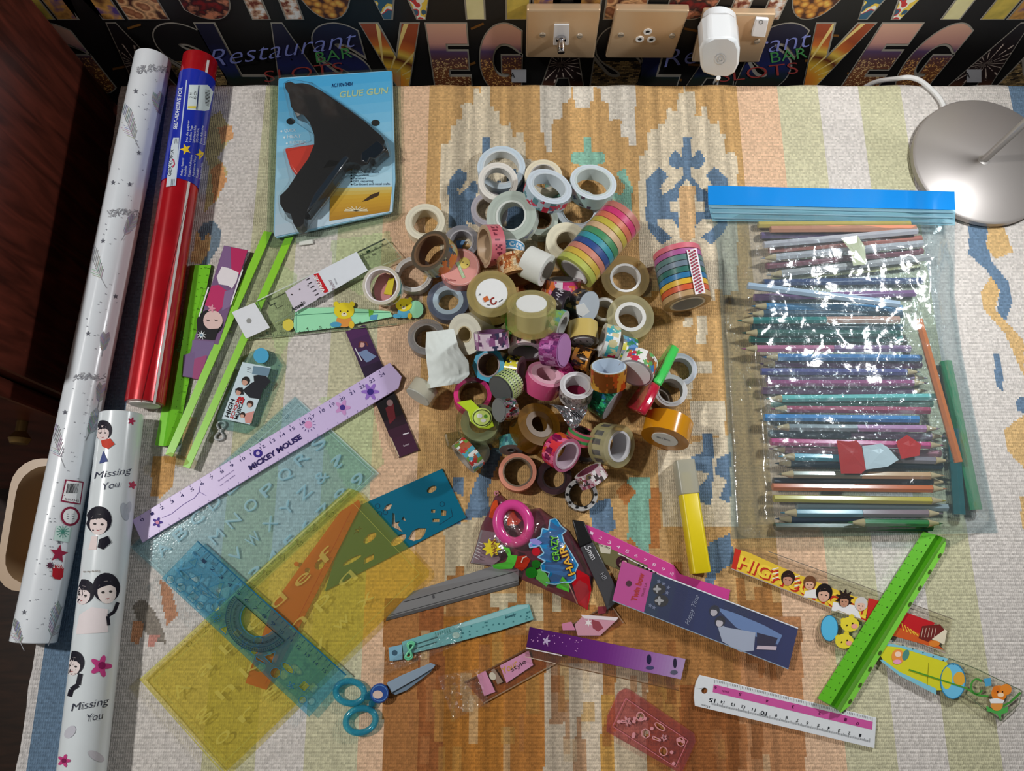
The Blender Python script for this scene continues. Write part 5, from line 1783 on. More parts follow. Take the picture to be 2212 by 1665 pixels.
pp = thing('torn_paper', 'torn white paper sheet draped over the left rolls of the pile', 'paper', Z(0).at(965, 790))
q = Quad((920, 718), (985, 708), (1014, 818), (918, 838))
mb = MB()
edge = [(921, 717), (950, 709), (978, 711), (984, 730), (990, 752), (1004, 778), (1014, 800), (1012, 818), (990, 829), (955, 836), (918, 840), (926, 812), (922, 780), (919, 748)]
P, fs = crumple(0.040, lambda u, v: (lambda a, b: (a[0] + (b[0] - a[0]) * u, a[1] + (b[1] - a[1]) * u))(
    (lambda v: (np.interp(v, [0, .3, .55, .8, 1], [921, 919, 922, 926, 918]), np.interp(v, [0, 1], [717, 840])))(v),
    (lambda v: (np.interp(v, [0, .15, .35, .6, .85, 1], [980, 985, 991, 1012, 1014, 992]), np.interp(v, [0, 1], [710, 828])))(v)), 20, 24, 0.0010, 3.1, lambda u, v: -0.012 * (v ** 2) + 0.004 * sin(u * 3.0))
mb.add(P, fs, (232, 240, 236))
mb.build('sheet', 'matte', pp, smooth=True)
mb = MB()
P, fs = crumple(0.028, Quad((990, 750), (1000, 748), (1030, 825), (1000, 832)), 5, 24, 0.0035, 8.7, None, 14)
mb.add(P, fs, (220, 226, 226))
mb.build('clear_edge', 'crinkle', pp)
MB().prism(Z(0.004), [(905, 829), (920, 830), (917, 841), (903, 838)], 0, 0.002, (30, 80, 170)).build('blue_tab', 'gloss', pp, bevel=0.0005)

fo = thing('foil_scrap', 'crumpled silver foil scrap with black print among the near rolls', 'foil', Z(0).at(1240, 890))
mb = MB()
P, fs = crumple(0.044, lambda u, v: (np.interp(u, [0, 1], [np.interp(v, [0, .3, 1], [1185, 1205, 1222]), np.interp(v, [0, .4, 1], [1270, 1268, 1248])]),
                                     np.interp(u, [0, .5, 1], [np.interp(v, [0, 1], [872, 912]), np.interp(v, [0, 1], [878, 928]), np.interp(v, [0, 1], [868, 922])])), 22, 16, 0.0022, 4.4, lambda u, v: -0.006 * v, 7)
mb.add(P, fs, (206, 208, 214))
mb.build('foil_sheet', 'foil', fo)
mb = MB()
for k in range(3):
    mb.line(Z(0.0475), (1232 + k * 6, 888 + k * 1), (1247 + k * 5, 902), 2.4, (20, 20, 24))
mb.build('black_print', 'print', fo)

# ---- red craft knife with green cap
kn = thing('craft_knife', 'red craft knife with a bright green tapered cap, leaning on the pile', 'knife', Z(0).at(1410, 830))
pl_k = plane3((1450, 745, 0.012), (1408, 822, 0.030), (1370, 880, 0.030))
MB().prism(pl_k, [(1448, 740), (1454, 743), (1431, 790), (1412, 824), (1397, 815), (1425, 772)], -0.006, 0.003, (70, 206, 92)).build('cap', 'gloss', kn, bevel=0.0025, smooth=True)
MB().prism(pl_k, [(1397, 815), (1412, 824), (1396, 858), (1378, 886), (1350, 878), (1378, 836)], -0.006, 0.003, (190, 30, 58)).build('handle', 'gloss', kn, bevel=0.003, smooth=True)
mb = MB()
mb.line(pl_k, (1442, 758), (1416, 806), 2.0, (50, 170, 70), 0.0032)
mb.build('cap_ridge', 'gloss', kn)

# ================================================================== RULERS, STENCILS, CARDS
def C1(x, y): return (240 + x / 3.352, 780 + y / 3.352)
def C2(x, y): return (260 + x / 2.601, 1000 + y / 2.601)
def C3(x, y): return (320 + x / 3.142, 480 + y / 3.142)
def C4(x, y): return (1480 + x / 3.022, 1120 + y / 3.022)
def C5(x, y): return (700 + x / 4.162, 1220 + y / 4.162)
def C6(x, y): return (1000 + x / 3.95, 1040 + y / 3.95)
def C7(x, y): return (1100 + x / 4.325, 1280 + y / 4.325)
def C8(x, y): return (1010 + x / 5.945, 1050 + y / 5.946)
def C9(x, y): return (560 + x / 4.809, 1020 + y / 4.809)
def CA(x, y): return (280 + x / 3.329, 1140 + y / 3.33)


def PP(f, *p):
    return [f(p[i], p[i + 1]) for i in range(0, len(p), 2)]


def mid(poly):
    return (sum(p[0] for p in poly) / len(poly), sum(p[1] for p in poly) / len(poly))


def flat_thing(name, label, cat, poly, group=None):
    return thing(name, label, cat, Z(0).at(*mid(poly)), group)


def ridge_bar(mb, lines, col_list):
    """long faceted bar: lines = list of (start px, end px, z) running side by side"""
    P = []
    for p, q, z in lines:
        P.append(Z(z).at(*p))
        P.append(Z(z).at(*q))
    n = len(lines)
    fs = [(2 * i, 2 * i + 1, 2 * (i + 1) + 1, 2 * (i + 1)) for i in range(n - 1)]
    cs = list(col_list)
    a, b = lines[0], lines[-1]
    k = len(P)
    P += [Z(0.0006).at(*a[0]), Z(0.0006).at(*a[1]), Z(0.0006).at(*b[0]), Z(0.0006).at(*b[1])]
    fs += [(0, k, k + 1, 1), (2 * n - 2, 2 * n - 1, k + 3, k + 2), (k, k + 2, k + 3, k + 1)]
    cs += [col_list[0], col_list[-1], col_list[0]]
    fs += [tuple([2 * i for i in range(n)] + [k + 2, k]), tuple([2 * i + 1 for i in range(n)][::-1] + [k + 1, k + 3])]
    cs += [col_list[0]] * 2
    return mb.add(P, fs, cs)


# ---- lime green triangular scale ruler, left
LIME = (120, 206, 40)
t = flat_thing('scale_ruler', 'lime green fold-profile ruler with dotted edge beside the red foil roll', 'ruler', PP(C3, 285, 292, 428, 288, 190, 1510, 50, 1510))
mb = MB()
ridge_bar(mb, [(C3(285, 292), C3(98, 1515), 0.004), (C3(318, 291), C3(112, 1520), 0.009), (C3(428, 288), C3(196, 1500), 0.004)], [(104, 190, 34), (124, 208, 44)])
mb.build('bar', 'satin', t)
mb = MB()
ridge_bar(mb, [(C3(218, 608), C3(46, 1512), 0.003), (C3(232, 640), C3(110, 1520), 0.006)], [(132, 214, 56)])
mb.build('side_flange', 'satin', t)
pl = plane3((*C3(318, 291), 0.009), (*C3(112, 1520), 0.009), (*C3(428, 288), 0.004))
q = Quad(C3(318, 291), C3(112, 1520), C3(196, 1500), C3(428, 288))
mb = MB()
for i in range(26):
    u = (i + 0.5) / 26
    mb.flat(pl, q.ell(u, 0.42, 0.0024, 0.028, 8), (34, 80, 14), 0.0003)
    mb.line(pl, q(u, 0.80), q(u, 0.95), 0.8, (40, 90, 20), 0.0003)
    if i % 3 == 0:
        mb.text(pl, str(i), q(u, 0.74), q(u - 0.008, 0.74), 5, (40, 90, 20), 0.0003)
mb.build('ruler_marks', 'print', t)
pl2 = plane3((*C3(218, 608), 0.003), (*C3(46, 1512), 0.003), (*C3(232, 640), 0.006))
mb = MB()
mb.text(pl, 'dispoppo', C3(213, 880), C3(240, 735), 9, (30, 70, 14), 0.0006, 0.02)
mb.build('lettering', 'print', t)

# ---- pink and purple card
poly = PP(C3, 515, 157, 675, 188, 395, 1070, 232, 1045, 400, 480)
t = flat_thing('bookmark_card', 'pink and purple picture bookmark with a dark-haired girl, under the lime edged ruler', 'bookmark', poly)
PL = Z(0.0075)
MB().prism(PL, PP(C3, 515, 157, 675, 188, 402, 1070, 232, 1045), -0.002, 0, (120, 90, 130)).build('card', 'print', t)
mb = MB()
for p, c in [(PP(C3, 560, 168, 675, 190, 622, 355, 565, 340), (184, 44, 96)), (PP(C3, 515, 160, 560, 168, 565, 340, 470, 320), (128, 96, 140)), (PP(C3, 430, 430, 480, 425, 540, 470, 520, 560, 470, 610, 385, 560), (190, 50, 104)),
             (PP(C3, 520, 470, 585, 450, 560, 570, 500, 600), (136, 112, 152)), (PP(C3, 300, 800, 450, 810, 425, 900, 290, 950), (124, 104, 146)), (PP(C3, 300, 930, 400, 900, 360, 1070, 300, 1060), (160, 76, 122)), (PP(C3, 240, 900, 320, 880, 300, 1050, 235, 1045), (118, 96, 138)),
             (PP(C3, 500, 300, 545, 310, 615, 340, 600, 400, 570, 450, 540, 430, 480, 420, 465, 370), (232, 226, 230))]:
    mb.flat(PL, p, c, 0.0002)
mb.flat(PL, ell(*C3(420, 680), 29, 28), (28, 26, 30), 0.0003)
mb.flat(PL, ell(*C3(440, 665), 21, 21), (226, 196, 190), 0.0005)
mb.flat(PL, PP(C3, 330, 700, 420, 725, 480, 720, 450, 800, 340, 790), (28, 26, 30), 0.0007)
for sx in (395, 450):
    mb.path(PL, [C3(sx, 660), C3(sx + 10, 670), C3(sx + 22, 664)], 1.4, (60, 40, 40), 0.0007)
mb.flat(PL, flower(*C3(430, 585), 9), (226, 150, 170), 0.0007)
mb.flat(PL, star(*C3(362, 766), 11, 4, 9), (226, 234, 236), 0.0009)
mb.flat(PL, ell(*C3(362, 766), 3), (120, 150, 170), 0.0011)
mb.build('card_print', 'print', t)
MB().line(PL, C3(410, 440), C3(345, 640), 3, (236, 236, 238), 0.001).build('clear_sleeve_edge', 'gloss', t)
MB().line(PL, C3(640, 320), C3(560, 560), 3, (236, 236, 238), 0.001).build('clear_sleeve_edge', 'gloss', t)

# ---- clear ruler with two lime edges
t = flat_thing('clear_ruler', 'long clear ruler with two lime green edges running from the glue gun pack', 'ruler', PP(C3, 790, 120, 985, 150, 290, 1630, 100, 1560))
PL = plane3((571, 518, 0.0022), (361, 980, 0.0106), (627, 528, 0.0022))
q = Quad(C3(790, 60), C3(120, 1575), C3(290, 1640), C3(985, 90))
MB().prism(PL, q.rect(0, 0.0, 1, 1), -0.0016, -0.0002, (232, 240, 226)).build('sheet', 'clear', t)
MB().prism(PL, q.rect(0, -0.02, 1, 0.26), -0.0002, 0.0010, (140, 210, 40)).build('edge_strip', 'satin', t, label='lime green edge')
MB().prism(PL, q.rect(0, 0.76, 1.02, 1.02), -0.0002, 0.0010, (140, 210, 40)).build('edge_strip', 'satin', t, label='lime green edge')
MB().prism(PL, PP(C3, 100, 1585, 150, 1560, 250, 1590, 275, 1630, 240, 1650, 110, 1630), -0.0006, 0.0022, (214, 200, 160)).build('curled_end', 'clear', t, bevel=0.0008)
mb = MB()
for i in range(24):
    mb.line(PL, q(0.06 + i * 0.038, 0.30), q(0.06 + i * 0.038, 0.36 if i % 5 else 0.42), 0.8, (90, 120, 50), 0.0001)
mb.build('ruler_marks', 'print', t)

# ---- clear teal key-ring case with photo card
poly = PP(C3, 470, 1300, 640, 950, 690, 880, 760, 850, 850, 880, 905, 960, 740, 1370, 660, 1430, 500, 1400, 460, 1330)
t = flat_thing('keyring_case', 'clear teal key-ring case holding a musical photo card, with a bead chain', 'key ring', poly)
PL = Z(0.008)
MB().prism(PL, poly, -0.0074, -0.0005, (176, 216, 214)).build('case', 'tint', t, bevel=0.0015)
MB().prism(PL, PP(C3, 640, 948, 832, 985, 690, 1372, 500, 1332), 0.0, 0.0006, (206, 226, 234)).build('photo_card', 'print', t)
MB().prism(PL, ell(*C3(766, 905), 16.5), 0.0, 0.0012, (80, 172, 214)).build('blue_disc', 'gloss', t)
mb = MB()
H = 0.0009
mb.text(PL, 'HIGH', C3(545, 1325), C3(588, 1205), 9, (20, 20, 26), H, 0.03)
mb.text(PL, 'SCHOOL', C3(575, 1335), C3(628, 1195), 7.5, (180, 30, 40), H, 0.03)
mb.text(PL, 'MUSICAL', C3(605, 1340), C3(655, 1200), 7.5, (20, 20, 26), H, 0.03)
mb.text(PL, '3', C3(640, 1235), C3(655, 1190), 14, (190, 30, 40), H, 0.03)
for p in [PP(C3, 640, 1140, 700, 1090, 770, 1060, 790, 1100, 760, 1200, 690, 1190), PP(C3, 715, 1040, 790, 1030, 830, 1080, 790, 1130, 720, 1090), PP(C3, 590, 1130, 640, 1120, 650, 1170, 600, 1165)]:
    mb.flat(PL, p, (30, 32, 40), H)
mb.flat(PL, PP(C3, 715, 975, 830, 990, 815, 1045, 705, 1030), (110, 140, 160), H)
mb.flat(PL, PP(C3, 650, 1300, 720, 1280, 700, 1365, 660, 1360), (214, 150, 140), H)
head(mb, PL, *C3(660, 1080), 9, (26, 22, 22), (206, 160, 140), 30, H, eyes=False)
head(mb, PL, *C3(615, 1150), 8, (26, 22, 22), (206, 160, 140), 30, H, eyes=False)
head(mb, PL, *C3(690, 1235), 7, (60, 36, 26), (214, 170, 150), 20, H, eyes=False)
head(mb, PL, *C3(640, 1310), 6, (40, 26, 22), (214, 170, 150), 20, H, eyes=False)
for i in range(3):
    mb.line(PL, C3(672, 985 + i * 14), C3(700, 990 + i * 14), 1, (60, 70, 80), H)
for i in range(16):
    a_, b_ = C3(895 - i * 9.6, 975 + i * 26), C3(880 - i * 9.6, 970 + i * 26)
    mb.line(PL, a_, b_, 1.1, (60, 90, 96), 0.0001)
mb.build('card_print', 'print', t)
mb = MB()
lp = []
for i in range(34):
    s = i / 34 * 2 * pi
    lp.append(C3(490 + 28 * sin(2 * s) + 10 * cos(s), 1415 - 62 * cos(s)))
for x, y in lp:
    mb.ball(Z(0.0024).at(x, y), 0.0013, (196, 198, 200), 5)
mb.build('bead_chain', 'metal', t, smooth=True, kind='stuff', label='silver bead chain')

# ---- teddy bear ruler (mint)
t = flat_thing('bear_ruler', 'clear ruler with a mint green strip and printed yellow bears', 'ruler', PP(C3, 690, 790, 1000, 580, 1880, 560, 1700, 690))
PL = Z(0.0035)
MB().prism(PL, PP(C3, 690, 790, 860, 690, 1000, 580, 1300, 572, 1640, 590, 1750, 525, 1840, 515, 1885, 570, 1872, 650, 1700, 690), -0.0026, -0.0002, (226, 234, 222)).build('sheet', 'clear', t, bevel=0.0004)
mb = MB()
mb.flat(PL, PP(C3, 1000, 582, 1300, 576, 1640, 604, 1660, 640, 1300, 712, 1000, 748, 985, 700), (160, 232, 186), 0.0001)
mb.flat(PL, ell(*C3(1815, 590), 17, 19), (156, 222, 178), 0.0001)
mb.flat(PL, ell(*C3(950, 695), 12, 13), (222, 206, 80), 0.0003)
mb.path(PL, [C3(1010, 630), C3(1300, 612), C3(1640, 612)], 1.2, (70, 140, 110), 0.0004)
mb.path(PL, [C3(1005, 590), C3(1005, 740)], 1.2, (60, 120, 130), 0.0004)
for bx, by, k, body in [(1330, 600, 1.0, (226, 150, 70)), (1735, 560, 0.8, (90, 170, 206))]:
    x, y = C3(bx, by)
    mb.flat(PL, ell(x - 17 * k, y - 14 * k, 6 * k), (226, 206, 40), 0.0004)
    mb.flat(PL, ell(x + 17 * k, y - 14 * k, 6 * k), (226, 206, 40), 0.0004)
    mb.flat(PL, ell(x, y + 22 * k, 17 * k, 14 * k), body, 0.0004)
    mb.flat(PL, ell(x, y, 22 * k, 18 * k), (230, 210, 44), 0.0006)
    mb.flat(PL, ell(x, y + 8 * k, 6 * k, 4.5 * k), (240, 230, 190), 0.0008)
    mb.flat(PL, ell(x, y + 6 * k, 2 * k, 1.5 * k), (90, 50, 30), 0.001)
    for s in (-8, 8):
        mb.flat(PL, ell(x + s * k, y + 1 * k, 1.6 * k), (70, 50, 20), 0.0008)
    mb.flat(PL, ell(x - 18 * k, y + 30 * k, 12 * k, 6 * k), (80, 160, 196), 0.0007)
    mb.flat(PL, ell(x + 16 * k, y + 30 * k, 6 * k, 8 * k), (230, 190, 50), 0.0007)
mb.flat(PL, PP(C3, 1495, 590, 1530, 600, 1520, 640, 1500, 640), (110, 180, 60), 0.0004)
mb.flat(PL, PP(C3, 1510, 630, 1560, 625, 1550, 660, 1505, 660), (90, 160, 200), 0.0005)
mb.path(PL, PP(C3, 700, 788, 1000, 762, 1690, 690), 1.6, (110, 124, 96), 0.0)
for i in range(30):
    u = i / 30
    mb.line(PL, (C3(760 + 900 * u, 783 - 96 * u)), (C3(758 + 900 * u, 765 - 96 * u)), 0.9, (60, 80, 60), 0.0003)
    if i % 3 == 1:
        mb.text(PL, str(i // 3 + 1), C3(770 + 900 * u, 762 - 96 * u), C3(788 + 900 * u, 760 - 96 * u), 5, (50, 70, 50), 0.0003)
mb.build('ruler_print', 'print', t)

# ---- clear ruler with paper label
t = flat_thing('clear_ruler', 'clear ruler in a sleeve with white paper label and red value band', 'ruler', PP(C3, 735, 530, 1610, 110, 1700, 215, 800, 690))
PL = Z(0.0072)
MB().prism(PL, PP(C3, 735, 535, 1610, 110, 1720, 240, 800, 700), -0.003, -0.0003, (228, 236, 226)).build('sheet', 'clear', t, bevel=0.0004)
MB().prism(PL, PP(C3, 1118, 352, 1415, 200, 1490, 326, 1220, 482), 0.0, 0.0005, (226, 232, 240)).build('paper_label', 'print', t)
MB().prism(PL, PP(C3, 930, 470, 1118, 352, 1220, 482, 1000, 610), 0.0, 0.0004, (214, 206, 220)).build('label_window', 'print', t)
MB().prism(PL, PP(C3, 568, 610, 722, 545, 826, 715, 665, 790), 0.0002, 0.0008, (228, 232, 238)).build('hanging_tag', 'print', t)
mb = MB()
H = 0.0008
mb.flat(PL, PP(C3, 1122, 352, 1155, 344, 1226, 470, 1196, 480), (200, 34, 44), H)
mb.text(PL, 'VALUE', C3(1202, 470), C3(1142, 360), 8, (240, 236, 236), H + 0.0002, 0.04)
mb.text(PL, 'Ruler', C3(1275, 450), C3(1240, 385), 9, (150, 130, 140), H)
mb.text(PL, '30cm', C3(1288, 420), C3(1268, 380), 4, (150, 150, 160), H)
mb.text(PL, 'Ansel', C3(978, 608), C3(1055, 562), 9, (40, 40, 44), H, 0.03)
mb.loop(PL, ell(*C3(1058, 545), 2.2), 0.8, (40, 40, 44), H)
for i in range(6):
    x, y = 1080 + i * 15, 385 + i * 26
    mb.line(PL, C3(x - 8, y + 8), C3(x + 16, y - 6), 2.2, (60, 56, 64), H)
for i in range(5):
    mb.text(PL, 'abc', C3(1135 + i * 12, 400 + i * 18), C3(1150 + i * 12, 392 + i * 18), 2.5, (120, 110, 120), H)
mb.flat(PL, ell(*C3(684, 668), 5.5), (150, 152, 150), 0.001)
for i, n in enumerate(['0', '1', '2', '3']):
    mb.text(PL, n, C3(1440 + i * 45, 232 - i * 22), C3(1465 + i * 45, 220 - i * 22), 5, (40, 60, 40), 0.0003)
for p in [(975, 490), (1028, 455), (1085, 430)]:
    mb.flat(PL, ell(*C3(*p), 1.6), (60, 56, 60), H)
mb.path(PL, [C3(810, 535), C3(830, 565), C3(870, 545)], 2, (40, 50, 40), 0.0003)
mb.line(PL, C3(1420, 205), C3(1605, 115), 3.2, (70, 80, 66), 0.0002)
mb.line(PL, C3(735, 535), C3(1130, 345), 2.2, (206, 214, 206), 0.0)
mb.line(PL, C3(735, 535), C3(805, 700), 1.6, (120, 136, 112), 0.0)
mb.line(PL, C3(860, 680), C3(1000, 610), 1.6, (130, 146, 122), 0.0)
mb.line(PL, C3(1490, 330), C3(1715, 240), 1.4, (170, 180, 150), 0.0)
mb.line(PL, C3(1612, 112), C3(1720, 240), 1.4, (170, 180, 150), 0.0)
mb.build('label_print', 'print', t)

# ---- dark purple photo ruler
poly = PP(C3, 1340, 742, 1470, 694, 1838, 1545, 1700, 1597)
t = flat_thing('photo_ruler', 'dark purple photo ruler showing a woman in a blue skirt, under the lilac ruler', 'ruler', poly)
PL = Z(0.0022)
q = Quad(C3(1340, 742), C3(1700, 1597), C3(1838, 1545), C3(1470, 694))
MB().prism(PL, poly, -0.0018, 0, (60, 40, 62)).build('strip', 'gloss', t)
mb = MB()
gradient(mb, PL, q, [(86, 46, 92), (66, 40, 78), (46, 32, 56), (28, 24, 30), (24, 20, 22), (64, 32, 52), (70, 34, 58)], 0.0002, 14)
mb.flat(PL, PP(C3, 1425, 885, 1480, 862, 1500, 880, 1550, 910, 1500, 945, 1480, 950), (120, 140, 176), 0.0004)
mb.flat(PL, ell(*C3(1450, 830), 6), (206, 160, 150), 0.0004)
mb.path(PL, [C3(1430, 850), C3(1440, 810), C3(1480, 815), C3(1490, 840)], 3, (110, 60, 60), 0.0005)
mb.path(PL, [C3(1405, 855), C3(1450, 940)], 2.4, (206, 206, 214), 0.0004)
mb.flat(PL, PP(C3, 1610, 1260, 1665, 1230, 1680, 1330, 1640, 1370), (110, 36, 44), 0.0004)
mb.flat(PL, ell(*C3(1640, 1225), 7), (150, 120, 120), 0.0004)
mb.line(PL, C3(1645, 1460), C3(1702, 1590), 2.4, (200, 180, 150), 0.0004)
mb.text(PL, 'forever', C3(1735, 1525), C3(1775, 1508), 5, (206, 190, 200), 0.0004)
mb.line(PL, C3(1730, 1440), C3(1770, 1428), 2.6, (214, 206, 214), 0.0004)
mb.build('photo_print', 'print', t)

# ---- large pale blue alphabet stencil
def embossed(mb, PL, poly_pts, w, c, h):
    mb.loop(PL, poly_pts, w, c, h)


poly = [(281, 1181), (637, 856), (818, 1023), (462, 1349)]
t = flat_thing('alphabet_stencil', 'large pale blue see-through stencil with letter outlines, under the lilac ruler', 'stencil', poly)
PL = Z(0.0026)
q = Quad(*[(281, 1181), (637, 856), (818, 1023), (462, 1349)])
MB().prism(PL, poly, -0.002, 0, (204, 236, 244)).build('sheet', 'tint', t, bevel=0.0004)
mb = MB()
rows = ['ABCDEFGHJ', 'KLMNOPQRS', 'TUVWXYZ&?', '023456789']
for rI, row in enumerate(rows):
    for cI, ch in enumerate(row):
        u, v = 0.06 + cI * 0.103, 0.14 + rI * 0.235
        p0, p1 = q(u, v + 0.11), q(u + 0.062, v + 0.11)
        mb.text(PL, ch, p0, p1, 24, (186, 224, 234), 0.0002, 0.0)
        mb.text(PL, ch, (p0[0] + 1.2, p0[1] + 1.2), (p1[0] + 1.2, p1[1] + 1.2), 24, (140, 200, 220), 0.0001, 0.0)
for i in range(60):
    u = 0.03 + i * 0.0158
    mb.line(PL, q(u, 0.012), q(u, 0.035 if i % 5 else 0.055), 0.9, (70, 120, 140), 0.0003)
    if i % 10 == 5:
        mb.text(PL, str(1 + i // 6), q(u, 0.095), q(u + 0.02, 0.095), 6, (60, 100, 120), 0.0003)
mb.loop(PL, q.rect(0.015, 0.07, 0.985, 0.97), 1.2, (196, 230, 236), 0.0002)
mb.line(PL, q(1.0, 0.05), q(1.0, 1.0), 2.4, (220, 236, 238), 0.0003)
mb.build('letter_outlines', M.setdefault('emboss', clear_mat('embossed_plastic', 0.45, 0.15)), t)

# ---- lilac ruler
poly = [(285, 1123), (842, 783), (868, 813), (861, 838), (307, 1172)]
t = flat_thing('ruler', 'long lilac ruler with dark lettering lying across the pale blue stencil', 'ruler', poly)
PL = Z(0.0056)
MB().prism(PL, poly, -0.0026, 0, (206, 186, 230)).build('strip', 'satin', t, bevel=0.0004)
q = Quad((285, 1123), (845, 784), (863, 836), (307, 1171))
mb = MB()
INK = (40, 30, 100)
H = 0.0002
for i in range(25):
    u = 0.03 + i * 0.0385
    mb.line(PL, q(u, 0.02), q(u, 0.10), 0.8, INK, H)
    if i < 25:
        mb.text(PL, str(i), q(u - 0.004, 0.27), q(u + 0.008 + (0.006 if i > 9 else 0), 0.27), 7, INK, H)
    mb.line(PL, q(u, 0.98), q(u, 0.92), 0.8, (110, 90, 160), H)
mb.text(PL, 'MICKEY MOUSE', (541, 1016), (653, 946), 11, (44, 30, 96), H, 0.05)
mb.flat(PL, ell(557, 979, 10, 9), (56, 36, 140), H)
mb.flat(PL, ell(557, 979, 4, 4), (206, 186, 230), H + 0.0002)
mb.text(PL, 'Good times are', (472, 1040), (506, 1016), 3.5, (120, 100, 160), H)
mb.text(PL, 'on my side', (476, 1050), (508, 1027), 3.5, (120, 100, 160), H)
mb.flat(PL, ell(666, 917, 8), (222, 150, 200), H)
for i in range(12):
    an = 2 * pi * i / 12
    mb.line(PL, (666 + 11 * cos(an), 917 + 11 * sin(an)), (666 + 16 * cos(an), 917 + 16 * sin(an)), 1.2, (90, 70, 140), H)
mb.path(PL, [(430, 1062), (420, 1075), (395, 1090), (370, 1110), (350, 1118)], 1, (120, 100, 170), H)
mb.path(PL, [(432, 1050), (430, 1062), (445, 1070)], 1, (120, 100, 170), H)
mb.flat(PL, flower(740, 880, 18, 5, 30), (206, 150, 206), H)
mb.flat(PL, ell(740, 880, 6), (70, 50, 140), H + 0.0002)
mb.flat(PL, flower(800, 846, 20, 6, 36), (150, 110, 200), H)
mb.flat(PL, ell(800, 846, 7), (60, 40, 130), H + 0.0002)
mb.flat(PL, flower(340, 1128, 12, 5, 30), (80, 60, 150), H)
mb.flat(PL, ell(340, 1128, 4), (226, 150, 180), H + 0.0002)
mb.build('ruler_print', 'print', t)

# ---- teal-blue stencil partly under the yellow one
def SQ(q, spec):
    out = []
    for k, u, v, s in spec:
        if k == 'c':
            out.append(q.ell(u, v, s * q.ru, s * q.rv, 16))
        elif k == 't':
            out.append(q.poly([(u - s * q.ru, v + s * q.rv), (u, v - s * q.rv), (u + s * q.ru, v + s * q.rv)]))
        elif k == 's':
            out.append(q.poly([(u - s * q.ru, v - s * q.rv), (u + s * q.ru, v - s * q.rv), (u + s * q.ru, v + s * q.rv), (u - s * q.ru, v + s * q.rv)]))
        elif k == 'h':
            out.append(q.poly([(u + s * q.ru * cos(2 * pi * i / 6), v + s * q.rv * sin(2 * pi * i / 6)) for i in range(6)]))
        elif k == 'd':
            out.append(q.poly([(u + s * q.ru * (0.55 + 0.45 * cos(5 * 2 * pi * i / 20)) * cos(2 * pi * i / 20), v + s * q.rv * (0.55 + 0.45 * cos(5 * 2 * pi * i / 20)) * sin(2 * pi * i / 20)) for i in range(20)]))
        elif k == 'e':
            out.append(q.ell(u, v, s * q.ru * 1.6, s * q.rv * 0.7, 16))
        elif k == 'l':
            out.append(q.poly([(u - s * q.ru, v - s * q.rv * 0.2), (u + s * q.ru, v - s * q.rv * 0.5), (u + s * q.ru, v - s * q.rv * 0.2), (u - s * q.ru * 0.6, v + s * q.rv * 0.3)]))
    return out


def setq(q):
    a, b, c, d = q.q
    lu = sqrt((b[0] - a[0]) ** 2 + (b[1] - a[1]) ** 2)
    lv = sqrt((d[0] - a[0]) ** 2 + (d[1] - a[1]) ** 2)
    q.ru, q.rv = 1 / lu, 1 / lv
    return q


q = setq(Quad((757, 1100), (955, 1012), (1007, 1118), (702, 1276)))
t = flat_thing('shape_stencil', 'teal-blue plastic stencil with cut-out shapes, half under the yellow stencil', 'stencil', [q(0, 0), q(1, 0), q(1, 1), q(0, 1)])
PL = Z(0.0022)
holes = SQ(q, [('c', 0.84, 0.26, 10), ('h', 0.42, 0.22, 9), ('c', 0.28, 0.55, 12), ('c', 0.52, 0.80, 13), ('e', 0.16, 0.75, 10), ('s', 0.30, 0.86, 8), ('d', 0.15, 0.35, 10)])
holes += [PP(C9, 1385, 420, 1405, 430, 1410, 520, 1460, 510, 1440, 545, 1490, 620, 1470, 615, 1375, 560), PP(C9, 1545, 690, 1590, 610, 1650, 578, 1735, 580, 1720, 640, 1680, 690, 1600, 715),
          PP(C9, 1785, 385, 1830, 385, 1825, 420, 1785, 420), PP(C9, 1890, 390, 1950, 400, 1940, 450, 1890, 450), PP(C9, 1475, 490, 1500, 455, 1525, 510), PP(C9, 1800, 480, 1870, 480, 1870, 515, 1800, 515)]
MB().prism(PL, [q(0, 0), q(1, 0), q(1, 1), q(0, 1)], -0.0018, 0, (22, 128, 160), holes).build('sheet', M.setdefault('teal', clear_mat('teal_translucent_plastic', 0.62, 0.2, gloss=0.7)), t)
mb = MB()
for x, y in ((1250, 430), (1310, 415), (1900, 330), (1230, 350)):
    mb.loop(PL, ell(*C9(x, y), 5), 1.2, (10, 60, 84), 0.0002)
mb.path(PL, [C9(1990, 370), C9(2010, 455), C9(1870, 545)], 1.2, (10, 60, 84), 0.0002)
mb.build('line_print', 'print', t)

# ---- orange set square / ruler under the yellow stencil
poly = [(775, 1079), (779, 1092), (645, 1356), (575, 1490), (530, 1475), (590, 1305), (662, 1205), (735, 1105)]
t = flat_thing('orange_ruler', 'translucent orange ruler strip seen through the yellow stencil', 'ruler', poly)
PL = Z(0.0044)
q = setq(Quad((735, 1105), (530, 1475), (590, 1490), (778, 1092)))
MB().prism(PL, poly, -0.0018, 0, (226, 96, 44), [ell(640, 1218, 5), ell(664, 1232, 6), ell(690, 1220, 12, 9, -40), ell(560, 1440, 14, 11)]).build('sheet', M.setdefault('orange', clear_mat('orange_translucent_plastic', 0.5, 0.2, gloss=0.6)), t)
mb = MB()
for i in range(18):
    mb.line(PL, q(0.08 + i * 0.05, 0.72), q(0.08 + i * 0.05, 0.86), 0.9, (130, 40, 20), 0.0002)
mb.path(PL, [q(0.02, 0.62), q(0.98, 0.66)], 1.4, (170, 56, 26), 0.0002)
mb.build('line_print', 'print', t)

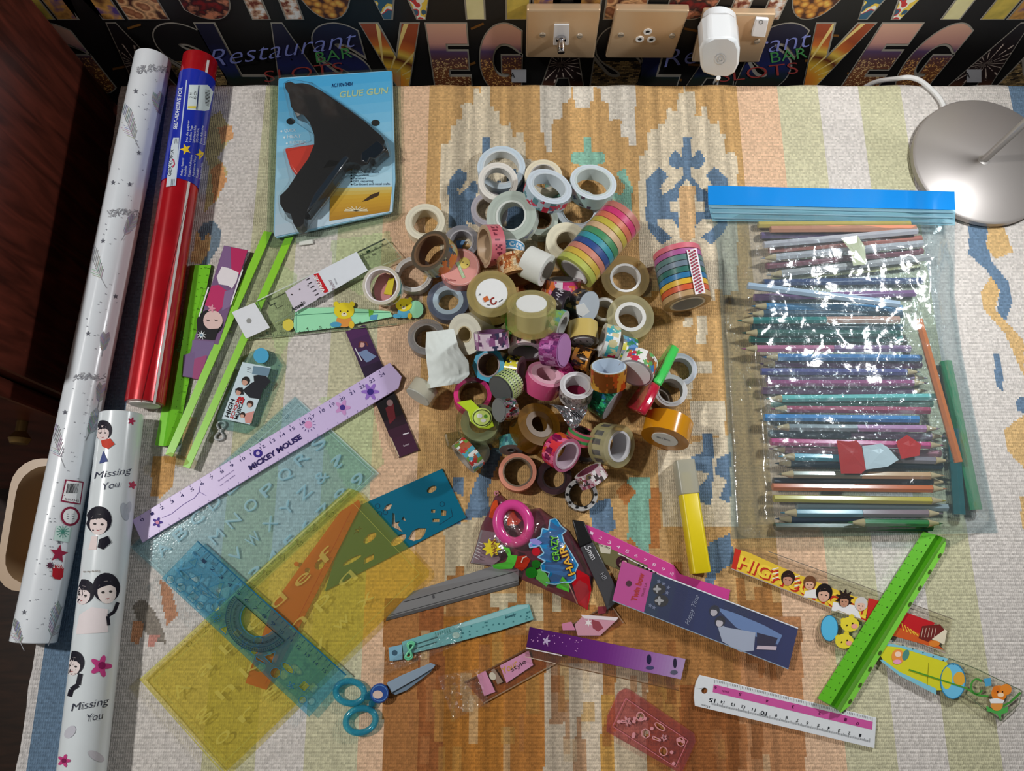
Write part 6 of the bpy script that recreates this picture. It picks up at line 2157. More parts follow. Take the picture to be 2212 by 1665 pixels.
# ---- large yellow stencil
poly = [(302, 1466), (752, 1054), (772, 1060), (927, 1232), (926, 1245), (525, 1632), (486, 1668)]
t = flat_thing('alphabet_stencil', 'large yellow see-through stencil with raised letters, on top of the others', 'stencil', poly)
PL = Z(0.0066)
MB().prism(PL, poly, -0.002, 0, (246, 232, 132)).build('sheet', 'tint', t, bevel=0.0004)
q = Quad((302, 1466), (758, 1054), (927, 1234), (480, 1668))
mb = MB()
ed = (206, 208, 110)
mb.flat(PL, q.rect(0.0, 0.0, 1, 0.012), (226, 226, 150), 0.0003)
mb.loop(PL, q.rect(0.03, 0.085, 0.97, 0.955), 1.1, ed, 0.0002)
mb.line(PL, q(0.0, 0.0), q(0.0, 1.0), 3, (206, 196, 90), 0.0003)
for i, ch in enumerate('0234567890'):
    p0, p1 = q(0.2 + i * 0.075, 0.078), q(0.222 + i * 0.075, 0.078)
    mb.text(PL, ch, p0, p1, 10, (70, 80, 30), 0.0002, -0.03)
for rI, row in enumerate(['Aabcdef', 'ghkmnpq', 'orsuvwx']):
    for cI, ch in enumerate(row):
        u, v = 0.05 + cI * 0.115, 0.2 + rI * 0.25
        p0, p1 = q(u, v + 0.13), q(u + 0.065, v + 0.13)
        mb.text(PL, ch, p0, p1, 26, (226, 214, 110), 0.0002, 0.0)
for i in range(50):
    u = 0.12 + i * 0.017
    mb.line(PL, q(u, 0.012), q(u, 0.03), 0.8, (110, 120, 50), 0.0003)
mb.build('raised_letters', M['emboss'], t)

# ---- blue template with protractor, uppermost
q = setq(Quad((349, 1249), (427, 1168), (748, 1457), (668, 1548)))
q = setq(Quad((427, 1168), (748, 1457), (668, 1548), (349, 1249)))
t = flat_thing('shape_template', 'small blue see-through template with cut-out shapes and half-round protractor', 'stencil', [q(0, 0), q(1, 0), q(1, 1), q(0, 1)])
PL = Z(0.0092)
spec = [('t', 0.06, 0.33, 9), ('t', 0.13, 0.52, 12), ('t', 0.235, 0.40, 17), ('c', 0.035, 0.90, 9), ('e', 0.07, 0.66, 9), ('e', 0.155, 0.70, 6), ('h', 0.10, 0.87, 11), ('s', 0.175, 0.85, 10), ('l', 0.215, 0.66, 14), ('c', 0.23, 0.88, 9),
        ('d', 0.33, 0.84, 11), ('c', 0.29, 0.70, 10), ('t', 0.40, 0.86, 10), ('s', 0.46, 0.78, 8), ('d', 0.52, 0.86, 10), ('c', 0.58, 0.80, 9), ('l', 0.63, 0.88, 12), ('h', 0.56, 0.62, 10), ('t', 0.66, 0.66, 12), ('c', 0.73, 0.84, 11), ('e', 0.76, 0.62, 10), ('d', 0.83, 0.82, 9), ('s', 0.88, 0.66, 9), ('c', 0.92, 0.86, 8)]
hl = SQ(q, spec)
pcx, pcy = CA(930, 650)
def arc_edge(r_):
    return [(pcx + r_ * cos(x), pcy + r_ * sin(x)) for x in np.linspace(radians(42), radians(222), 30)]


half = [(pcx + 40 * cos(x), pcy + 40 * sin(x)) for x in np.linspace(radians(42), radians(222), 14)]
hl.append(half)
MB().prism(PL, [q(0, 0), q(1, 0), q(1, 1), q(0, 1)], -0.0016, 0, (136, 206, 232), hl).build('sheet', 'tint', t, bevel=0.0003)
mb = MB()
for i in range(16):
    u = 0.035 + i * 0.058
    mb.line(PL, q(u, 0.03), q(u, 0.14), 1.0, (16, 50, 80), 0.0003)
    mb.line(PL, q(u + 0.029, 0.03), q(u + 0.029, 0.09), 0.8, (16, 50, 80), 0.0003)
    p0, p1 = q(u - 0.012, 0.24), q(u + 0.012, 0.24)
    mb.text(PL, '0cm' if i == 0 else str(i), p0, p1, 8, (16, 50, 80), 0.0003)
mb.line(PL, q(0, 0.01), q(1, 0.01), 3, (20, 96, 130), 0.0002)
for h_ in hl:
    mb.loop(PL, h_, 1.3, (36, 110, 146), 0.0003)
mb.loop(PL, arc_edge(72), 1.4, (20, 60, 80), 0.0012)
mb.loop(PL, arc_edge(62), 1.0, (20, 60, 80), 0.0012)
mb.build('ruler_marks', 'print', t)
mb = MB()
arc_o = [(pcx + 72 * cos(x), pcy + 72 * sin(x)) for x in np.linspace(radians(42), radians(222), 30)]
arc_i = [(pcx + 44 * cos(x), pcy + 44 * sin(x)) for x in np.linspace(radians(222), radians(42), 30)]
MB().prism(PL, arc_o + arc_i, 0.0001, 0.001, (150, 186, 198)).build('protractor', 'tint', t)
for x in np.linspace(radians(46), radians(218), 44):
    mb.line(PL, (pcx + 66 * cos(x), pcy + 66 * sin(x)), (pcx + 70 * cos(x), pcy + 70 * sin(x)), 0.9, (16, 30, 40), 0.0012)
for k, x in enumerate(np.linspace(radians(52), radians(212), 17)):
    p = (pcx + 56 * cos(x), pcy + 56 * sin(x))
    mb.text(PL, str(10 * (k + 1)), (p[0] - 4 * sin(x), p[1] + 4 * cos(x)), (p[0] + 4 * sin(x), p[1] - 4 * cos(x)), 5, (16, 30, 40), 0.0012)
mb.build('protractor_marks', 'print', t)
# a second, similar template lies beneath its lower edge
q = setq(Quad((640, 1440), (742, 1420), (610, 1660), (530, 1640)))

# ---- grey metal triangular scale
t = flat_thing('scale_ruler', 'grey aluminium triangular scale ruler pointing out from under the candy bag', 'ruler', [(833, 1339), (892, 1278), (1055, 1224), (1108, 1266)])
mb = MB()
ridge_bar(mb, [((892, 1277), (1120, 1205), 0.002), ((868, 1300), (1120, 1232), 0.008), ((835, 1334), (1120, 1257), 0.003), ((833, 1341), (1120, 1264), 0.001)], [(138, 138, 140), (168, 168, 170), (120, 120, 122)])
mb.build('bar', attr_mat('anodised_aluminium', 0.45, metal=0.35), t)
mb = MB()
plr = plane3((868, 1300, 0.008), (1120, 1232, 0.008), (835, 1334, 0.003))
mb.line(plr, (872, 1300), (1118, 1233), 1.2, (60, 60, 62), 0.0003)
mb.line(plr, (842, 1329), (1118, 1254), 1.2, (90, 90, 92), 0.0003)
mb.text(plr, '1', (935, 1292), (939, 1291), 7, (90, 90, 94), 0.0003)
mb.build('engraved_lines', 'print', t)

# ---- mint ruler in clear sleeve
t = flat_thing('ruler', 'mint green ruler with pale green cord loops in a clear sleeve', 'ruler', [(868, 1386), (1143, 1304), (1153, 1338), (905, 1410)])
PL = Z(0.0036)
MB().prism(PL, [(868, 1386), (976, 1352), (1050, 1328), (1118, 1306), (1143, 1305), (1153, 1338), (1080, 1362), (960, 1394), (872, 1416)], -0.003, 0, (112, 176, 178)).build('strip', 'satin', t, bevel=0.0004)
MB().prism(PL, PP(C5, 578, 742, 700, 715, 708, 850, 590, 866), -0.001, 0.0004, (126, 176, 200)).build('tag', 'satin', t, bevel=0.0003)
mb = MB()
mb.flat(PL, ell(*C5(635, 790), 6), (60, 90, 110), 0.0006)
mb.flat(PL, [(978, 1353), (1120, 1307), (1142, 1306), (1140, 1312), (1050, 1340), (985, 1358)], (150, 196, 198), 0.0002)
for i in range(26):
    x = random.uniform(990, 1145)
    y = 1352 - (x - 990) * 0.27 + random.uniform(6, 26)
    mb.flat(PL, star(x, y, 2.4, 1.2), (60, 120, 126), 0.0003)
mb.text(PL, 'lovely', (1092, 1336), (1116, 1328), 6, (50, 100, 110), 0.0003, 0.02, 0.3)
for i in range(7):
    mb.line(PL, (940 + i * 5, 1366 - i * 1.4), (942 + i * 5, 1374 - i * 1.4), 1, (70, 140, 130), 0.0003)
mb.flat(PL, ell(985, 1372, 8, 7), (170, 200, 190), 0.0003)
mb.line(PL, (895, 1392), (945, 1376), 2.0, (44, 90, 92), 0.0004)
mb.line(PL, (893, 1402), (944, 1386), 2.0, (44, 90, 92), 0.0004)
mb.build('ruler_print', 'print', t)
for k in range(2):
    pts = []
    for i in range(30):
        s = 2 * pi * i / 30
        x, y = 770 + (52 - 14 * k) * sin(2 * s) * 0.6 + 14 * cos(s), 770 - (80 - 16 * k) * cos(s)
        pts.append(Z(0.006 + 0.0008 * k).at(*C5(x, y)))
    MB().tube(pts, 0.0009, (110, 206, 160), 8, cyclic=True).build('cord', 'satin', t, smooth=True)
P, fs = crumple(0.0062, Quad(C5(395, 960), C5(1240, 480), C5(1240, 700), C5(560, 990)), 40, 14, 0.0016, 6.1, lambda u, v: -0.0018 * (1 - u), 10)
MB().add(P, fs, (244, 246, 246)).build('clear_sleeve', 'crinkle', t)

# ---- pink ruler in clear packet
t = flat_thing('ruler', 'clear ruler with pink panels in a packet, its clear twisted end towards the viewer', 'ruler', [(1005, 1475), (1320, 1305), (1345, 1345), (1045, 1515)])
PL = Z(0.0028)
MB().prism(PL, [(1003, 1474), (1318, 1304), (1347, 1346), (1045, 1518)], -0.0022, -0.0002, (222, 196, 186)).build('strip', 'clear', t, bevel=0.0004)
mb = MB()
for p, c in [(PP(C5, 1375, 990, 1450, 950, 1540, 1140, 1440, 1178), (206, 140, 170)), (PP(C5, 1500, 945, 1530, 930, 1610, 1050, 1560, 1075), (150, 126, 110)), (PP(C5, 1580, 905, 1840, 770, 1880, 900, 1640, 1062), (206, 144, 176)),
             (PP(C7, 490, 290, 580, 270, 620, 350, 500, 350), (206, 130, 160)), (PP(C7, 690, 215, 1020, 240, 850, 400, 640, 400, 610, 300), (206, 150, 166)), (PP(C7, 770, 250, 840, 270, 880, 330, 830, 365, 780, 330), (150, 70, 80)), (PP(C7, 830, 130, 915, 125, 900, 190, 830, 200), (130, 50, 60))]:
    mb.flat(PL, p, c, 0.0001)
mb.flat(PL, PP(C7, 665, 205, 1020, 230, 1000, 262, 700, 240), (230, 216, 220), 0.0003)
mb.flat(PL, star(*C7(740, 280), 9, 4, 6), (236, 226, 226), 0.0004)
mb.text(PL, 'Your', C5(1625, 980), C5(1750, 900), 16, (206, 160, 60), 0.0003, 0.0, 0.3)
mb.text(PL, 'style', C5(1690, 960), C5(1820, 880), 10, (60, 44, 50), 0.0004)
mb.flat(PL, ell(*C5(1515, 1000), 7, 9, -30), (206, 196, 176), 0.0004)
mb.line(PL, (1003, 1474), (1140, 1400), 1.8, (110, 84, 62), 0.0)
mb.line(PL, (1045, 1518), (1200, 1432), 2.2, (150, 126, 104), 0.0)
mb.line(PL, (1318, 1304), (1347, 1346), 1.8, (150, 126, 110), 0.0)
mb.line(PL, (1230, 1351), (1318, 1304), 1.8, (120, 100, 80), 0.0)
mb.build('panel_print', 'print', t)
P, fs = crumple(0.005, Quad(C5(1020, 1000), C5(1400, 930), C5(1480, 1240), C5(1160, 1395)), 26, 22, 0.0034, 2.7, lambda u, v: 0.004 * (1 - u), 5)
MB().add(P, fs, (246, 244, 244)).build('packet_end', 'crinkle', t)

# ---- violet ruler
t = flat_thing('ruler', 'violet ruler fading to pale lilac at its right end, crossing the pink packet', 'ruler', [(1144, 1354), (1481, 1423), (1471, 1468), (1136, 1400)])
PL = Z(0.0062)
MB().prism(PL, [(1143, 1353), (1482, 1423), (1466, 1492), (1134, 1418)], -0.003, -0.0002, (236, 226, 222)).build('clear_strip', 'clear', t, bevel=0.0003)
q = Quad((1144, 1354), (1481, 1423), (1471, 1467), (1137, 1397))
mb = MB()
gradient(mb, PL, q, [(70, 20, 90), (92, 30, 112), (112, 44, 128), (150, 96, 162), (176, 150, 192)], 0.0001, 44)
for i in range(30):
    mb.flat(PL, ell(*q(random.uniform(0.02, 0.34), random.uniform(0.1, 0.8)), 1.2, 1.2, 0, 6), (206, 150, 206), 0.0003)
mb.flat(PL, flower(1180, 1384, 9), (190, 170, 206), 0.0003)
mb.flat(PL, ell(1402, 1424, 5, 11), (40, 36, 70), 0.0003)
mb.flat(PL, ell(1404, 1442, 9, 4), (70, 70, 110), 0.0003)
mb.flat(PL, ell(1458, 1432, 4, 11), (44, 40, 60), 0.0003)
mb.flat(PL, ell(1456, 1452, 8, 5), (90, 90, 110), 0.0003)
mb.line(PL, (1136, 1399), (1214, 1416), 2.4, (226, 216, 220), 0.0004)
mb.line(PL, (1200, 1434), (1466, 1491), 1.8, (110, 78, 50), 0.0)
mb.line(PL, (1134, 1418), (1200, 1433), 1.8, (200, 180, 160), 0.0)
mb.build('ruler_print', 'print', t)

# ---- small pink stencil
poly = [(1352, 1486), (1365, 1492), (1500, 1584), (1503, 1602), (1472, 1672), (1310, 1580), (1312, 1546), (1336, 1494)]
q = setq(Quad((1352, 1486), (1504, 1590), (1466, 1672), (1312, 1572)))
t = flat_thing('shape_stencil', 'small pink see-through stencil with raised shapes, near the bottom edge', 'stencil', poly)
PL = Z(0.003)
hl = SQ(q, [('c', 0.86, 0.32, 9), ('d', 0.18, 0.62, 11), ('c', 0.30, 0.36, 9), ('h', 0.44, 0.62, 10), ('e', 0.56, 0.30, 8), ('l', 0.58, 0.60, 10), ('c', 0.72, 0.74, 9), ('d', 0.66, 0.46, 8)])
MB().prism(PL, poly, -0.0022, 0, (236, 168, 170), hl).build('sheet', 'tint', t, bevel=0.0004)
mb = MB()
for h_ in hl:
    mb.loop(PL, h_, 2.2, (226, 156, 160), 0.0006)
mb.loop(PL, q.rect(0.05, 0.2, 0.93, 0.9), 1.6, (206, 120, 130), 0.0003)
for i in range(14):
    mb.flat(PL, ell(*q(random.uniform(0.08, 0.9), random.uniform(0.25, 0.85)), 4), (222, 150, 156), 0.0004)
mb.build('raised_outlines', 'gloss', t)

# ---- pink ruler beneath the navy bookmark
t = flat_thing('ruler', 'long hot pink ruler with white numbers, mostly under the navy bookmark', 'ruler', [(1263, 1132), (1470, 1228), (1578, 1290), (1280, 1175)])
PL = Z(0.0026)
MB().prism(PL, [(1263, 1132), (1300, 1146), (1455, 1220), (1470, 1240), (1578, 1274), (1572, 1304), (1462, 1256), (1440, 1262), (1278, 1172)], -0.002, 0, (206, 66, 146)).build('strip', 'satin', t, bevel=0.0004)
MB().prism(PL, [(1278, 1166), (1400, 1222), (1385, 1250), (1300, 1215), (1284, 1190)], -0.0018, 0.0004, (110, 104, 70)).build('photo_panel', 'print', t)
mb = MB()
for i in range(10):
    x, y = 1276 + i * 19.3, 1149 + i * 9.7
    mb.text(PL, str(i + 1), (x - 3, y + 4), (x + 4, y + 7), 7, (240, 206, 230), 0.0003)
mb.flat(PL, [(1292, 1174), (1320, 1180), (1318, 1196), (1298, 1194)], (206, 200, 180), 0.0006)
mb.text(PL, 'nice day', (1288, 1176), (1318, 1186), 5, (40, 36, 30), 0.0008)
head(mb, PL, 1345, 1216, 13, (60, 26, 36), (214, 180, 160), -30, 0.0006)
mb.line(PL, (1335, 1195), (1430, 1243), 2, (236, 226, 230), 0.0006)
for i in range(5):
    mb.flat(PL, ell(1380 + i * 9, 1220 + i * 4.6, 2.6), (24, 22, 24), 0.0008)
mb.build('ruler_print', 'print', t)

# ---- navy picture bookmark
poly = [(1344, 1211), (1724, 1357), (1703, 1445), (1323, 1297)]
t = flat_thing('bookmark', 'navy bookmark in a clear sleeve with pink tag end and printed couple', 'bookmark', poly)
PL = Z(0.0088)
MB().prism(PL, poly, -0.005, -0.0004, (30, 44, 86)).build('card', 'gloss', t, bevel=0.0005)
MB().prism(PL, [(1344, 1211), (1410, 1237), (1391, 1322), (1323, 1297)], -0.0003, 0.0003, (206, 76, 156)).build('pink_tag', 'print', t)
mb = MB()
q = Quad((1410, 1237), (1724, 1357), (1703, 1445), (1391, 1322))
gradient(mb, PL, q, [(36, 60, 84), (26, 38, 86), (32, 48, 100), (34, 46, 84), (30, 40, 92), (36, 48, 104)], 0.0001, 12)
def CB(x, y): return (1310 + x / 8.764, 1190 + y / 8.763)
mb.flat(PL, ell(*CB(425, 615), 6.5), (70, 10, 40), 0.0006)
mb.text(PL, 'Twin bow', CB(560, 960), CB(720, 430), 12, (190, 30, 40), 0.0006, 0.05)
mb.text(PL, 'TRUE LA', CB(700, 870), CB(775, 600), 5, (150, 30, 80), 0.0006)
mb.text(PL, 'Happy Time', CB(1560, 1400), CB(1760, 850), 11, (196, 206, 226), 0.0004, -0.02, 0.4)
for x, y, k in [(960, 720, 1), (1000, 940, 1.1)]:
    mb.flat(PL, ell(*CB(x + 40, y), 14 * k, 12 * k), (44, 44, 46), 0.0003)
    mb.flat(PL, flower(*CB(x, y), 9 * k, 4), (176, 176, 176), 0.0005)
for x, y in ((990, 575), (1080, 620), (1170, 690), (1150, 790), (830, 1030), (900, 1070)):
    mb.flat(PL, flower(*CB(x, y), 4.5), (120, 130, 160), 0.0005)
mb.flat(PL, [(1545, 1310), (1590, 1325), (1650, 1350), (1690, 1372), (1680, 1392), (1640, 1378), (1590, 1355)], (110, 140, 190), 0.0003)
mb.flat(PL, [(1548, 1345), (1570, 1355), (1632, 1366), (1628, 1405), (1600, 1408), (1560, 1385)], (176, 186, 206), 0.0004)
mb.flat(PL, [(1635, 1366), (1680, 1378), (1672, 1398), (1636, 1392)], (36, 32, 66), 0.0005)
mb.flat(PL, [(1636, 1394), (1678, 1396), (1676, 1404), (1634, 1402)], (214, 196, 206), 0.0006)
head(mb, PL, 1543, 1320, 11, (40, 44, 60), (196, 190, 196), 20, 0.0006, eyes=False)
head(mb, PL, 1555, 1343, 11, (36, 36, 50), (206, 200, 206), 20, 0.0008, eyes=False)
mb.line(PL, (1430, 1243), (1724, 1357), 2.6, (226, 230, 238), 0.0006)
mb.line(PL, (1323, 1297), (1703, 1445), 1.8, (150, 170, 190), 0.0006)
mb.build('picture_print', 'print', t)
MB().prism(PL, poly, 0.0011, 0.0014, (250, 250, 252)).build('clear_sleeve', 'clear', t)

# ---- pencil lead case
t = flat_thing('lead_case', 'slim grey pencil lead case with black cap, right of the candy bag', 'case', [(1240, 1120), (1282, 1170), (1325, 1260), (1300, 1290)])
PL = Z(0.0065)
MB().prism(PL, [(1236, 1122), (1262, 1126), (1280, 1170), (1252, 1182)], -0.006, 0.0, (16, 16, 18)).build('cap', 'satin', t, bevel=0.001, smooth=True)
MB().prism(PL, [(1253, 1182), (1281, 1170), (1328, 1262), (1334, 1300), (1312, 1318), (1298, 1280)], -0.006, -0.0008, (92, 92, 96)).build('body', M.setdefault('smoke', clear_mat('smoky_plastic', 0.6, 0.2)), t, bevel=0.001, smooth=True)
mb = MB()
mb.text(PL, '.5mm', (1262, 1180), (1279, 1210), 13, (196, 196, 200), 0.0002, 0.02)
mb.text(PL, 'HB', (1296, 1240), (1304, 1254), 10, (150, 150, 156), 0.0002)
mb.build('lettering', 'print', t)

# ---- yellow highlighter
t = thing('highlighter', 'yellow highlighter pen with a frosted clear cap beside the zip bag', 'pen', Z(0).at(1490, 1120))
A, B = Z(0.0102).at(1476, 995), Z(0.0102).at(1513, 1238)
ax = (B - A).normalized()
L = (B - A).length
sd = ax.cross(Vector((0, 0, 1))).normalized()
up = sd.cross(ax)


def sq_bar(t0, t1, hw, hh, r, col, n=5):
    mb = MB()
    P = []
    for tt, k in ((t0, 0.94), (t0 + 0.0008, 1), (t1 - 0.0008, 1), (t1, 0.94)):
        for cx, cy, a in ((hw - r, hh - r, 0), (-hw + r, hh - r, 90), (-hw + r, -hh + r, 180), (hw - r, -hh + r, 270)):
            for i in range(n):
                q_ = radians(a + 90 * i / (n - 1))
                P.append(A + ax * tt + sd * (cx + r * cos(q_)) * k + up * (cy + r * sin(q_)) * k)
    m_ = 4 * n
    fs = [(k * m_ + i, k * m_ + (i + 1) % m_, (k + 1) * m_ + (i + 1) % m_, (k + 1) * m_ + i) for k in range(3) for i in range(m_)]
    fs += [tuple(reversed(range(m_))), tuple(3 * m_ + i for i in range(m_))]
    return mb.add(P, fs, col)


sq_bar(L * 0.30, L, 0.0088, 0.0088, 0.003, (230, 206, 22)).build('barrel', 'satin', t, smooth=True)
sq_bar(0.0, L * 0.31, 0.0096, 0.0096, 0.003, (196, 194, 176)).build('cap', M.setdefault('frost', clear_mat('frosted_plastic', 0.62, 0.3)), t, smooth=True)
sq_bar(0.012, L * 0.30, 0.005, 0.005, 0.002, (214, 190, 40)).build('nib_holder', 'satin', t, smooth=True)

# ---- clear ruler printed with five heads
t = flat_thing('photo_ruler', 'clear ruler printed with five heads and yellow-red lettering, under the lime ruler', 'ruler', [(1580, 1229), (1587, 1182), (2056, 1335), (2043, 1412)])
PL = Z(0.0032)
poly = [(1579, 1229), (1587, 1181), (1655, 1192), (2058, 1337), (2044, 1413)]
MB().prism(PL, poly, -0.0026, -0.0002, (236, 232, 224)).build('sheet', 'clear', t, bevel=0.0004)
q = Quad((1588, 1184), (1880, 1284), (1868, 1344), (1580, 1228))
mb = MB()
mb.flat(PL, q.poly([(0, 0.02), (0.1, -0.02), (0.3, 0.1), (0.5, 0.18), (0.8, 0.25), (1, 0.25), (1, 1), (0.0, 1)]), (226, 190, 60), 0.0001)
mb.flat(PL, q.poly([(0.0, 0.0), (0.045, 0.0), (0.035, 1.0), (0.0, 1.0)]), (196, 50, 36), 0.0002)
mb.text(PL, 'HIGH SCHOOL', q(0.035, 0.80), q(1.0, 0.86), 27, (240, 206, 70), 0.0003, 0.03)
mb.text(PL, 'HIGH SCHOOL', q(0.045, 0.86), q(1.01, 0.92), 27, (190, 50, 34), 0.0002, 0.04)
for i in range(6):
    mb.line(PL, (1668 + (i % 2) * 1, 1230 + i * 5), (1682, 1226 + i * 5), 2.4, (200, 40, 40) if i % 2 else (240, 230, 220), 0.0005)
    mb.line(PL, (1716, 1246 + i * 5), (1728, 1243 + i * 5), 2.4, (200, 40, 40) if i % 2 else (240, 230, 220), 0.0005)
mb.flat(PL, [(1740, 1276), (1762, 1272), (1765, 1292), (1735, 1290)], (230, 226, 222), 0.0005)
mb.flat(PL, [(1800, 1300), (1850, 1308), (1860, 1336), (1796, 1318)], (232, 230, 230), 0.0005)
head(mb, PL, 1702, 1250, 15, (44, 26, 22), (196, 140, 116), 8, 0.0006)
head(mb, PL, 1749, 1260, 14, (110, 70, 44), (214, 166, 140), 8, 0.0006)
head(mb, PL, 1780, 1282, 18, (30, 24, 24), (214, 170, 146), 8, 0.0008)
mb.flat(PL, flower(1824, 1291, 21, 9, 40), (44, 30, 26), 0.0006)
head(mb, PL, 1824, 1297, 14, (44, 30, 26), (190, 140, 112), 8, 0.001)
head(mb, PL, 1860, 1306, 14, (206, 200, 196), (224, 184, 164), 8, 0.0008)
mb.flat(PL, [(1876, 1291), (1900, 1298), (1905, 1345), (1872, 1338)], (196, 44, 40), 0.0003)
mb.flat(PL, [(1945, 1318), (2020, 1345), (2000, 1372), (1930, 1352)], (190, 34, 40), 0.0003)
mb.flat(PL, [(1930, 1352), (2000, 1372), (2040, 1404), (1925, 1372)], (206, 90, 40), 0.0003)
mb.flat(PL, [(1992, 1352), (2030, 1348), (2040, 1360), (2005, 1386), (1984, 1378)], (110, 40, 36), 0.0005)
mb.flat(PL, [(2026, 1352), (2046, 1362), (2040, 1392), (2012, 1380)], (226, 216, 190), 0.0004)
for i in range(5):
    mb.line(PL, (1994 + i * 7, 1356), (1990 + i * 7, 1376), 1, (226, 200, 180), 0.0007)
    mb.line(PL, (1948 + i * 6, 1346 + i * 4), (1952 + i * 8, 1362 + i * 3), 2.2, (230, 180, 60), 0.0005)
mb.flat(PL, ell(2018, 1390, 12, 7), (220, 130, 50), 0.0005)
mb.line(PL, (1658, 1190), (2056, 1336), 1.6, (120, 110, 96), 0.0002)
mb.line(PL, (1580, 1228), (2043, 1410), 2.2, (176, 160, 150), 0.0002)
mb.build('ruler_print', 'print', t)

# ---- long bear ruler, lower right
poly = PP(C4, 880, 640, 1000, 600, 1150, 660, 1350, 790, 1720, 910, 1900, 980, 2200, 1125, 2180, 1210, 2060, 1320, 1960, 1250, 1700, 1180, 1400, 1010, 1250, 905, 1060, 870, 900, 805)
t = flat_thing('bear_ruler', 'clear shaped ruler with yellow torch and orange bear prints, lower right corner', 'ruler', poly)
PL = Z(0.0058)
MB().prism(PL, poly, -0.0022, -0.0002, (234, 234, 222)).build('sheet', 'clear', t, bevel=0.0004)
mb = MB()
mb.flat(PL, ell(*C4(942, 715), 18.5, 28), (90, 186, 226), 0.0002)
mb.loop(PL, ell(*C4(942, 715), 18.5, 28), 1.4, (40, 100, 130), 0.0003)
for x, y in ((1075, 690), (1040, 800)):
    a_, b_ = C4(x, y)
    mb.flat(PL, ell(a_ - 14, b_ - 8, 6), (226, 206, 50), 0.0003)
    mb.flat(PL, ell(a_ + 4, b_ - 16, 6), (226, 206, 50), 0.0003)
    mb.flat(PL, ell(a_, b_, 20, 16), (230, 212, 60), 0.0004)
    mb.flat(PL, ell(a_ + 10, b_ + 4, 7, 5), (236, 160, 150), 0.0006)
    mb.flat(PL, ell(a_ + 6, b_ - 2, 1.8), (50, 40, 20), 0.0008)
    mb.flat(PL, ell(a_ - 6, b_ + 2, 1.8), (50, 40, 20), 0.0008)
mb.flat(PL, PP(C4, 1255, 862, 1300, 830, 1380, 820, 1700, 920, 1740, 1010, 1700, 1120, 1640, 1120, 1400, 1000, 1290, 920), (214, 210, 46), 0.0002)
mb.flat(PL, PP(C4, 1300, 830, 1300, 810, 1420, 830, 1720, 915, 1700, 935, 1400, 840), (130, 196, 214), 0.0003)
mb.flat(PL, PP(C4, 1290, 920, 1400, 1000, 1640, 1110, 1640, 1150, 1400, 1025, 1270, 925), (130, 196, 214), 0.0003)
mb.flat(PL, ell(*C4(1748, 1060), 27, 38), (110, 190, 226), 0.0004)
mb.flat(PL, ell(*C4(1790, 1045), 13, 15), (226, 170, 60), 0.0006)
mb.flat(PL, ell(*C4(1708, 1040), 12, 24), (214, 210, 56), 0.0005)
mb.loop(PL, ell(*C4(1748, 1060), 27, 38), 2, (50, 130, 170), 0.0007)
mb.line(PL, C4(1460, 985), C4(1840, 1108), 3.2, (80, 150, 50), 0.0008)
mb.line(PL, C4(1590, 940), C4(1580, 1090), 1, (140, 140, 30), 0.0005)
mb.flat(PL, ell(*C4(1390, 900), 14, 16), (236, 150, 70), 0.0005)
mb.flat(PL, ell(*C4(1390, 885), 7, 6), (246, 214, 190), 0.0007)
mb.flat(PL, ell(*C4(1440, 890), 7, 12, 20), (80, 140, 130), 0.0006)
mb.flat(PL, ell(*C4(1385, 935), 9, 5), (236, 160, 190), 0.0007)
mb.path(PL, [C4(1840, 1110), C4(1900, 1150), C4(1980, 1160)], 4, (70, 150, 60), 0.0004)
mb.path(PL, ell(*C4(1905, 1095), 13, 16, 0, 14, 0.5, 5.6), 4, (70, 150, 60), 0.0004)
mb.path(PL, [C4(2190, 1135), C4(2120, 1200), C4(2060, 1230)], 5, (70, 140, 60), 0.0004)
mb.flat(PL, PP(C4, 1965, 1220, 2020, 1250, 2110, 1225, 2105, 1265, 2065, 1275, 2060, 1315, 2035, 1275, 1970, 1255), (80, 170, 80), 0.0004)
for x, y, rr_, c in ((2050, 1140, 17, (226, 130, 40)), (2095, 1115, 12, (230, 140, 50)), (2030, 1115, 8, (220, 120, 40)), (2035, 1215, 13, (226, 150, 70))):
    mb.flat(PL, ell(*C4(x, y), rr_), c, 0.0006)
mb.flat(PL, ell(*C4(2060, 1150), 7, 5), (246, 216, 180), 0.0008)
for x, y in ((2040, 1130), (2072, 1130)):
    mb.flat(PL, ell(*C4(x, y), 1.8), (60, 30, 20), 0.0008)
mb.flat(PL, PP(C4, 1950, 1045, 1995, 1040, 2000, 1090, 1960, 1095), (80, 160, 200), 0.0006)
mb.flat(PL, PP(C4, 1985, 1180, 2030, 1170, 2085, 1185, 2075, 1205, 1995, 1205), (236, 236, 236), 0.0008)
mb.path(PL, PP(C4, 880, 640, 1000, 600, 1150, 660), 1.4, (176, 160, 120), 0.0)
mb.path(PL, PP(C4, 1720, 910, 1900, 980, 2200, 1125, 2180, 1210, 2060, 1320, 1960, 1250, 1830, 1140), 1.6, (96, 110, 84), 0.0)
mb.path(PL, PP(C4, 880, 640, 868, 720, 900, 805, 1060, 870), 1.4, (170, 150, 116), 0.0)
for i in range(8):
    mb.flat(PL, ell(*C4(1355 + i * 66, 800 + i * 25), 1.6), (50, 80, 90), 0.0005)
mb.build('ruler_print', 'print', t)

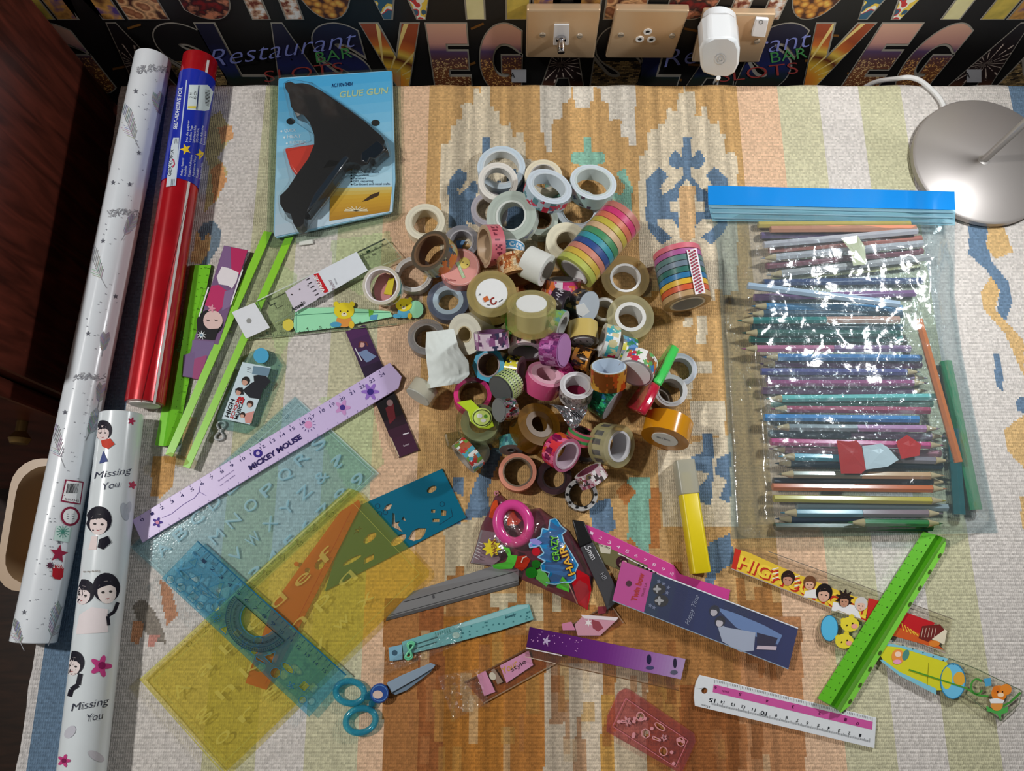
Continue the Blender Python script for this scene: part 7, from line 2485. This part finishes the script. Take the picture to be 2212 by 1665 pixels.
# ---- lime green folded ruler, right
t = flat_thing('scale_ruler', 'lime green fold-profile ruler with dotted edge lying across the head-printed ruler', 'ruler', [(1992, 1148), (2046, 1164), (1815, 1540), (1765, 1508)])
mb = MB()
ridge_bar(mb, [((1994, 1148), (1766, 1508), 0.0095), ((2022, 1155), (1794, 1522), 0.0115), ((2030, 1158), (1802, 1526), 0.008), ((2038, 1161), (1808, 1530), 0.0125), ((2044, 1164), (1815, 1538), 0.0075)],
          [(98, 186, 36), (66, 140, 20), (78, 156, 26), (120, 204, 60)])
mb.build('bar', 'satin', t)
pl = plane3((1994, 1148, 0.0095), (1766, 1508, 0.0095), (2022, 1155, 0.0115))
q = Quad((1994, 1148), (1766, 1508), (1794, 1522), (2022, 1155))
mb = MB()
for i in range(24):
    u = (i + 0.6) / 24.5
    mb.flat(pl, q.ell(u, 0.74, 0.0030, 0.045, 8), (24, 60, 8), 0.0003)
    mb.line(pl, q(u, 0.03), q(u, 0.18), 0.8, (36, 84, 14), 0.0003)
    if i % 2 == 0:
        mb.flat(pl, q.ell(u, 0.36, 0.002, 0.03, 8), (50, 110, 20), 0.0003)
mb.build('ruler_marks', 'print', t)
MB().prism(Z(0.0077), [(2036, 1176), (2044, 1168), (2040, 1190), (1836, 1524), (1816, 1540), (1812, 1530)], -0.0012, 0, (126, 206, 70), [ell(2030 - i * 19.5, 1208 - 1 + i * 31.5, 4.2, 6.5, 30, 12) for i in range(10) if i not in (4, 5)][:0]).build('slotted_flange', 'satin', t)
for i in range(10):
    if i not in (4, 5):
        MB().flat(Z(0.0078), ell(2030 - i * 21.5, 1200 + i * 35, 3.4, 6, 30, 12), (70, 90, 40), 0.0002).build('slot', 'print', t)

# ---- white ruler
poly = PP(C4, 95, 1020, 1250, 1300, 1237, 1500, 65, 1222, 58, 1170, 62, 1110, 75, 1060)
t = flat_thing('ruler', 'short white fifteen centimetre ruler with pink inch band, near bottom right', 'ruler', poly)
PL = Z(0.0032)
MB().prism(PL, poly, -0.0026, 0, (226, 230, 234), [ell(*C4(127, 1124), 6.6)]).build('strip', 'satin', t, bevel=0.0004)
mb = MB()
H = 0.0002
mb.flat(PL, PP(C4, 186, 1082, 1225, 1326, 1220, 1378, 180, 1132), (206, 90, 160), H)
for i in range(151):
    f = i / 150
    x0, y0 = 1205 - 1030 * f, 1460 - 245 * f
    l = 26 if i % 10 == 0 else (20 if i % 5 == 0 else 13)
    mb.line(PL, C4(x0, y0), C4(x0 + 0.6, y0 - l), 0.7, (40, 44, 50), H)
for i in range(97):
    f = i / 96
    x0, y0 = 192 + 1030 * f, 1050 + 248 * f
    l = 26 if i % 8 == 0 else 15
    mb.line(PL, C4(x0, y0), C4(x0 - 0.6, y0 + l), 0.7, (60, 60, 66), H)
for n, x, y in [(15, 180, 1182), (14, 246, 1196), (13, 314, 1212), (12, 381, 1227), (11, 450, 1246), (10, 516, 1266), (9, 597, 1282), (8, 665, 1298), (7, 735, 1316), (6, 800, 1333), (5, 873, 1349), (4, 940, 1365), (3, 1008, 1382), (2, 1075, 1399), (1, 1145, 1414)]:
    w_ = 20 if n in (10, 15) else (12 if n > 9 else 7)
    hh_ = 9 if n in (10, 15) else 6.5
    mb.text(PL, str(n), C4(x + w_, y - 8 + w_ * 0.24), C4(x - w_, y - 8 - w_ * 0.24), hh_, (34, 38, 44), H, 0.02)
mb.text(PL, '15cm', C4(162, 1224), C4(110, 1210), 4.5, (34, 38, 44), H)
for n, x, y in [(6, 200, 1104), (5, 362, 1146), (4, 538, 1190), (3, 707, 1228), (2, 880, 1270), (1, 1050, 1312), (0, 1128, 1338)]:
    mb.text(PL, str(n), C4(x + 8, y - 8), C4(x - 8, y - 12), 7, (90, 30, 70), H + 0.0002, 0.01)
mb.text(PL, 'inch', C4(285, 1128), C4(245, 1118), 5, (90, 30, 70), H + 0.0002)
mb.build('ruler_print', 'print', t)

# ---- small scissors with blue loops
t = thing('scissors', 'small child scissors with see-through blue loops and a round blue badge', 'scissors', Z(0).at(810, 1500))
PL = Z(0.005)
for cx, cy, rx, ry, rot, lab in ((756, 1495, 31, 24, 8, ''), (779, 1556, 33, 26, -18, '')):
    pts = [Z(0.0052).at(*p) for p in ell(cx, cy, rx, ry, rot, 30)]
    MB().tube(pts, 0.0029, (64, 180, 214), 12, cyclic=True).build('finger_loop', M.setdefault('bluegel', clear_mat('blue_gel_plastic', 0.28, 0.12)), t, smooth=True)
MB().prism(PL, [(786, 1500), (800, 1490), (812, 1500), (806, 1512), (788, 1512)], -0.002, 0.003, (40, 150, 186)).build('neck', M['bluegel'], t, bevel=0.001)
MB().prism(PL, [(795, 1532), (806, 1528), (816, 1510), (806, 1506), (796, 1516)], -0.004, 0.001, (40, 150, 186)).build('neck', M['bluegel'], t, bevel=0.001)
MB().prism(PL, PP(C5, 560, 1060, 700, 990, 960, 880, 1002, 900, 985, 925, 800, 1040, 605, 1150), -0.0002, 0.0012, (150, 170, 190)).build('blade', 'metal', t, bevel=0.0003)
MB().prism(PL, PP(C5, 600, 1150, 800, 1045, 1000, 905, 960, 960, 900, 1010, 740, 1130, 640, 1170), -0.003, -0.0014, (120, 140, 160)).build('blade', 'metal', t, bevel=0.0003)
MB().lathe(PL.at(820, 1497, 0.003), (0, 0, 1), [(0, 0.0082), (0.0012, 0.0086), (0.0024, 0.0078), (0.0024, 0.0001)], (36, 76, 150), 32, closed=False).build('badge', 'gloss', t, smooth=True)
mb = MB()
mb.flat(PL, ell(816, 1500, 11, 9), (214, 190, 176), 0.0056)
mb.loop(PL, ell(820, 1497, 17, 17), 1.6, (90, 140, 200), 0.0056)
mb.build('badge_print', 'print', t)

# ================================================================== ZIP BAG OF PENCILS
def B1(x, y): return (1500 + x / 3.352, 380 + y / 3.352)
def B2(x, y): return (1500 + x / 3.352, 760 + y / 3.352)


WOODC = (206, 176, 132)


def pencil(label, f, x0, y0, x1, y1, c1, tips='', c2=None, z=0.006, r=0.0040, split=0.5):
    A, B = Z(z).at(*f(x0, y0)), Z(z).at(*f(x1, y1))
    ax = (B - A).normalized()
    L = (B - A).length
    t = thing('pencil', label, 'pencil', ((A + B) / 2).to_tuple(), 'coloured pencils in the zip bag')
    cone = 0.015
    a0 = cone if 'L' in tips else 0.0
    a1 = L - (cone if 'R' in tips else 0.0)
    if c2:
        m_ = a0 + (a1 - a0) * split
        MB().lathe(A + ax * a0, ax, [(0, r), (m_ - a0, r)], c1, 6, closed=False, cap=True).build('shaft', 'gloss', t, bevel=0.0003)
        MB().lathe(A + ax * m_, ax, [(0, r), (a1 - m_, r)], c2, 6, closed=False, cap=True).build('shaft', 'gloss', t, bevel=0.0003)
    else:
        MB().lathe(A + ax * a0, ax, [(0, r), (a1 - a0, r)], c1, 6, closed=False, cap=True).build('shaft', 'gloss', t, bevel=0.0003)
    for k, o, d, c in (('L', A, ax, c1), ('R', B, -ax, c2 or c1)):
        if k in tips:
            wc = MB().lathe(o + d * 0.004, d, [(0, r * 0.28), (cone - 0.004, r)], WOODC, 16, closed=False, cap=True).build('wooden_cone', 'matte', t, smooth=True)
            MB().lathe(o, d, [(0, 0.0003), (0.0042, r * 0.30)], tuple(x * 0.8 for x in c), 12, closed=False, cap=True).build('lead_tip', 'satin', wc, smooth=True)
    return t


lo, hi = 0.0062, 0.0142
rows = [
    ('pale gold pencil, the topmost one under the blue zip', B1, 460, 355, 1560, 350, (222, 190, 100), '', None, lo),
    ('salmon pencil just below the pale gold one', B1, 550, 388, 1600, 380, (222, 150, 120), '', None, hi),
    ('purple-grey pencil below the salmon one at the zip end', B1, 480, 432, 1580, 420, (120, 96, 136), '', None, lo),
    ('silver-white pencil slanting above the brick-pink one', B1, 500, 500, 1610, 400, (214, 200, 206), '', None, hi),
    ('brick-pink pencil in the upper bundle', B1, 540, 535, 1640, 455, (206, 124, 110), '', None, lo),
    ('silver pencil with sharpened left end in the upper bundle', B1, 482, 598, 1650, 490, (206, 196, 200), 'L', None, hi),
    ('mauve-red pencil between the two silver ones', B1, 520, 652, 1650, 545, (150, 84, 96), '', None, lo),
    ('grey-silver pencil lowest in the slanted upper bundle', B1, 522, 718, 1700, 590, (196, 186, 184), 'L', None, hi),
    ('thin pale yellow pencil under the upper bundle', B1, 560, 745, 1620, 640, (226, 214, 150), '', None, lo),
    ('dark blue pencil under the crinkled wrap', B1, 500, 772, 1650, 760, (60, 76, 124), '', None, lo),
    ('ice blue pencil lying askew on the others', B1, 385, 795, 1480, 930, (196, 206, 226), '', None, 0.0222),
    ('violet pencil under the askew ice blue one', B1, 430, 880, 1600, 850, (150, 96, 150), '', None, lo),
    ('blue pencil sharpened at its left end, near the middle of the bag', B1, 410, 942, 1500, 960, (70, 140, 190), 'L', None, lo),
    ('dark slate pencil with a short left point', B1, 390, 996, 1500, 1005, (60, 84, 104), 'L', None, lo),
    ('pencil with teal left half and salmon right half', B1, 312, 1048, 1480, 1040, (30, 130, 124), 'L', (214, 160, 140), hi),
    ('dark petrol pencil below the teal and salmon one', B1, 410, 1092, 1500, 1098, (40, 84, 96), '', None, lo),
    ('dark green pencil with sharpened left end', B1, 342, 1136, 1480, 1142, (40, 96, 84), 'L', None, hi),
    ('sea green pencil above the two-tone pink one', B1, 400, 1182, 1500, 1180, (50, 140, 130), '', None, lo),
    ('pencil with rose left half and mauve right half', B1, 340, 1250, 1560, 1250, (214, 120, 156), 'L', (150, 110, 150), hi),
    ('cornflower blue pencil with sharpened left end', B2, 490, 38, 1640, 45, (70, 130, 190), 'L', None, hi),
    ('dark magenta pencil under the cornflower blue one', B2, 470, 86, 1640, 95, (130, 70, 120), 'L', None, lo),
    ('indigo pencil with sharpened right end', B2, 480, 142, 1640, 146, (96, 90, 150), 'R', None, hi),
    ('lavender pencil with sharpened right end', B2, 520, 190, 1690, 190, (176, 150, 186), 'R', None, lo),
    ('plum pink pencil below the lavender one', B2, 530, 226, 1690, 225, (170, 80, 130), 'R', None, hi),
    ('dusky mauve pencil above the mint one', B2, 490, 280, 1690, 282, (150, 104, 140), 'R', None, lo),
    ('mint green pencil sharpened on the left', B2, 520, 338, 1740, 326, (120, 206, 200), 'L', None, hi),
    ('sage green pencil directly below the mint one', B2, 560, 372, 1720, 375, (110, 176, 156), '', None, lo),
    ('crimson pencil in the lower half of the bag', B2, 552, 412, 1700, 424, (180, 60, 96), 'L', None, hi),
    ('bright blue pencil in the lower half of the bag', B2, 505, 474, 1620, 486, (60, 140, 206), '', None, hi),
    ('two-tone pencil, grey left and orchid pink right, both ends sharpened', B2, 568, 545, 1780, 556, (150, 156, 160), 'LR', (206, 140, 186), hi),
    ('slate pencil between the orchid and the hot pink ones', B2, 540, 590, 1820, 612, (70, 84, 100), 'R', (140, 110, 140), lo),
    ('hot pink pencil with its point at the right', B2, 552, 650, 1810, 678, (222, 66, 136), 'R', None, hi),
    ('rose pencil with its point at the left, under the red sticker', B2, 538, 700, 1780, 735, (196, 130, 146), 'L', None, lo),
    ('two-tone pencil, sky blue left and mauve-grey right', B2, 608, 756, 1850, 788, (90, 176, 200), 'LR', (150, 136, 144), hi),
    ('dark navy pencil with a blunt wooden left end', B2, 580, 806, 1790, 822, (44, 60, 84), 'L', None, lo),
    ('two-tone pencil, olive grey left and peach right, both ends sharpened', B2, 598, 885, 1812, 896, (146, 140, 116), 'LR', (222, 170, 124), hi),
    ('black-purple pencil in the gap above the orange one', B2, 570, 934, 1830, 942, (50, 44, 60), 'R', None, lo),
    ('orange pencil near the lower end of the bag', B2, 565, 976, 1830, 992, (226, 110, 50), 'R', None, hi),
    ('yellow pencil near the lower end of the bag', B2, 572, 1060, 1822, 1078, (214, 186, 60), 'R', None, hi),
    ('silver hatched pencil below the yellow one', B2, 740, 1120, 1830, 1126, (150, 160, 166), '', None, lo),
    ('two-tone pencil, steel blue left and brown-mauve right, both ends sharpened', B2, 620, 1164, 1800, 1170, (90, 140, 160), 'LR', (150, 120, 126), hi),
    ('dark blue pencil beside the short green one', B2, 582, 1208, 1220, 1216, (36, 60, 96), 'L', None, lo),
    ('green pencil lowest in the bag with two sharpened ends', B2, 1112, 1234, 1800, 1242, (50, 130, 76), 'LR', None, hi),
    ('dark forest green pencil at the very bottom of the bag', B2, 580, 1262, 1720, 1268, (30, 70, 60), '', None, lo),
]
PENC = []
for lab, f, x0, y0, x1, y1, c, tips, c2, z in rows:
    PENC.append(pencil(lab, f, x0, y0, x1, y1, c, tips, c2, z))
pencil('orange pencil standing crosswise at the right ends of the others', B1, 1622, 1040, 1912, 2075, (222, 120, 60), '', None, 0.0225)
pencil('thick green crayon along the right side of the bag', B2, 1815, 70, 2035, 1145, (30, 140, 90), '', None, 0.007, 0.0062)
pencil('dark teal marker behind the green crayon', B2, 1868, 560, 1915, 1180, (20, 96, 100), '', None, 0.007, 0.0060)

bag = thing('zip_bag', 'large clear zip bag with blue zip strip, full of coloured pencils', 'bag', Z(0).at(1820, 780))
BL = [(402, 1529), (445, 1530), (480, 1540), (560, 1552), (700, 1558), (850, 1568), (1000, 1575), (1162, 1580)]
BR = [(417, 2062), (455, 2064), (500, 2062), (640, 2062), (760, 2078), (900, 2106), (1050, 2136), (1150, 2156)]


def bagq(u, v):
    yl = 402 + (1164 - 402) * v
    yr = 415 + (1150 - 415) * v
    xl = np.interp(yl, [a for a, b in BL], [b for a, b in BL])
    xr = np.interp(yr, [a for a, b in BR], [b for a, b in BR])
    return xl + (xr - xl) * u, yl + (yr - yl) * u


def sm(x, a, b):
    t_ = min(max((x - a) / (b - a), 0), 1)
    return t_ * t_ * (3 - 2 * t_)


def lift(u, v):
    return 0.0118 * sm(u, 0.80, 0.92) * (1 - sm(v, 0.10, 0.22))


def bag_h(u, v):
    e = sm(u, 0, 0.16) * sm(1 - u, 0, 0.10) * sm(v, 0.045, 0.16) * sm(1 - v, 0, 0.05)
    n1 = noise.noise(Vector((u * 7, v * 7, 1.7)))
    n2 = noise.noise(Vector((u * 19, v * 15, 4.7)))
    n3 = abs(noise.noise(Vector((u * 11 + v * 4, v * 26, 7.7))))
    return 0.0015 + lift(u, v) + e * 0.0275 + (0.0024 * n1 + 0.0012 * n2 + 0.0016 * n3) * (0.25 + e)


NU, NV = 90, 120
for nm, mat, hf, col in (('back_sheet', 'film', lambda u, v: 0.0008 + lift(u, v), (246, 248, 250)), ('front_sheet', None, bag_h, (196, 220, 226))):
    P = []
    nu, nv = (NU, NV) if nm == 'front_sheet' else (24, 30)
    for j in range(nv + 1):
        for i in range(nu + 1):
            x, y = bagq(i / nu, j / nv)
            P.append(Z(hf(i / nu, j / nv)).at(x, y))
    fs = [(j * (nu + 1) + i, (j + 1) * (nu + 1) + i, (j + 1) * (nu + 1) + i + 1, j * (nu + 1) + i + 1) for j in range(nv) for i in range(nu)]
    MB().add(P, fs, col).build(nm, mat or M.setdefault('bagfilm', clear_mat('milky_bag_film', 0.06, 0.10, bump=0.35, bscale=70, gloss=1.2)), bag, smooth=True, angle=80)
# zip strip and its ridges


def zipband(v0, v1, z0, amp, col, nm, mat, nseg=60, rows_=4):
    P = []
    for j in range(rows_ + 1):
        v = v0 + (v1 - v0) * j / rows_
        for i in range(nseg + 1):
            u = i / nseg
            x, y = bagq(u, v)
            P.append(Z(z0 + lift(u, v) + amp * sin(u * 9 + v * 20) + 0.0008 * noise.noise(Vector((u * 12, v * 8, 2)))).at(x, y))
    n_ = nseg + 1
    fs = [(j * n_ + i, (j + 1) * n_ + i, (j + 1) * n_ + i + 1, j * n_ + i + 1) for j in range(rows_) for i in range(nseg)]
    MB().add(P, fs, col).build(nm, mat, bag, smooth=True)


zipband(-0.002, 0.052, 0.0052, 0.0012, (28, 140, 226), 'zip_strip', 'gloss')
zipband(0.053, 0.098, 0.0056, 0.0010, (150, 206, 226), 'pale_band', M.setdefault('palezip', clear_mat('pale_blue_zip_plastic', 0.5, 0.15, gloss=1.6)))
for v in (0.060, 0.075, 0.090):
    pts = []
    for i in range(41):
        x, y = bagq(i / 40 * 0.98 + 0.01, v)
        pts.append(Z(0.0066 + lift(i / 40, v) + 0.0010 * sin(i / 40 * 9 + v * 20)).at(x, y))
    MB().tube(pts, 0.0009, (176, 214, 230), 6).build('zip_ridge', M['palezip'], bag, smooth=True)

# crinkled inner wrap over the pencils with scraps of red and white tape
iw = thing('cellophane_wrap', 'crinkled clear cellophane sleeve with red and white sticker, over the pencils', 'wrap', Z(0.02).at(1830, 770))
P = []
q = Quad((1664, 505), (2004, 520), (2046, 985), (1655, 1010))
nu, nv = 70, 90
for j in range(nv + 1):
    for i in range(nu + 1):
        u, v = i / nu, j / nv
        x, y = q(u, v)
        k = 1.0 + 0.9 * (1 - v)
        h = 0.0208 + 0.0010 * k * noise.noise(Vector((u * 26, v * 34, 3.3))) + 0.0008 * k * noise.noise(Vector((u * 55, v * 70, 9.3))) + (0.004 if 0.28 < v < 0.5 else 0) * 0.6
        P.append(Z(h).at(x, y))
fs = [(j * (nu + 1) + i, (j + 1) * (nu + 1) + i, (j + 1) * (nu + 1) + i + 1, j * (nu + 1) + i + 1) for j in range(nv) for i in range(nu)]
MB().add(P, fs, (250, 252, 254)).build('sleeve', 'crinkle', iw)
for pts, c, nm in [(PP(B2, 1030, 640, 1120, 648, 1175, 640, 1212, 690, 1242, 850, 1210, 880, 1062, 880), (196, 50, 50), 'red_tape'), (PP(B2, 1215, 680, 1300, 672, 1350, 660, 1400, 690, 1480, 780, 1400, 830, 1242, 852), (214, 222, 228), 'white_sticker'),
                   (PP(B2, 1460, 650, 1540, 600, 1600, 640, 1640, 670, 1630, 750, 1500, 775), (206, 46, 46), 'red_tape'), (PP(B1, 1060, 450, 1180, 430, 1235, 510, 1245, 640, 1150, 650, 1130, 540), (214, 206, 170), 'yellowed_tape')]:
    n_ = len(pts)
    cxx, cyy = mid(pts)
    P = [Z(0.0238 + 0.0009 * noise.noise(Vector((x * 0.1, y * 0.1, 1)))).at(x, y) for x, y in pts] + [Z(0.0238 + 0.0009 * noise.noise(Vector((x * 0.13, y * 0.1, 2)))).at(cxx + (x - cxx) * 0.5, cyy + (y - cyy) * 0.5) for x, y in pts] + [Z(0.0244).at(cxx, cyy)]
    fs = [(i, (i + 1) % n_, n_ + (i + 1) % n_, n_ + i) for i in range(n_)] + [(n_ + i, n_ + (i + 1) % n_, 2 * n_) for i in range(n_)]
    MB().add(P, fs, c).build(nm, 'gloss', iw)

# ================================================================== CANDY BAG
t = thing('candy_bag', 'glossy candy packet with pink ring handle, blue splash and green lettering', 'candy', Z(0).at(1170, 1190))
outline = PP(C8, 370, 90, 430, 110, 560, 230, 780, 300, 930, 280, 1100, 410, 1290, 560, 1480, 830, 1620, 1130, 1580, 1330, 1540, 1590, 1400, 1510, 1000, 1330, 560, 1140, 300, 1030, 30, 990, 90, 830, 180, 500, 270, 330, 330, 180)
cx_, cy_ = mid(outline)


def dome_h(k):
    return 0.0012 + 0.020 * (1 - k * k) ** 0.7 if k < 1 else 0.0012


def dome(mb, pts, col, base=False):
    n_ = len(pts)
    ks = (1.0, 0.93, 0.82, 0.66, 0.45, 0.22)
    P = []
    for k in ks:
        for i, (x, y) in enumerate(pts):
            X, Y = cx_ + (x - cx_) * k, cy_ + (y - cy_) * k
            P.append(Z(dome_h(k) + 0.0012 * noise.noise(Vector((X * 0.06, Y * 0.06, 3))) * (1 if k < 1 else 0)).at(X, Y))
    P.append(Z(dome_h(0)).at(cx_, cy_))
    fs = []
    for r_ in range(len(ks) - 1):
        for i in range(n_):
            j = (i + 1) % n_
            fs.append((r_ * n_ + i, r_ * n_ + j, (r_ + 1) * n_ + j, (r_ + 1) * n_ + i))
    b0 = (len(ks) - 1) * n_
    for i in range(n_):
        fs.append((b0 + i, b0 + (i + 1) % n_, len(P) - 1))
    return mb.add(P, fs, col)


# dense outline for a smooth pillow
dense = []
for i in range(len(outline)):
    a_, b_ = outline[i], outline[(i + 1) % len(outline)]
    for k in range(4):
        dense.append((a_[0] + (b_[0] - a_[0]) * k / 4, a_[1] + (b_[1] - a_[1]) * k / 4))
MB().prism(Z(0.0012), outline, -0.0008, 0.0, (110, 40, 60)).build('back_sheet', 'print', t)
PLI = Z(0.012)
# contents seen through the film
pts = [Z(0.014).at(*C8(590 + 190 * cos(a_) * 1.05 - 30 * sin(a_), 480 + 235 * sin(a_) + 60 * cos(a_))) for a_ in np.linspace(0, 2 * pi, 36, endpoint=False)]
MB().tube(pts, 0.0052, (222, 72, 150), 12, cyclic=True).build('ring_handle', 'gloss', t, smooth=True, label='pink plastic ring handle')
for nm, p, c in [('orange_sweets', PP(C8, 330, 190, 380, 170, 400, 300, 330, 420, 270, 400, 300, 260), (206, 76, 30)), ('orange_sweets', PP(C8, 500, 330, 570, 260, 640, 400, 700, 440, 640, 500, 510, 510), (206, 80, 30)),
                 ('white_toy', PP(C8, 425, 190, 480, 260, 500, 340, 460, 450, 420, 400), (226, 216, 220))]:
    MB().prism(PLI, p, -0.006, -0.001, c).build(nm, 'gloss', t, bevel=0.001)
MB().prism(Z(0.0035), PP(C8, 170, 560, 400, 600, 430, 930, 320, 1020, 40, 985, 100, 830), 0, 0.0005, (150, 146, 150)).build('printed_panel', 'print', t)
PT_ = Z(0.0195)


class DomeSurf:
    n = Vector((0, 0, 1))

    def at(s, x, y, h=0.0):
        k = 0.0
        dx, dy = x - cx_, y - cy_
        best = 1.0
        for (ax_, ay_), (bx_, by_) in zip(outline, outline[1:] + outline[:1]):
            den = (dx * (by_ - ay_) - dy * (bx_ - ax_))
            if abs(den) < 1e-9:
                continue
            tt = ((ax_ - cx_) * (by_ - ay_) - (ay_ - cy_) * (bx_ - ax_)) / den
            ss = ((ax_ - cx_) * dy - (ay_ - cy_) * dx) / den
            if tt > 0 and -1e-6 <= ss <= 1 + 1e-6:
                k = max(k, 1 / tt)
        k = min(k, 1.0)
        return Z(dome_h(k) + 0.0006 + h).at(x, y)


DS = DomeSurf()
mb = MB()
H = 0.0
splash = PP(C8, 1060, 430, 1130, 415, 1200, 510, 1270, 570, 1210, 620, 1240, 720, 1330, 860, 1420, 1010, 1380, 1100, 1385, 1190, 1320, 1240, 1240, 1230, 1120, 1260, 1010, 1240, 1050, 1110, 950, 1080, 940, 1010, 1000, 960, 900, 910, 980, 860, 930, 760, 800, 790, 790, 740, 940, 640, 960, 540, 1040, 560)
mb.flat(DS, splash, (24, 130, 190), H)
mb.loop(DS, splash, 2.6, (150, 200, 226), H + 0.0003)
mb.flat(DS, PP(C8, 1340, 1250, 1400, 1180, 1400, 1060, 1560, 1150, 1590, 1330, 1540, 1590, 1420, 1510), (196, 16, 30), H)
mb.flat(DS, PP(C8, 1150, 1270, 1220, 1160, 1310, 1260, 1300, 1360, 1140, 1300), (90, 200, 60), H + 0.0002)
mb.flat(DS, PP(C8, 930, 1060, 1010, 1120, 1060, 1230, 1010, 1290, 880, 1190, 880, 1080), (110, 200, 90), H + 0.0002)
mb.flat(DS, ell(*C8(820, 1110), 13, 12), (30, 130, 30), H + 0.0004)
mb.flat(DS, ell(*C8(880, 1000), 10, 9), (30, 110, 30), H + 0.0004)
mb.flat(DS, PP(C8, 640, 900, 740, 890, 810, 940, 760, 1040, 700, 1090, 600, 1040), (190, 50, 26), H + 0.0002)
mb.path(DS, [C8(690, 980), C8(710, 920), C8(760, 900)], 2.4, (236, 206, 190), H + 0.0005)
mb.flat(DS, PP(C8, 450, 770, 540, 800, 560, 880, 640, 890, 610, 1000, 570, 1060, 340, 1070, 320, 1010, 490, 970, 520, 900), (96, 210, 70), H + 0.0002)
mb.flat(DS, ell(*C8(880, 840), 9), (190, 24, 40), H + 0.0005)
mb.flat(DS, PP(C8, 800, 680, 870, 670, 960, 720, 880, 790, 790, 790), (150, 140, 214), H + 0.0002)
mb.text(DS, 'CRAZY', C8(1185, 965), C8(1150, 620), 16, (24, 60, 50), H + 0.0004, 0.06)
mb.text(DS, 'CRAZY', C8(1183, 960), C8(1148, 625), 15, (110, 196, 60), H + 0.0007, 0.015)
mb.text(DS, 'HAIR', C8(1385, 1130), C8(1250, 740), 17, (80, 24, 30), H + 0.0004, 0.06)
mb.text(DS, 'HAIR', C8(1383, 1125), C8(1248, 745), 16, (230, 180, 60), H + 0.0007, 0.015)
mb.flat(DS, star(*C8(310, 790), 21, 13, 9, 10), (226, 206, 40), H + 0.0002)
mb.text(DS, 'NEW', C8(300, 700), C8(318, 880), 11, (120, 50, 40), H + 0.0005, 0.02)
for i in range(6):
    mb.line(DS, C8(70 + i * 14, 900 - i * 36), C8(150 + i * 10, 940 - i * 40), 1.4, (214, 210, 214), H + 0.0003)
mb.line(DS, C8(1300, 1260), C8(1410, 1510), 2.4, (206, 170, 150), H + 0.0004)
mb.build('bag_print', 'print', t)
dome(MB(), dense, (240, 196, 208)).build('film', M.setdefault('pinkfilm', clear_mat('pink_tinted_film', 0.05, 0.06, bump=0.5, bscale=110, gloss=1.6)), t, smooth=True, angle=80)
MB().tube([Z(0.003).at(*C8(372 + 22 * cos(a_), 90 + 26 * sin(a_))) for a_ in np.linspace(0, 2 * pi, 12, endpoint=False)], 0.0007, (226, 150, 170), 6, cyclic=True).build('hang_loop', 'gloss', t, smooth=True)
